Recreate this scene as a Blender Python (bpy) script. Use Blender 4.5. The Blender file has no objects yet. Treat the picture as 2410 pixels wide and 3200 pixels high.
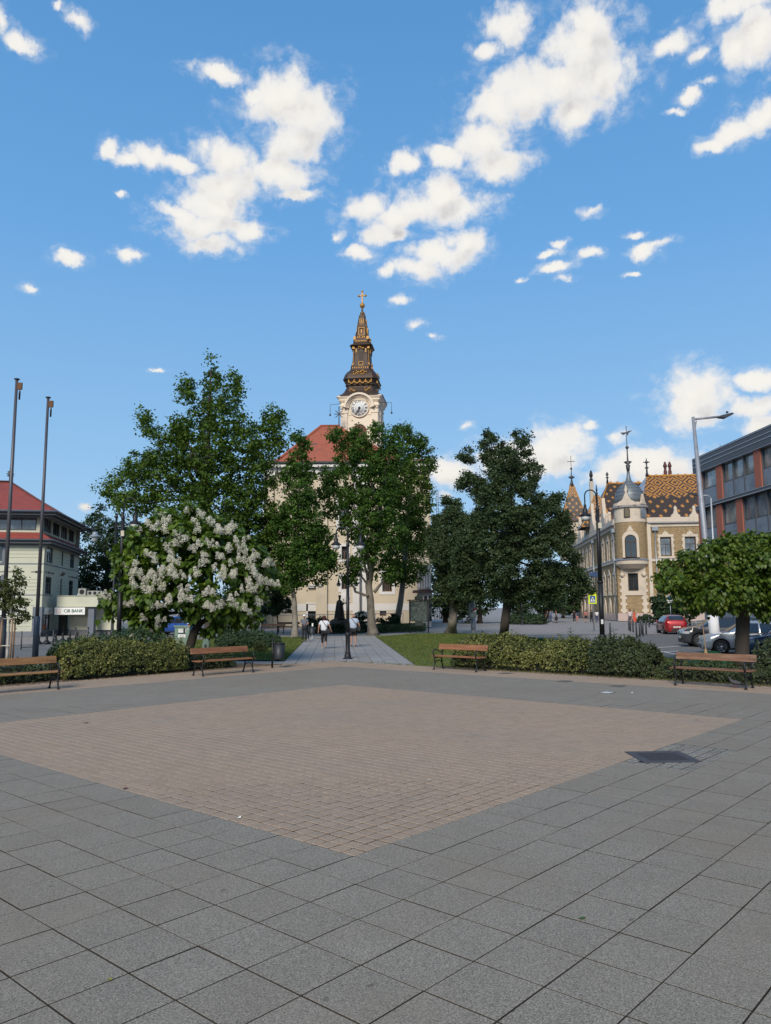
import bpy, bmesh, math, random
import numpy as np
from mathutils import Vector, Matrix
R_ = math.radians
rng = random.Random(7)
nrng = np.random.default_rng(11)
SC = bpy.context.scene
COL = SC.collection

# ------------------------------------------------------------------ camera
FPX, CAMH = 2400.0, 2.05           # focal length in photo pixels (2410 x 3200), lens height
TH, RO = R_(7.125), R_(0.3)        # pitch up, slight roll
_F = Vector((0, math.cos(TH), math.sin(TH)))
_R0 = Vector((1, 0, 0)); _U0 = Vector((0, -math.sin(TH), math.cos(TH)))
_R = math.cos(RO) * _R0 - math.sin(RO) * _U0
_U = math.sin(RO) * _R0 + math.cos(RO) * _U0
cam = bpy.data.cameras.new('camera'); camo = bpy.data.objects.new('camera', cam); COL.objects.link(camo)
cam.sensor_fit = 'VERTICAL'; cam.sensor_height = 32.0; cam.lens = 32.0 * FPX / 3200.0
cam.clip_start = 0.05; cam.clip_end = 6000
camo.matrix_world = Matrix(((_R.x, _U.x, -_F.x, 0), (_R.y, _U.y, -_F.y, 0), (_R.z, _U.z, -_F.z, CAMH), (0, 0, 0, 1)))
SC.camera = camo

def ray(px, py):
    return _F * FPX + _R * (px - 1205) - _U * (py - 1600)
def G(px, py, z=0.0):                # ground point seen at a photo pixel
    v = ray(px, py); t = (z - CAMH) / v.z
    return Vector((v.x * t, v.y * t, z))
def AT(px, py, Y):                   # the point at depth Y seen at a photo pixel
    v = ray(px, py); t = Y / v.y
    return Vector((v.x * t, Y, CAMH + v.z * t))

# ------------------------------------------------------------------ light
SUN_AZ, SUN_EL = R_(196), R_(34)     # azimuth from +Y clockwise: behind the camera, a little left
SC.render.engine = 'CYCLES'
SC.cycles.use_denoising = True
SC.cycles.max_bounces = 6; SC.cycles.diffuse_bounces = 3; SC.cycles.glossy_bounces = 3
SC.cycles.transmission_bounces = 3; SC.cycles.transparent_max_bounces = 8
SC.cycles.caustics_reflective = False; SC.cycles.caustics_refractive = False
SC.view_settings.view_transform = 'Standard'; SC.view_settings.look = 'None'
SC.view_settings.gamma = 1.0; SC.view_settings.use_curve_mapping = False
SC.view_settings.exposure = 1.3

class NT:
    """small helper to wire node trees"""
    def __init__(s, tree): s.t = tree; s.n = tree.nodes; s.l = tree.links
    def node(s, typ, **kw):
        n = s.n.new(typ)
        for k, v in kw.items(): setattr(n, k, v)
        return n
    def put(s, sock, v):
        if hasattr(v, 'links') or isinstance(v, bpy.types.NodeSocket): s.l.new(v, sock)
        elif v is not None: sock.default_value = v
    def math(s, op, a, b=None, c=None, clamp=False):
        n = s.node('ShaderNodeMath', operation=op, use_clamp=clamp)
        for i, v in enumerate((a, b, c)):
            if v is not None: s.put(n.inputs[i], v)
        return n.outputs[0]
    def vec(s, op, a, b=None, c=None, out=0):
        n = s.node('ShaderNodeVectorMath', operation=op)
        for i, v in enumerate((a, b, c)):
            if v is not None: s.put(n.inputs[i], v)
        return n.outputs[out]
    def noise(s, v, scale, detail=3, rough=0.5, dist=0.0, lac=2.0, out=0, dims='3D'):
        n = s.node('ShaderNodeTexNoise', noise_dimensions=dims)
        if v is not None: s.put(n.inputs['Vector'], v)
        n.inputs['Scale'].default_value = scale; n.inputs['Detail'].default_value = detail
        n.inputs['Roughness'].default_value = rough; n.inputs['Distortion'].default_value = dist
        n.inputs['Lacunarity'].default_value = lac
        return n.outputs[out]
    def ramp(s, f, stops, interp='LINEAR'):
        n = s.node('ShaderNodeValToRGB'); n.color_ramp.interpolation = interp
        e = n.color_ramp.elements
        while len(e) < len(stops): e.new(0.5)
        for i, (p, c) in enumerate(stops):
            e[i].position = p; e[i].color = (c[0], c[1], c[2], 1) if len(c) == 3 else c
        s.put(n.inputs[0], f); return n.outputs[0]
    def mix(s, f, a, b, blend='MIX'):
        n = s.node('ShaderNodeMix', data_type='RGBA', blend_type=blend)
        s.put(n.inputs[0], f)
        for i, v in ((6, a), (7, b)):
            if isinstance(v, tuple) and len(v) == 3: v = (*v, 1)
            s.put(n.inputs[i], v)
        return n.outputs[2]
    def smooth(s, v, a, b, lo=0.0, hi=1.0):
        n = s.node('ShaderNodeMapRange', interpolation_type='SMOOTHSTEP')
        s.put(n.inputs[0], v)
        for i, x in enumerate((a, b, lo, hi)): s.put(n.inputs[i + 1], x)
        return n.outputs[0]

# clouds: ellipses (photo px centre and half axes) turned into directions of the sky
CLOUDS = []
def _zl(l, s, ox, oy, k=1.0):
    for x, y, a, b in l: CLOUDS.append((ox + x / s, oy + y / s, a / s * k, b / s * k))
_zl([(1240,425,165,115),(1320,510,130,135),(1255,640,115,115),(1225,760,120,80),(1100,410,80,45),
     (985,690,125,95),(975,790,125,80),(930,890,125,85),(870,975,165,65),(1050,990,95,50),(770,925,90,38),(910,1050,120,42),
     (790,710,110,38),(640,680,85,62),(545,690,80,40),(458,640,42,58),
     (945,325,105,42),(340,95,60,45),(250,30,24,36),(95,205,85,48),(15,110,45,90),(310,1120,68,30),(560,1115,75,28),
     (130,1245,50,22),(505,840,36,14),(1290,850,100,24),(1590,905,110,62),(1640,1000,80,62),(1445,1010,30,26),(1555,1100,66,36)], 1.3826, 0, 0)
_zl([(890,95,105,110),(850,210,165,120),(910,330,160,130),(760,350,190,115),(600,420,185,120),(480,470,105,90),(830,480,140,78),(1040,280,62,75),
     (430,620,150,80),(490,705,115,70),(270,680,95,50),(90,705,85,62),(250,830,95,82),(320,890,120,72),(150,900,100,75),(50,935,90,60),(40,1015,80,36),
     (330,1050,105,62),(230,1105,125,60),(140,1165,95,50),(15,1170,50,42),(540,125,105,85),(440,225,70,55),
     (1500,45,150,60),(1600,150,110,110),(1540,200,95,85),(1230,190,105,45),(1370,230,60,40),(1610,500,100,72),(1480,575,100,55),(1400,630,66,38),
     (1130,1085,80,34),(1200,1060,60,24),(1085,1010,56,16),(1070,1180,40,16),(700,1095,60,20),(760,1050,44,26),(725,1165,76,25),(770,1220,48,18),(900,910,58,26),(880,1115,62,25),
     (585,1210,28,14),(60,1310,52,28),(1410,350,60,24),(1320,405,66,30),(1250,470,52,20)], 1.3826, 1205, 0)
_zl([(2184,1235,105,80),(2140,1280,70,60),(2372,1273,90,36),(2358,1186,70,30),(2370,1331,70,36),(1837,1331,36,18),(1924,1367,44,28),
     (1403,1465,100,38),(1591,1432,95,62),(1736,1410,105,66),(1690,1455,110,40),(2030,1455,170,46),(1900,1485,80,28),(1403,1540,34,20),
     (1247,948,30,18),(1309,1023,38,16),(1367,1063,20,13),(492,1162,28,9),(265,1585,18,13),(1465,1330,24,15)], 1.0, 0, 0)

wd = bpy.data.worlds.new('World'); SC.world = wd; wd.use_nodes = True
try: wd.cycles.sampling_method = 'MANUAL'; wd.cycles.sample_map_resolution = 512
except Exception: pass
w = NT(wd.node_tree); w.n.clear()
SKY_STR = 0.115
sky = w.node('ShaderNodeTexSky', sky_type='NISHITA'); sky.sun_disc = False
sky.sun_elevation = SUN_EL; sky.sun_rotation = SUN_AZ; sky.altitude = 100
sky.air_density = 1.0; sky.dust_density = 0.35; sky.ozone_density = 2.6
tc = w.node('ShaderNodeTexCoord').outputs['Generated']
sx = w.node('ShaderNodeSeparateXYZ'); w.put(sx.inputs[0], tc)
az = w.math('ARCTAN2', sx.outputs[0], sx.outputs[1]); el = w.math('ARCSINE', sx.outputs[2])
cp = w.node('ShaderNodeCombineXYZ'); w.put(cp.inputs[0], az); w.put(cp.inputs[1], el); P = cp.outputs[0]
warp = w.noise(P, 16.0, 6, 0.62, out=1)
Pw = w.vec('MULTIPLY_ADD', w.vec('SUBTRACT', warp, (0.5, 0.5, 0.5)), (0.050, 0.040, 0), P)
dmin = dup_ = None
Pup = w.vec('ADD', Pw, (-0.008, 0.020, 0))
for (x, y, a, b) in CLOUDS:
    d = ray(x, y).normalized()
    caz, cel = math.atan2(d.x, d.y), math.asin(d.z)
    d1 = ray(x + a, y).normalized(); d2 = ray(x, y - b).normalized()
    gk = 1.32 if a > 62 else (1.12 if a > 40 else 1.0)
    ra = abs(math.atan2(d1.x, d1.y) - caz) * gk; rb = abs(math.asin(d2.z) - cel) * gk
    q = w.vec('MULTIPLY_ADD', Pw, (1 / ra, 1 / rb, 0), (-caz / ra, -cel / rb, 0))
    dd = w.vec('DOT_PRODUCT', q, q, out=1)
    if a < 46: dd = w.math('ADD', dd, 0.20)                             # small clouds stay thin
    dmin = dd if dmin is None else w.math('MINIMUM', dmin, dd)
    if a > 62:                                                         # the same field a little higher up: tells tops from bellies
        q = w.vec('MULTIPLY_ADD', Pup, (1 / ra, 1 / rb, 0), (-caz / ra, -cel / rb, 0))
        dd = w.vec('DOT_PRODUCT', q, q, out=1)
        dup_ = dd if dup_ is None else w.math('MINIMUM', dup_, dd)
core = w.math('SUBTRACT', 1.0, w.math('SQRT', dmin))                    # 1 centre, 0 rim
fine = w.noise(P, 29.0, 8, 0.58)
cov = w.math('ADD', w.math('MAXIMUM', core, -0.8), w.math('MULTIPLY', w.math('SUBTRACT', fine, 0.52), 1.75))
# the same broken cumulus carries on over the rest of the sky
rest = w.math('MAXIMUM', w.smooth(w.math('ABSOLUTE', az), 0.58, 0.70), w.smooth(el, 0.80, 0.92))
wide = w.noise(tc, 3.1, 9, 0.56)
cov2 = w.math('MULTIPLY_ADD', rest, 3.0, w.math('MULTIPLY_ADD', wide, 9.0, -8.3))
cov = w.math('MAXIMUM', cov, cov2)
veil = w.math('MULTIPLY', w.smooth(cov, -0.60, 0.25), w.smooth(w.noise(w.vec('MULTIPLY', Pw, (1.0, 1.7, 1.0)), 38.0, 6, 0.62), 0.40, 0.72))
alpha = w.math('MAXIMUM', w.smooth(cov, -0.13, 0.52), w.math('MULTIPLY', veil, 0.55))
# tops towards the light stay warm white, bellies turn a soft grey
thick = w.smooth(cov, 0.15, 0.95)
upc = w.math('SUBTRACT', 1.0, w.math('SQRT', dup_))
slope = w.math('SUBTRACT', core, w.math('MAXIMUM', upc, -1.5))
puff = w.math('SUBTRACT', w.noise(P, 26.0, 4, 0.52), w.noise(w.vec('ADD', P, (-0.005, 0.013, 0)), 26.0, 4, 0.52))
lit = w.math('ADD', w.math('MULTIPLY_ADD', slope, 0.75, 0.62), w.math('MULTIPLY', puff, 1.5), clamp=True)
ccol = w.ramp(lit, [(0.0, (0.60, 0.575, 0.575)), (0.35, (0.76, 0.735, 0.71)), (0.65, (0.93, 0.895, 0.83)), (1.0, (1.0, 0.965, 0.89))])
ccol = w.mix(thick, (0.93, 0.91, 0.88), ccol)
hz = w.smooth(el, 0.03, 0.22)
ccol = w.mix(hz, w.mix(0.5, ccol, (0.66, 0.56, 0.50)), ccol)
CLOUD = 0.39
cl = w.vec('SCALE', ccol, None); cl.node.inputs['Scale'].default_value = CLOUD / SKY_STR
grad = w.ramp(w.math('MULTIPLY', el, 0.9, clamp=True), [(0.0, (0.165, 0.238, 0.315)), (0.16, (0.108, 0.202, 0.315)), (0.42, (0.056, 0.152, 0.296)), (0.70, (0.034, 0.112, 0.242)), (1.0, (0.025, 0.085, 0.19))])
gs = w.vec('SCALE', grad, None); gs.node.inputs['Scale'].default_value = 1 / SKY_STR
clear = w.mix(0.94, sky.outputs[0], gs)
total = w.mix(w.math('MULTIPLY', alpha, 0.96), clear, cl)
bg = w.node('ShaderNodeBackground'); w.put(bg.inputs[0], total); bg.inputs[1].default_value = SKY_STR
wo = w.node('ShaderNodeOutputWorld'); w.l.new(bg.outputs[0], wo.inputs[0])

sl = bpy.data.lights.new('sun', 'SUN'); sl.energy = 1.5; sl.angle = R_(24); sl.color = (1.0, 0.90, 0.76)
so = bpy.data.objects.new('sun', sl); COL.objects.link(so)
sdir = Vector((math.sin(SUN_AZ) * math.cos(SUN_EL), math.cos(SUN_AZ) * math.cos(SUN_EL), math.sin(SUN_EL)))
so.rotation_euler = sdir.to_track_quat('Z', 'Y').to_euler(); so.location = (0, -20, 60)

# ------------------------------------------------------------------ materials
MATS = {}
def M(name, col=(0.5, 0.5, 0.5), rough=0.7, metal=0.0, var=0.12, nscale=3.0, bump=0.0, bscale=40.0, spec=0.4, dirt=None, dscale=1.2, island=0.0, coat=0.0):
    """procedural surface: base colour broken by two scales of noise, optional dirt patches, per-piece variation and bump"""
    if name in MATS: return MATS[name]
    m = bpy.data.materials.new(name); m.use_nodes = True; t = NT(m.node_tree)
    b = t.n['Principled BSDF']
    geo = t.node('ShaderNodeNewGeometry'); pos = geo.outputs['Position']
    n1 = t.noise(pos, nscale, 5, 0.6)
    f = t.math('MULTIPLY_ADD', n1, 2 * var, 1 - var)
    if island:
        oi = t.node('ShaderNodeObjectInfo').outputs['Random']
        r = t.math('FRACT', t.math('ADD', geo.outputs['Random Per Island'], oi))
        f = t.math('MULTIPLY', f, t.math('MULTIPLY_ADD', r, 2 * island, 1 - island))
    c = t.vec('SCALE', (*col,), None); t.put(c.node.inputs['Scale'], f)
    if dirt:
        dm = t.smooth(t.noise(pos, dscale, 6, 0.65), 0.48, 0.72)
        c = t.mix(dm, c, dirt)
    t.put(b.inputs['Base Color'], c)
    b.inputs['Roughness'].default_value = rough; b.inputs['Metallic'].default_value = metal
    b.inputs['Specular IOR Level'].default_value = spec
    if coat: b.inputs['Coat Weight'].default_value = coat; b.inputs['Coat Roughness'].default_value = 0.06
    if bump:
        bp = t.node('ShaderNodeBump'); bp.inputs['Strength'].default_value = bump; bp.inputs['Distance'].default_value = 0.02
        t.put(bp.inputs['Height'], t.noise(pos, bscale, 4, 0.6)); t.put(b.inputs['Normal'], bp.outputs[0])
    MATS[name] = m; return m

def leafmat(name, stops, transl=0.3, rough=0.5, spec=0.3, low=None):
    """leaf blades: colour by leaf (random per island / object), part of the light passes through"""
    m = bpy.data.materials.new(name); m.use_nodes = True; t = NT(m.node_tree)
    b = t.n['Principled BSDF']; out = t.n['Material Output']
    geo = t.node('ShaderNodeNewGeometry'); oi = t.node('ShaderNodeObjectInfo').outputs['Random']
    r = t.math('FRACT', t.math('ADD', geo.outputs['Random Per Island'], oi))
    clump = t.noise(geo.outputs['Position'], 0.9, 3, 0.6)
    f = t.math('ADD', t.math('MULTIPLY', r, 0.6), t.math('MULTIPLY_ADD', clump, 1.0, -0.3), clamp=True)
    c = t.ramp(f, stops)
    t.put(b.inputs['Base Color'], c); b.inputs['Roughness'].default_value = rough; b.inputs['Specular IOR Level'].default_value = spec
    tr = t.node('ShaderNodeBsdfTranslucent')
    c2 = t.mix(1.0, c, (1.0, 1.0, 0.45), 'MULTIPLY'); t.put(tr.inputs[0], c2)
    mx = t.node('ShaderNodeMixShader'); mx.inputs[0].default_value = transl
    t.l.new(b.outputs[0], mx.inputs[1]); t.l.new(tr.outputs[0], mx.inputs[2]); t.l.new(mx.outputs[0], out.inputs[0])
    MATS[name] = m; return m

def glassmat(name, tint=(0.03, 0.04, 0.05), rough=0.05, interior=0.0):
    """window pane: glossy, its tint stands for the dark room, in office glass for reflected sky"""
    m = bpy.data.materials.new(name); m.use_nodes = True; t = NT(m.node_tree); b = t.n['Principled BSDF']
    pos = t.node('ShaderNodeNewGeometry').outputs['Position']
    c = t.mix(t.smooth(t.noise(pos, 0.8, 3, 0.6), 0.4, 0.7), tint, tuple(min(1, x * (1.6 + interior)) for x in tint))
    t.put(b.inputs['Base Color'], c); b.inputs['Roughness'].default_value = rough
    b.inputs['Specular IOR Level'].default_value = 0.9; b.inputs['IOR'].default_value = 1.6
    bp = t.node('ShaderNodeBump'); bp.inputs['Strength'].default_value = 0.04; bp.inputs['Distance'].default_value = 0.05
    t.put(bp.inputs['Height'], t.noise(pos, 0.7, 1)); t.put(b.inputs['Normal'], bp.outputs[0])
    MATS[name] = m; return m

# ------------------------------------------------------------------ mesh builder
KIDS = {}
class MB:
    def __init__(s): s.v = []; s.f = []; s.sm = []
    def add(s, vs, fs, smooth=False, mtx=None):
        o = len(s.v)
        for p in vs:
            p = Vector(p)
            if mtx is not None: p = mtx @ p
            s.v.append((p.x, p.y, p.z))
        for f in fs: s.f.append(tuple(o + i for i in f)); s.sm.append(smooth)
        return s
    def box(s, x0, x1, y0, y1, z0, z1, mtx=None, bottom=True):
        vs = [(x0,y0,z0),(x1,y0,z0),(x1,y1,z0),(x0,y1,z0),(x0,y0,z1),(x1,y0,z1),(x1,y1,z1),(x0,y1,z1)]
        fs = [(4,5,6,7),(0,1,5,4),(1,2,6,5),(2,3,7,6),(3,0,4,7)] + ([(3,2,1,0)] if bottom else [])
        return s.add(vs, fs, mtx=mtx)
    def cbox(s, c, d, mtx=None):
        return s.box(c[0]-d[0]/2, c[0]+d[0]/2, c[1]-d[1]/2, c[1]+d[1]/2, c[2]-d[2]/2, c[2]+d[2]/2, mtx)
    def tube(s, pts, rad, n=8, cap=True, mtx=None, smooth=True):
        pts = [Vector(p) for p in pts]
        if not hasattr(rad, '__len__'): rad = [rad] * len(pts)
        vs, fs = [], []
        prev = None
        for i, p in enumerate(pts):
            d = (pts[min(i+1, len(pts)-1)] - pts[max(i-1, 0)])
            if d.length < 1e-9: d = Vector((0,0,1))
            d.normalize()
            a = prev if prev is not None else (Vector((0,1,0)) if abs(d.y) < 0.9 else Vector((1,0,0)))
            a = (a - d * a.dot(d)); 
            if a.length < 1e-6: a = d.orthogonal()
            a.normalize(); prev = a; b = d.cross(a)
            for k in range(n):
                an = 2 * math.pi * k / n
                vs.append(p + (a * math.cos(an) + b * math.sin(an)) * rad[i])
        for i in range(len(pts) - 1):
            for k in range(n):
                k2 = (k + 1) % n
                fs.append((i*n+k, i*n+k2, (i+1)*n+k2, (i+1)*n+k))
        s.add(vs, fs, smooth, mtx)
        if cap:
            o = len(s.v) - len(vs)
            s.f.append(tuple(o + k for k in reversed(range(n)))); s.sm.append(False)
            s.f.append(tuple(o + (len(pts)-1)*n + k for k in range(n))); s.sm.append(False)
        return s
    def lathe(s, prof, c=(0,0,0), n=16, mtx=None, smooth=True, cap=True, sq=None):
        """profile of (radius, z); sq: list of corner angles turns the ring into a polygon with n = len"""
        vs, fs = [], []
        for r, z in prof:
            for k in range(n):
                an = 2 * math.pi * (k + (0.5 if sq else 0)) / n
                vs.append((c[0] + r * math.cos(an), c[1] + r * math.sin(an), c[2] + z))
        m = len(prof)
        for i in range(m - 1):
            for k in range(n):
                k2 = (k + 1) % n
                fs.append((i*n+k, i*n+k2, (i+1)*n+k2, (i+1)*n+k))
        if cap:
            fs.append(tuple(reversed(range(n)))); fs.append(tuple((m-1)*n + k for k in range(n)))
        return s.add(vs, fs, smooth, mtx)
    def ball(s, c, r, nu=12, nv=8, mtx=None):
        if not hasattr(r, '__len__'): r = (r, r, r)
        prof = []
        vs, fs = [], []
        for i in range(nv + 1):
            a = math.pi * i / nv - math.pi / 2
            for k in range(nu):
                b = 2 * math.pi * k / nu
                vs.append((c[0] + r[0]*math.cos(a)*math.cos(b), c[1] + r[1]*math.cos(a)*math.sin(b), c[2] + r[2]*math.sin(a)))
        for i in range(nv):
            for k in range(nu):
                k2 = (k+1) % nu; fs.append((i*nu+k, i*nu+k2, (i+1)*nu+k2, (i+1)*nu+k))
        return s.add(vs, fs, True, mtx)
    def prism(s, poly, h0, h1, mtx=None, axis='z'):
        """poly in 2D extruded from h0 to h1 along z (or y: poly is x,z)"""
        n = len(poly)
        if axis == 'z': vs = [(x,y,h0) for x,y in poly] + [(x,y,h1) for x,y in poly]
        elif axis == 'y': vs = [(x,h1,y) for x,y in poly] + [(x,h0,y) for x,y in poly]
        else: vs = [(h0,x,y) for x,y in poly] + [(h1,x,y) for x,y in poly]
        fs = [tuple(reversed(range(n))), tuple(range(n, 2*n))] + [(i, (i+1)%n, n+(i+1)%n, n+i) for i in range(n)]
        return s.add(vs, fs, mtx=mtx)
    def mesh(s, name, mat=None):
        me = bpy.data.meshes.new(name); me.from_pydata(s.v, [], s.f); me.update()
        if any(s.sm): me.polygons.foreach_set('use_smooth', s.sm)
        if mat is not None: me.materials.append(mat)
        return me
    def build(s, name, mat, parent=None, loc=None, rz=0.0, bevel=0.0):
        me = s.mesh(name, mat)
        if bevel:
            bm = bmesh.new(); bm.from_mesh(me)
            ed = [e for e in bm.edges if len(e.link_faces) == 2 and e.calc_face_angle(0) > 0.6]
            bmesh.ops.bevel(bm, geom=ed, offset=bevel, segments=1, affect='EDGES', clamp_overlap=True)
            bm.to_mesh(me); bm.free()
        return link(name, me, parent, loc, rz)

def link(name, me, parent=None, loc=None, rz=0.0):
    o = bpy.data.objects.new(name, me); COL.objects.link(o)
    if parent is not None: o.parent = parent; KIDS.setdefault(parent.name, []).append(o)
    if loc is not None: o.location = loc
    if rz: o.rotation_euler = (0, 0, rz)
    return o
def tag(o, label=None, cat=None, group=None, kind=None):
    if label: o['label'] = label
    if cat: o['category'] = cat
    if group: o['group'] = group
    if kind: o['kind'] = kind
    return o
def thing(name, label, cat, loc=(0,0,0), rz=0.0, group=None):
    o = bpy.data.objects.new(name, None); COL.objects.link(o)
    o.empty_display_size = 0.2; o.location = loc; o.rotation_euler = (0, 0, rz)
    return tag(o, label, cat, group)
def copy_tree(o, parent=None):
    c = o.copy(); COL.objects.link(c); c.parent = parent
    if parent is not None: KIDS.setdefault(parent.name, []).append(c)
    if parent is None:
        for k in list(c.keys()): 
            if k == 'label': del c[k]
    for ch in list(KIDS.get(o.name, [])): copy_tree(ch, c)
    return c
def np_mesh(name, V, Fq, mat, smooth=False):
    """mesh from arrays: V (n,3), faces (m,k)"""
    me = bpy.data.meshes.new(name); V = np.asarray(V, np.float32); Fq = np.asarray(Fq, np.int32)
    k = Fq.shape[1]; m = Fq.shape[0]
    me.vertices.add(len(V)); me.vertices.foreach_set('co', V.ravel())
    me.loops.add(m * k); me.loops.foreach_set('vertex_index', Fq.ravel())
    me.polygons.add(m); me.polygons.foreach_set('loop_start', np.arange(0, m*k, k, dtype=np.int32))
    try: me.polygons.foreach_set('loop_total', np.full(m, k, np.int32))
    except Exception: pass
    me.polygons.foreach_set('use_smooth', np.full(m, bool(smooth)))
    if mat is not None: me.materials.append(mat)
    me.update(calc_edges=True); me.validate(); return me
def sheet(name, pts, z, mat, kind='structure', parent=None, thick=0.0):
    mb = MB()
    if thick: mb.prism([(p[0], p[1]) for p in pts], z - thick, z)
    else: mb.add([(p[0], p[1], z) for p in pts], [tuple(range(len(pts)))])
    o = mb.build(name, mat, parent)
    if parent is None: tag(o, kind=kind)
    return o
def text_mesh(body, size, extrude=0.004, bold=False):
    cu = bpy.data.curves.new('lettering', 'FONT'); cu.body = body; cu.size = size; cu.extrude = extrude
    cu.align_x = 'CENTER'; cu.align_y = 'CENTER'; cu.resolution_u = 3
    if bold: cu.offset = size * 0.02
    o = bpy.data.objects.new('lettering', cu); COL.objects.link(o)
    me = bpy.data.meshes.new_from_object(o); bpy.data.objects.remove(o); bpy.data.curves.remove(cu)
    return me

m_black = M('black_cast_iron', (0.018, 0.019, 0.022), 0.45, 0.3, 0.25, 8, 0.25, 60)
m_dark = M('dark_grey_paint', (0.05, 0.053, 0.058), 0.5, 0.2, 0.2, 6)
m_zinc = M('zinc_sheet', (0.30, 0.33, 0.36), 0.4, 0.6, 0.2, 2.0)
m_gold = M('gilding', (0.40, 0.21, 0.045), 0.5, 0.3, 0.15, 6)
m_white = M('white_paint', (0.75, 0.75, 0.73), 0.5, 0, 0.06, 3)
m_cream = M('cream_render', (0.72, 0.62, 0.49), 0.85, 0, 0.07, 0.8, 0.1, 30, dirt=(0.60, 0.53, 0.43), dscale=0.5)

# ------------------------------------------------------------------ ground and paving
UA = R_(48.6); U2 = Vector((math.cos(UA), math.sin(UA), 0)); V2 = Vector((-math.sin(UA), math.cos(UA), 0))
B0 = Vector((-0.28, 6.71, 0))                                   # near corner of the sett square
def UV(u, v, z=0.0): p = B0 + U2 * u + V2 * v; return Vector((p.x, p.y, z))
def toUV(p): d = Vector((p[0], p[1], 0)) - B0; return d.dot(U2), d.dot(V2)
SQ = 10.25; S = SQ / 22; SS = SQ / 66                           # square, slab and sett sizes
BU, BV = 32 * S, 32 * S                                            # where the grey band ends
EU, EV = BU + 12 * SS + .012, BV + 15 * SS + .012                                             # where the sett margin ends

def stone(name, cols, spk=110.0, isl=0.10, stain=(0.16, 0.15, 0.14), rough=0.85, amt=0.35):
    m = bpy.data.materials.new(name); m.use_nodes = True; t = NT(m.node_tree); b = t.n['Principled BSDF']
    geo = t.node('ShaderNodeNewGeometry'); pos = geo.outputs['Position']
    oi = t.node('ShaderNodeObjectInfo').outputs['Random']
    r = t.math('FRACT', t.math('ADD', geo.outputs['Random Per Island'], oi))
    vn = t.node('ShaderNodeTexVoronoi'); t.put(vn.inputs['Vector'], pos); vn.inputs['Scale'].default_value = spk
    vs_ = t.node('ShaderNodeSeparateXYZ'); t.put(vs_.inputs[0], vn.outputs['Color'])
    n = t.math('MULTIPLY_ADD', t.math('SUBTRACT', t.math('ADD', vs_.outputs[0], vs_.outputs[1]), 1.0), 0.20, t.math('MULTIPLY_ADD', t.noise(pos, spk * .45, 2, 0.6), 0.4, 0.3))
    c = t.ramp(n, [(0.30, cols[0]), (0.47, cols[1]), (0.56, cols[2]), (0.72, cols[3])])
    big = t.noise(pos, 0.45, 5, 0.6); mid = t.noise(pos, 3.2, 4, 0.6)
    c = t.mix(t.math('MULTIPLY', t.smooth(big, 0.42, 0.70), amt), c, stain)
    f = t.math('MULTIPLY', t.math('MULTIPLY_ADD', r, 2 * isl, 1 - isl), t.math('MULTIPLY_ADD', mid, 0.24, 0.88))
    spot = t.smooth(t.noise(pos, 7.0, 2, 0.4), 0.73, 0.77)         # old gum and drips
    f = t.math('MULTIPLY', f, t.math('MULTIPLY_ADD', spot, -0.35, 1.0))
    o = t.vec('SCALE', c, None); t.put(o.node.inputs['Scale'], f)
    t.put(b.inputs['Base Color'], o); b.inputs['Roughness'].default_value = rough; b.inputs['Specular IOR Level'].default_value = 0.25
    bp = t.node('ShaderNodeBump'); bp.inputs['Strength'].default_value = 0.10; bp.inputs['Distance'].default_value = 0.003
    t.put(bp.inputs['Height'], n); t.put(b.inputs['Normal'], bp.outputs[0])
    MATS[name] = m; return m
m_slab = stone('grey_exposed_aggregate', [(0.095,0.083,0.066), (0.200,0.177,0.144), (0.270,0.239,0.196), (0.385,0.345,0.285)], 165, 0.03, (0.215, 0.178, 0.134), amt=0.5)
m_sett = stone('brown_sett', [(0.250,0.184,0.132), (0.304,0.227,0.165), (0.334,0.252,0.185), (0.39,0.304,0.229)], 90, 0.05, (0.255, 0.212, 0.172), amt=0.5)
m_bed = M('joint_sand', (0.022, 0.019, 0.017), 0.95, 0, 0.3, 20)
m_joint = M('joint_dirt', (0.040, 0.035, 0.030), 0.95, 0, 0.3, 20)
m_path = stone('pale_grey_path_slab', [(0.22,0.215,0.21), (0.275,0.268,0.26), (0.305,0.298,0.288), (0.36,0.35,0.34)], 70, 0.08, (0.22, 0.215, 0.205), amt=0.4)
m_asph = stone('asphalt', [(0.10,0.10,0.10), (0.15,0.148,0.146), (0.175,0.172,0.168), (0.22,0.22,0.21)], 40, 0.0, (0.13,0.125,0.12))
m_square = stone('beige_far_paving', [(0.22,0.205,0.19), (0.265,0.248,0.232), (0.285,0.27,0.252), (0.32,0.30,0.285)], 9, 0.0, (0.235,0.22,0.205), amt=0.4)
m_soil = M('dry_soil', (0.13, 0.095, 0.065), 0.95, 0, 0.35, 9, 0.5, 30, dirt=(0.09, 0.075, 0.05), dscale=2)
m_turf = M('turf', (0.095, 0.125, 0.036), 0.95, 0, 0.3, 2.5, 0.6, 60, dirt=(0.17, 0.14, 0.065), dscale=0.6)
m_kerb = M('kerb_stone', (0.27, 0.265, 0.26), 0.9, 0, 0.12, 4, 0.2, 60)

far = [(-1500, -900), (1500, -900), (1500, 2500), (-1500, 2500)]
gr = sheet('ground', far, -0.075, m_square)
plaza = sheet('plaza', [UV(-16, -16), UV(EU, -16), UV(EU, EV), UV(-16, EV)], -0.032, m_bed)

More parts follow.
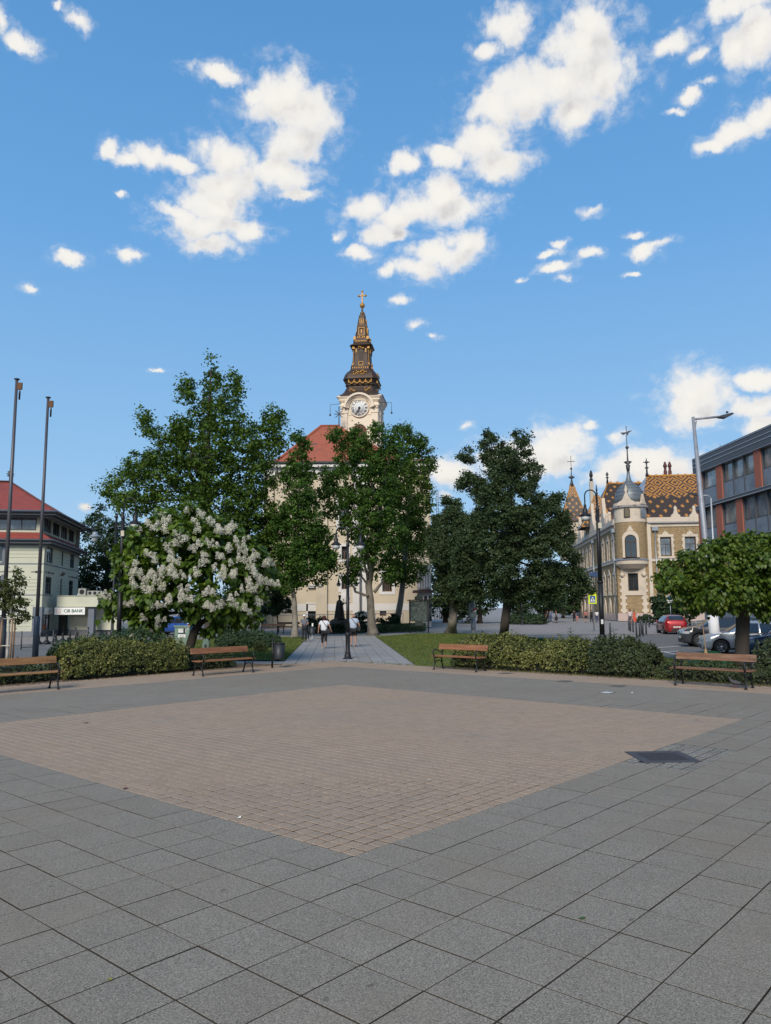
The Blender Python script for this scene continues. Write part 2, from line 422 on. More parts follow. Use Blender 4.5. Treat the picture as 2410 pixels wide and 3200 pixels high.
sheet('sett_bed', [UV(.02, .02), UV(SQ-.02, .02), UV(SQ-.02, SQ-.02), UV(.02, SQ-.02)], -0.024, M('sett_sand', (.095, .072, .055), .95, 0, .3, 20))
sheet('sett_bed', [UV(BU, -9), UV(EU-.02, -9), UV(EU-.02, EV-.02), UV(-9, EV-.02), UV(-9, BV), UV(BU, BV)], -0.024, MATS['sett_sand'])
def piece_mesh(name, w, d, h, ch, mat, jig=0.0):
    mb = MB(); w2, d2 = w / 2, d / 2
    j = lambda: rng.uniform(-jig, jig)
    lo = [(-w2+j(), -d2+j()), (w2+j(), -d2+j()), (w2+j(), d2+j()), (-w2+j(), d2+j())]
    k = [(x * (1 - 2*ch/w), y * (1 - 2*ch/d)) for x, y in lo]
    vs = [(x, y, -h) for x, y in lo] + [(x, y, -ch*0.7) for x, y in lo] + [(x, y, 0) for x, y in k]
    fs = [(8,9,10,11)] + [(a, (a+1)%4, 4+(a+1)%4, 4+a) for a in range(4)] + [(4+a, 4+(a+1)%4, 8+(a+1)%4, 8+a) for a in range(4)]
    mb.add(vs, fs); me = mb.mesh(name, mat); me.materials.append(m_joint); me.polygons.foreach_set('material_index', [0] + [1]*4 + [0]*4); return me

def lay(name, cells, w, d, h, ch, mat, parent, ang, nparts=300, jig=0.0, dz=0.0015, joint_name=None, gapk=0.0):
    """lay pieces: the nearest ones as single parts sharing meshes, the others joined"""
    cells = sorted(cells, key=lambda p: (0 if (abs(p[0]) < 0.54 * p[1] + 0.2 and p[1] > 3.6) else 1, p[0]**2 + p[1]**2))
    var = [piece_mesh(name, w, d, h, ch, mat, jig) for _ in range(6)]
    for p in cells[:nparts]:
        o = link(name, rng.choice(var), parent, (p[0], p[1], rng.uniform(-dz, dz)))
        o.rotation_euler = (rng.uniform(-.003, .003), rng.uniform(-.003, .003), ang + rng.uniform(-.0015, .0015))
    rest = cells[nparts:]
    if rest:
        n = len(rest); C = np.array([(p[0], p[1]) for p in rest])
        base = np.array([[-w/2,-d/2,-h],[w/2,-d/2,-h],[w/2,d/2,-h],[-w/2,d/2,-h]])
        mid = base.copy(); mid[:,2] = -ch*0.7
        top = base.copy(); top[:,0] *= (1-2*ch/w); top[:,1] *= (1-2*ch/d); top[:,2] = 0
        k_ = 1 + np.clip((np.hypot(C[:,0], C[:,1]) - 7) / 9, 0, 1) * gapk
        T = np.concatenate([base, mid, top]); a = ang + nrng.uniform(-.002, .002, n)
        X = np.repeat(T[None], n, 0).copy(); X[:, :, :2] *= k_[:,None,None]
        if jig: X[:, :, :2] += nrng.uniform(-jig, jig, (n, 12, 2)) * 0.6
        ca, sa = np.cos(a)[:,None], np.sin(a)[:,None]
        x = X[:,:,0]*ca - X[:,:,1]*sa + C[:,0:1]; y = X[:,:,0]*sa + X[:,:,1]*ca + C[:,1:2]
        z = X[:,:,2] + (nrng.uniform(-dz, dz, n)*.2)[:,None] + (X[:,:,0]*nrng.normal(0,.0007,n)[:,None] + X[:,:,1]*nrng.normal(0,.0007,n)[:,None])
        Vx = np.stack([x, y, z], -1).reshape(-1, 3)
        fq = np.array([(8,9,10,11)] + [(q, (q+1)%4, 4+(q+1)%4, 4+q) for q in range(4)] + [(4+q, 4+(q+1)%4, 8+(q+1)%4, 8+q) for q in range(4)])
        Fq = (fq[None] + (np.arange(n)*12)[:,None,None]).reshape(-1, 4)
        me = np_mesh(name, Vx, Fq, mat); me.materials.append(m_joint); me.polygons.foreach_set('material_index', np.tile(np.array([0,1,1,1,1,0,0,0,0], np.int32), n))
        o = link(joint_name or name + '_field', me, parent); tag(o, kind='stuff')

GR = (3.78, 10.89); GS = 0.78                                     # drain grate centre and size
def seen(p, m=2.0): return p.y > 0.8 and abs(p.x) < 0.72 * p.y + m + 4
def nogr(p, r): return not (abs(p.x - GR[0]) < GS/2 + r and abs(p.y - GR[1]) < GS/2 + r)
gu, gv = toUV(GR)
su0, su1, sv0, sv1 = 2*S + SQ*0, 0, 0, 0
patch = (math.floor((gu - .62) / S) * S, math.ceil((gu + .75) / S) * S, -2 * S, 0.0)   # small setts set round the grate
slabs, setts, margin, psetts = [], [], [], []
for i in range(-40, 34):
    for j in range(-40, 34):
        u, v = (i + .5) * S, (j + .5) * S
        if u > BU or v > BV or (0 < u < SQ and 0 < v < SQ): continue
        if patch[0] < u < patch[1] and patch[2] < v < patch[3]: continue
        p = UV(u, v)
        if seen(p) and p.y < 40: slabs.append(p)
for i in range(66):
    for j in range(66):
        p = UV((i + .5) * SS, (j + .5) * SS)
        if nogr(p, -0.04): setts.append(p)
n1 = int((EU + 16) / SS)
for i in range(n1):
    for j in range(15):
        for p in ([UV(BU + .006 + (j + .5) * SS, EV - (i + .5) * SS)] if EV - i * SS > -6 and j < 12 else []) + ([UV(BU - (i + .5) * SS, BV + .006 + (j + .5) * SS)]):
            u, v = toUV(p)
            if u < EU and v < EV and seen(p, 3): margin.append(p)
u = patch[0] + SS / 2
while u < patch[1]:
    v = patch[2] + SS / 2
    while v < patch[3]:
        p = UV(u, v)
        if nogr(p, -0.04): psetts.append(p)
        v += SS
    u += SS
lay('paving_slab', slabs, S - .0112, S - .0102, .03, .0018, m_slab, plaza, UA, 300, 0.001, gapk=.021)
lay('paving_sett', setts, SS - .014, SS - .011, .03, .007, m_sett, plaza, UA, 300, 0.004, 0.0012, gapk=.075)
lay('margin_sett', margin, SS - .010, SS - .010, .03, .008, m_sett, plaza, UA, 0, 0.003, 0.002)
m_psett = stone('grey_sett', [(0.12,0.115,0.10), (0.175,0.165,0.148), (0.21,0.20,0.18), (0.27,0.26,0.235)], 60, 0.14, (0.16, 0.16, 0.12))
lay('gutter_sett', psetts, SS - .015, SS - .015, .03, .012, m_psett, plaza, UA, 0, 0.005, 0.003)

# drain grate with separate bars
gt = thing('drain_grate', 'square dark iron drain grate with diagonal bars set in the plaza', 'grate', (GR[0], GR[1], -0.03), R_(2))
mb = MB(); h = GS / 2
for a in range(4):
    mb.prism([(-h, -h), (h, -h), (h-.115, -h+.115), (-h+.115, -h+.115)], 0.002, 0.037, Matrix.Rotation(a * math.pi/2, 4, 'Z'))
m_grate = M('worn_grate_iron', (0.075, 0.066, 0.068), 0.6, 0.3, 0.3, 10)
mb.build('frame', m_grate, gt)
mb = MB(); mb.box(-h+.04, h-.04, -h+.04, h-.04, 0.001, 0.003); mb.build('drain_shade_plate', M('drain_shade', (0.006, .006, .006), 0.9), gt)  # near-black plate stands for the shade down in the drain
for k in range(17):
    x = -h + .13 + k * (GS - .26) / 16
    mb = MB(); mb.box(x - .009, x + .009, -h + .116, h - .116, 0.012, 0.035); mb.build('bar', m_grate, gt)
mb = MB(); mb.box(-h+.086, h-.086, -.012, .012, 0.006, 0.026); mb.build('cross_bar', m_grate, gt)

# access covers let into the paving
def cover(px, py, w, d, label, mat, rz):
    p = G(px, py, 0.0)
    t = thing('access_cover', label, 'cover', (p.x, p.y, 0.001), rz)
    mb = MB(); mb.prism([(-w/2,-d/2),(w/2,-d/2),(w/2,d/2),(-w/2,d/2)], 0, 0.006); mb.build('frame', m_grate, t)
    mb = MB(); mb.prism([(-w/2+.03,-d/2+.03),(w/2-.03,-d/2+.03),(w/2-.03,d/2-.03),(-w/2+.03,d/2-.03)], .006, 0.009); mb.build('lid', mat, t)
m_lid = M('cover_lid', (0.16, 0.14, 0.12), 0.7, 0.3, 0.3, 9)
cover(1582, 2104, .42, .34, 'flat brown access cover in the sett margin nearest the bench by the lawn', m_lid, UA)
cover(1765, 2129, .42, .30, 'flat brown access cover in the pale band before the long hedge, left of the other', m_lid, UA)
cover(1931, 2144, .42, .30, 'flat brown access cover in the pale band before the long hedge, right of the other', m_lid, UA)
cover(1898, 2165, .34, .28, 'square cover with a bleached pale lid in the grey paving', M('pale_lid', (.62,.62,.60), .6, 0.2, .2, 8), UA)

# ------------------------------------------------------------------ path straight ahead
PD = Vector((-0.0645, 1, 0)).normalized(); PN = Vector((PD.y, -PD.x, 0))
P0 = Vector((-1.36, 27.6, 0)); PW, PL = 4.86, 30.0
def PT(s, t, z=0.0): p = P0 + PN * s + PD * t; return Vector((p.x, p.y, z))
path = sheet('path', [PT(-PW/2, -.6), PT(PW/2, -.6), PT(PW/2, PL), PT(-PW/2, PL)], -0.028, m_bed)
pa = math.atan2(PN.y, PN.x); cw, cd = PW / 10, PL / 30
cells = []
for i in range(10):
    for j in range(-1, 30):
        p = PT(-PW/2 + (i + .5) * cw, (j + .5) * cd); u, v = toUV(p)
        if (u < EU + .25 and v < EV + .25): continue
        cells.append(p)
lay('path_slab', cells, cw - .012, cd - .012, .026, .006, m_path, path, pa, 300, 0.001)
# cut stones closing the wedge between the path and the plaza corner
for i in range(10):
    s = -PW/2 + (i + .5) * cw
    t0 = -0.6
    while True:
        u, v = toUV(PT(s, t0))
        if u > EU + .02 or v > EV + .02: break
        t0 += .02
    tn = 0.0
    while True:
        p = PT(s, tn + .5 * cd); u, v = toUV(p)
        if not (u < EU + .25 and v < EV + .25): break
        tn += cd
    if tn - t0 > .12:
        mb = MB(); q = [PT(s - cw/2 + .006, t0 + .01), PT(s + cw/2 - .006, t0 + .01), PT(s + cw/2 - .006, tn - .006), PT(s - cw/2 + .006, tn - .006)]
        mb.prism([(a.x, a.y) for a in q], -.026, 0); mb.build('edge_slab', m_path, path)
# buff tactile tiles round the lamp
m_tact = stone('buff_tactile', [(0.25,0.215,0.175), (0.295,0.26,0.215), (0.32,0.285,0.235), (0.37,0.33,0.28)], 60, 0.08)
tm = MB(); tm.box(-.20, .20, -.20, .20, 0, .006)
for k in range(5): tm.box(-.165 + k*.075, -.135 + k*.075, -.17, .17, .006, .012)
tmesh = tm.mesh('tactile_tile', m_tact)
for (t, xs) in ((3.2, (-1.05,-.6,.35,.8)), (5.6, (-1.05,-.6,-.15,.35,.8)), (8.2, (-.9,-.45,.05)), (11.0, (-.9,-.45,.05,.5))):
    for x in xs:
        o = link('tactile_tile', tmesh, path, PT(x, t, .003)); o.rotation_euler = (0, 0, pa)

# the side path behind the left bench and the cross path in front of the church
sp = [G(560, 2058), G(851, 2054), PT(-PW/2, 3.0), PT(-PW/2, -.3), G(851, 2084), G(640, 2088)]
sheet('side_path', [G(500, 2062), PT(-PW/2 - .02, 3.6), PT(-PW/2 - .02, .5), G(700, 2078), G(540, 2084)], -0.03, m_path)
sheet('cross_path', [PT(-30, 29.6), PT(30, 31.0), PT(60, 40), PT(60, 47), PT(20, 38), PT(-2, 35.5), PT(-40, 34)], -0.052, m_square)
# lawns
LR = [PT(PW/2 + .03, .6), PT(PW/2 + .03, 29.5), G(1230, 1985), G(1300, 1979.5), G(1420, 1979), G(1500, 1981), G(1600, 1987), G(1720, 1997), G(1800, 2008), G(1860, 2022), UV(EU + .02, -2), UV(EU + .02, EV - .4)]
lawnR = sheet('lawn', LR, -0.012, m_turf)
LL = [PT(-PW/2 - .03, 3.9), G(480, 2058), G(330, 2050), G(300, 2026), G(520, 2003), G(760, 1992), PT(-PW/2 - .03, 29)]
lawnL = sheet('lawn', LL, -0.013, m_turf)
soilL = sheet('soil_bed', [UV(-8, EV + .02), UV(EU - 1.9, EV + .02), UV(EU - 3.2, EV + 2.6), UV(-8, EV + 3.6)], -0.02, m_soil)
soilR = sheet('soil_bed', [UV(EU + .02, EV - 5.3), UV(EU + .02, -8), UV(EU + 3.3, -8), UV(EU + 3.3, EV - 6)], -0.008, m_soil)
kb = MB()
def kerbline(pts, w=.1, z0=-.07, z1=.02):
    for a, b in zip(pts[:-1], pts[1:]):
        d = (b - a).normalized(); n = Vector((-d.y, d.x, 0)) * w / 2
        kb.prism([((a-n).x, (a-n).y), ((b-n).x, (b-n).y), ((b+n).x, (b+n).y), ((a+n).x, (a+n).y)], z0, z1)
kerbline([Vector((p.x, p.y, 0)) for p in LR[2:10]])
kerbline([Vector((p.x, p.y, 0)) for p in LL[1:6]])
tag(kb.build('lawn_kerb', m_kerb), kind='structure')
# streets
sheet('road', [G(1790, 2032), G(1960, 1998), G(2060, 1962), G(2140, 1944), Vector((70, 92, 0)), Vector((70, 26, 0)), Vector((22, 24, 0)), Vector((14, 27, 0))], -0.062, m_asph)
sheet('road', [Vector((-60, 20, 0)), Vector((-14.5, 27, 0)), G(290, 2030), G(400, 2008), G(520, 1994), Vector((-16, 90, 0)), Vector((-22, 120, 0)), Vector((-90, 110, 0))], -0.063, m_asph)
sheet('pavement', [Vector((-60, 44, 0)), G(0, 2016), G(200, 2008), G(330, 1999), G(420, 1980), Vector((-22, 90, 0)), Vector((-60, 90, 0))], -0.01, m_square, thick=0.06)
# parking bay lines
mb = MB()
for a, b in ((G(1880, 2033), G(2140, 2014)), (G(1830, 2044), G(2120, 2030)), (G(2060, 2030), G(2110, 2040))):
    d = (b - a).normalized(); n = Vector((-d.y, d.x, 0)) * .06
    mb.prism([((a-n).x, (a-n).y), ((b-n).x, (b-n).y), ((b+n).x, (b+n).y), ((a+n).x, (a+n).y)], -.0615, -.057)
tag(mb.build('road_marking', M('road_paint', (.6, .6, .58), .8, 0, .15, 6)), kind='structure')

# grass blades
def grass(name, poly, n, hmin, hmax, mat, parent):
    P2 = np.array([(p[0], p[1]) for p in poly]); lo, hi = P2.min(0), P2.max(0); pts = []
    def inside(q):
        c = np.zeros(len(q), bool); j = len(P2) - 1
        for i in range(len(P2)):
            xi, yi = P2[i]; xj, yj = P2[j]
            with np.errstate(divide='ignore', invalid='ignore'):
                k = ((yi > q[:,1]) != (yj > q[:,1])) & (q[:,0] < (xj - xi) * (q[:,1] - yi) / (yj - yi + 1e-12) + xi)
            c ^= k; j = i
        return c
    got = np.zeros((0, 2))
    while len(got) < n:
        q = nrng.uniform(lo, hi, (n, 2)); q = q[inside(q)]
        q = q[nrng.random(len(q)) < np.clip(34 / q[:,1], 0.25, 1) ** 1.2]; got = np.concatenate([got, q])
    q = got[:n]; a = nrng.uniform(0, 2*np.pi, n); hh = nrng.uniform(hmin, hmax, n); w = nrng.uniform(.006, .012, n) * (q[:,1] / 22)
    lean = nrng.uniform(-.6, .6, (n, 2)) * hh[:,None]
    z = np.full(n, -.012)
    A = np.stack([q[:,0] - np.cos(a)*w, q[:,1] - np.sin(a)*w, z], -1); B = np.stack([q[:,0] + np.cos(a)*w, q[:,1] + np.sin(a)*w, z], -1)
    C = np.stack([q[:,0] + lean[:,0], q[:,1] + lean[:,1], z + hh], -1)
    V = np.stack([A, B, C], 1).reshape(-1, 3); Fq = np.arange(n*3).reshape(-1, 3)
    o = link(name, np_mesh(name, V, Fq, mat), parent); return tag(o, kind='stuff')
m_grass = leafmat('grass_blade', [(0.1, (0.060, 0.095, 0.022)), (0.5, (0.110, 0.150, 0.036)), (0.85, (0.18, 0.195, 0.06)), (1.0, (0.30, 0.25, 0.12))], 0.25, 0.7, 0.2)
go = grass('grass', LR, 70000, .03, .085, m_grass, None); tag(go, 'short mown grass on the lawn beside the path', 'grass')
go = grass('grass', LL, 40000, .03, .09, m_grass, None); tag(go, 'shaggy grass behind the left bench and hedge', 'grass')
# leaf litter along the hedges
def litter(poly, n, label):
    P2 = [Vector(p) for p in poly]; V = []; Fq = []
    for k in range(n):
        a, b = rng.random(), rng.random() ** 1.6
        p = P2[0].lerp(P2[1], a).lerp(P2[3].lerp(P2[2], a), b)
        an = rng.uniform(0, 6.28); s = rng.uniform(.018, .04)
        for q in ((1, 0, .1), (0, .55, 0), (-1, 0, .1), (0, -.55, .2)):
            V.append((p.x + s*(q[0]*math.cos(an) - q[1]*math.sin(an)), p.y + s*(q[0]*math.sin(an) + q[1]*math.cos(an)), .004 + s*q[2]*rng.uniform(0, 2)))
        Fq.append((4*k, 4*k+1, 4*k+2, 4*k+3))
    o = link('leaf_litter', np_mesh('leaf_litter', V, Fq, MATS['litter']))
    tag(o, label, 'litter', kind='stuff')
leafmat('litter', [(0.1, (0.10, 0.06, 0.03)), (0.5, (0.22, 0.14, 0.07)), (0.9, (0.34, 0.24, 0.13))], 0.1, 0.8, 0.2)
litter([UV(-6, EV - .25), UV(EU - 2, EV - .25), UV(EU - 2, EV + 1), UV(-6, EV + 1)], 2600, 'dry brown leaves along the foot of the left hedge')
litter([UV(EU - .25, EV - 5), UV(EU - .25, -4), UV(EU + 1, -4), UV(EU + 1, EV - 5)], 2200, 'dry brown leaves along the foot of the right hedge')
# single leaves and scraps lying on the plaza
def scrap(px, py, s, col, name, label, cat):
    p = G(px, py); mb = MB(); an = rng.uniform(0, 6.28); c, sn = math.cos(an), math.sin(an)
    pts = [(-1,0,.10),(-.5,.45,.2),(.2,.5,.05),(1,.05,.35),(.3,-.4,.05),(-.5,-.4,.15)]
    mb.add([(p.x + s*(x*c - y*sn), p.y + s*(x*sn + y*c), .004 + s*z) for x, y, z in pts] + [(p.x, p.y, .003)], [(i, (i+1)%6, 6) for i in range(6)])
    tag(mb.build(name, M('scrap_' + cat + str(len(MATS)), col, .6, 0, .2, 30)), label, cat)
scrap(1819, 2872, .035, (.045, .10, .02), 'fallen_leaf', 'single green leaf lying on the grey slabs in the foreground', 'leaf')
scrap(345, 3064, .022, (.20, .20, .03), 'fallen_leaf', 'tiny yellow leaf on a slab joint at lower left', 'leaf')
scrap(391, 2466, .05, (.10, .035, .02), 'fallen_leaf', 'reddish brown leaf on the lower left edge of the sett square', 'leaf')
scrap(268, 2260, .06, (.06, .03, .02), 'fallen_leaf', 'dark leaf on the far left part of the sett square', 'leaf')
scrap(748, 2557, .035, (.75, .74, .70), 'paper_scrap', 'white paper scrap near the near corner of the sett square', 'litter')
scrap(1343, 2437, .028, (.75, .74, .70), 'paper_scrap', 'small white scrap in the middle of the sett square', 'litter')
scrap(1975, 2166, .06, (.72, .72, .72), 'paper_scrap', 'white scrap on the grey band before the right bench', 'litter')

# ------------------------------------------------------------------ vegetation
m_bark_plane = M('plane_bark', (0.215, 0.19, 0.155), 0.9, 0, 0.35, 2.6, 0.7, 12, dirt=(0.105, 0.092, 0.072), dscale=2.2)
m_bark_dark = M('dark_bark', (0.052, 0.042, 0.034), 0.95, 0, 0.35, 5, 0.9, 22)
m_bark_pale = M('pale_bark', (0.42, 0.40, 0.36), 0.9, 0, 0.25, 4, 0.4, 18, dirt=(0.2, 0.18, 0.15), dscale=4)
lf_plane = leafmat('plane_leaf', [(0.05, (0.027, 0.055, 0.011)), (0.4, (0.054, 0.105, 0.017)), (0.75, (0.094, 0.160, 0.025)), (1.0, (0.165, 0.229, 0.037))], 0.32, 0.6, 0.15)
lf_plane2 = leafmat('lush_leaf', [(0.05, (0.025, 0.057, 0.013)), (0.4, (0.046, 0.103, 0.019)), (0.75, (0.080, 0.151, 0.026)), (1.0, (0.131, 0.215, 0.039))], 0.32, 0.6, 0.15)
lf_dark = leafmat('dark_leaf', [(0.05, (0.021, 0.039, 0.017)), (0.4, (0.042, 0.070, 0.029)), (0.75, (0.071, 0.102, 0.043)), (1.0, (0.117, 0.152, 0.071))], 0.22, 0.6, 0.2)
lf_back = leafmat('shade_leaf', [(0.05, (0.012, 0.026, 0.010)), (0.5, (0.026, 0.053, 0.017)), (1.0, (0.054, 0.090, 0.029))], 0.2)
lf_cat = leafmat('catalpa_leaf', [(0.05, (0.039, 0.082, 0.013)), (0.4, (0.078, 0.140, 0.021)), (0.75, (0.128, 0.207, 0.029)), (1.0, (0.223, 0.290, 0.041))], 0.38, 0.45, 0.35)
lf_ball = leafmat('ball_catalpa_leaf', [(0.05, (0.034, 0.068, 0.009)), (0.4, (0.070, 0.122, 0.013)), (0.75, (0.120, 0.176, 0.021)), (1.0, (0.216, 0.244, 0.034))], 0.36, 0.42, 0.4)
lf_euon = leafmat('variegated_leaf', [(0.05, (0.030, 0.045, 0.012)), (0.40, (0.065, 0.085, 0.020)), (0.62, (0.170, 0.180, 0.045)), (1.0, (0.290, 0.275, 0.085))], 0.2, 0.5, 0.35)
lf_hedge = leafmat('dark_hedge_leaf', [(0.05, (0.018, 0.030, 0.011)), (0.5, (0.044, 0.063, 0.021)), (0.85, (0.086, 0.109, 0.037)), (1.0, (0.196, 0.196, 0.081))], 0.2, 0.5, 0.35)
lf_green = leafmat('shrub_leaf', [(0.05, (0.023, 0.048, 0.023)), (0.5, (0.046, 0.086, 0.039)), (1.0, (0.098, 0.149, 0.069))], 0.25)
m_core = M('hedge_core', (0.012, 0.014, 0.008), 1.0, 0, 0.3, 8)  # near-black solid core that blocks the view through a hedge
m_petal = leafmat('white_petal', [(0.0, (0.740, 0.700, 0.620)), (0.6, (0.840, 0.810, 0.750)), (1.0, (0.800, 0.730, 0.690))], 0.25, 0.7, 0.2)

def unit(a): return a / (np.linalg.norm(a, axis=-1, keepdims=True) + 1e-9)
def leaf_arrays(C, Nn, size, asp=0.62, fold=0.18):
    """rhombic folded blades: C centres, Nn normals, size lengths"""
    n = len(C); r = unit(nrng.normal(size=(n, 3))); a = unit(np.cross(Nn, r)); b = np.cross(Nn, a)
    s = np.asarray(size).reshape(-1, 1) * np.ones((n, 1)) / 2
    tip = C + a*s; base = C - a*s; l = C + b*s*asp + Nn*s*fold; rr = C - b*s*asp + Nn*s*fold
    V = np.stack([base, l, tip, rr], 1).reshape(-1, 3); Fq = np.arange(4*n).reshape(-1, 4)
    return V, Fq
def heart_arrays(C, D, Nn, size):
    """drooping heart-shaped blades: D tip direction"""
    n = len(C); s = np.asarray(size).reshape(-1, 1) * np.ones((n, 1)); D = unit(D); b = unit(np.cross(Nn, D)); N2 = np.cross(D, b)
    P = lambda x, y, z: C + D*s*x + b*s*y + N2*s*z
    pts = [P(-.30, 0, 0), P(-.36, .26, .06), P(.02, .40, .02), P(.62, 0, -.10), P(.02, -.40, .02), P(-.36, -.26, .06), P(.08, 0, -.04)]
    V = np.stack(pts, 1).reshape(-1, 3)
    f = np.array([(0,1,6),(1,2,6),(2,3,6),(3,4,6),(4,5,6),(5,0,6)])
    return V, (f[None] + (np.arange(n)*7)[:,None,None]).reshape(-1, 3)
def lobes3d(pl, Y, D, both=True):
    """photo-pixel lobes -> balls at real depth, spread over a rounded crown of half depth D"""
    A = np.array(pl, float); x0, x1 = (A[:,0]-A[:,2]).min(), (A[:,0]+A[:,2]).max(); y0, y1 = (A[:,1]-A[:,2]).min(), (A[:,1]+A[:,2]).max()
    out = []
    for x, y, r in pl:
        q = ((x - (x0+x1)/2) / ((x1-x0)/2))**2 + ((y - (y0+y1)/2) / ((y1-y0)/2))**2
        k = math.sqrt(max(0.06, 1 - q)) * D
        for sg in ((-1, 1) if both else (-1,)):
            yy = Y + sg * k * rng.uniform(.35, .9)
            out.append((np.array(AT(x, y, yy)), r * yy / FPX))
    return out
def scatter(lobes, n, clump_r, per, fill=0.55, flat=1.0):
    """leaf centres and outward directions: clumps on the shells of the lobes"""
    R = np.array([l[1] for l in lobes]); Cc = np.array([l[0] for l in lobes]); w = R**2; w = w / w.sum()
    k = max(1, n // per); idx = nrng.choice(len(lobes), k, p=w)
    d = unit(nrng.normal(size=(k, 3))); d[:,2] = d[:,2]*flat + 0.12; d = unit(d)
    cc = Cc[idx] + d * (R[idx] * (fill + (1.02 - fill) * nrng.random(k) ** 0.6))[:,None]
    d = np.repeat(d, per, 0); cr = np.repeat(clump_r * nrng.uniform(.5, 1.3, k), per)
    g = nrng.normal(size=(k*per, 3)); g[:,2] *= 0.7
    pos = np.repeat(cc, per, 0) + g * cr[:,None] * 0.46
    return pos, d
def crown_leaves(name, lobes, n, size, mat, parent, clump_r=0.45, per=26, fill=.5, upb=.55, asp=.7):
    pos, d = scatter(lobes, n, clump_r, per, fill)
    nn = unit(d*0.5 + np.array([0, 0, upb]) + nrng.normal(size=pos.shape)*0.55)
    V, Fq = leaf_arrays(pos, nn, size * nrng.uniform(.6, 1.25, len(pos)), asp)
    o = link(name, np_mesh(name, V, Fq, mat), parent); return tag(o, kind='stuff')
def limb(name, a, b, r0, r1, mat, parent, sag=0.0, n=7, wob=0.04):
    a, b = Vector(a), Vector(b); L = (b - a).length; pts = []; rad = []
    m = 6
    for i in range(m + 1):
        t = i / m; p = a.lerp(b, t) + Vector((rng.uniform(-1,1), rng.uniform(-1,1), rng.uniform(-1,1))) * L * wob * math.sin(math.pi*t)
        p.z += sag * math.sin(math.pi * t) * L
        pts.append(p); rad.append(r0 + (r1 - r0) * t ** .8)
    return MB().tube(pts, rad, n).build(name, mat, parent)
def trunk(pts, rad, mat, parent, n=12, flare=1.5):
    """pts world; resampled with a root flare and small bulges"""
    P = [Vector(p) for p in pts]; pp, rr = [], []
    for i in range(len(P) - 1):
        for k in range(4):
            t = k / 4; pp.append(P[i].lerp(P[i+1], t)); rr.append(rad[i] + (rad[i+1]-rad[i])*t)
    pp.append(P[-1]); rr.append(rad[-1])
    rr = [r * (1 + rng.uniform(-.05, .05)) for r in rr]; rr[0] *= 1 + (flare-1)*.8; rr[1] *= 1 + (flare-1)*.3
    pp[0] = pp[0] - Vector((0, 0, .06))
    return MB().tube(pp, rr, n).build('trunk', mat, parent)
def tree(label, base, Y, tr_px, tr_r, pl, D, n, size, lmat, bmat, group=None, name='park_tree', clump=.45, per=26, nlimb=9, fill=.5, limb_r=.12, both=True, splitpx=None, limb_start=.55):
    """base (x,y) of the trunk; tr_px photo pixels of the trunk axis at depth Y; pl photo-pixel lobes"""
    pts = [Vector((base[0], base[1], 0))] + [AT(x, y, Y) for x, y in tr_px]
    t = thing(name, label, 'tree', pts[0], 0, group); T = lambda p: Vector(p) - pts[0]
    trunk([T(p) for p in pts], tr_r, bmat, t)
    lob = lobes3d(pl, Y, D, both); loc = [(l[0] - np.array(pts[0]), l[1]) for l in lob]
    crown_leaves('crown', loc, n, size, lmat, t, clump, per, fill)
    sel = sorted(loc, key=lambda l: -l[1]); picks = sel[:: max(1, len(sel) // nlimb)][:nlimb]
    for c, r in picks:
        k = rng.uniform(limb_start, 1.0) * (len(pts) - 1); i = min(int(k), len(pts) - 2)
        a = T(pts[i].lerp(pts[i+1], k - i))
        if c[2] < a.z + .3: a = T(pts[max(1, len(pts)//2)])
        limb('branch', a, c, limb_r * rng.uniform(.7, 1.1), .02, bmat, t, .03)
    return t, loc

zA = lambda L, ox, oy, s: [(ox + x/s, oy + y/s, r/s) for x, y, r in L]
A1 = zA([(545,62,26),(548,115,20),(552,175,48),(556,245,58),(652,155,36),(665,215,42),(640,275,50),(425,190,42),(430,240,38),(232,325,38),(240,380,40),(292,430,44),(350,475,55),
  (400,380,52),(405,425,55),(505,345,75),(605,350,85),(700,385,58),(832,330,48),(852,382,52),(800,425,66),(200,560,56),(182,605,48),(95,645,52),(42,672,34),(100,712,46),(285,560,74),(355,600,92),
  (450,490,92),(560,470,100),(680,485,88),(780,520,74),(852,470,42),(450,620,110),(580,600,104),(700,625,96),(780,645,74),(828,585,34),(235,685,84),(155,762,66),(300,752,86),(450,760,100),(600,745,104),
  (700,765,96),(780,785,84),(822,865,70),(750,905,76),(840,955,54),(640,860,90),(780,1010,60),(560,900,110),(480,980,90),(620,970,90),(700,980,80),(420,880,90)], 300, 1080, 1.5145)
p = G(655, 1992)
tree('tallest park tree, dark green, spiky top, behind the white-flowering tree', (p.x, p.y), 56, [(655,1850),(652,1700),(648,1560),(650,1400),(655,1260),(660,1150)], [.36,.32,.29,.25,.18,.11,.05], A1, 4.6, 60000, .23, lf_plane, m_bark_dark, 'park trees', clump=.55, nlimb=16, limb_r=.14)
B1 = zA([(950,432,28),(982,472,36),(962,545,54),(1005,605,44),(925,605,56),(962,705,74),(1005,765,54),(918,805,74),(1005,855,72),(1050,905,62),(1080,1005,62),(1105,1062,42),(1000,1005,92),
  (925,955,82),(950,1085,66),(1040,1105,44),(885,1062,52),(870,855,48),(900,1120,50)], 300, 1080, 1.5145)
p = G(922, 1994)
tree('slender plane tree with forked pale trunk beside the man in the cap', (p.x, p.y), 55, [(922,1930),(920,1880),(914,1830),(928,1700),(935,1550)], [.23,.19,.18,.14,.10,.05], B1, 2.6, 24000, .21, lf_plane2, m_bark_plane, 'park trees', clump=.45, nlimb=9)
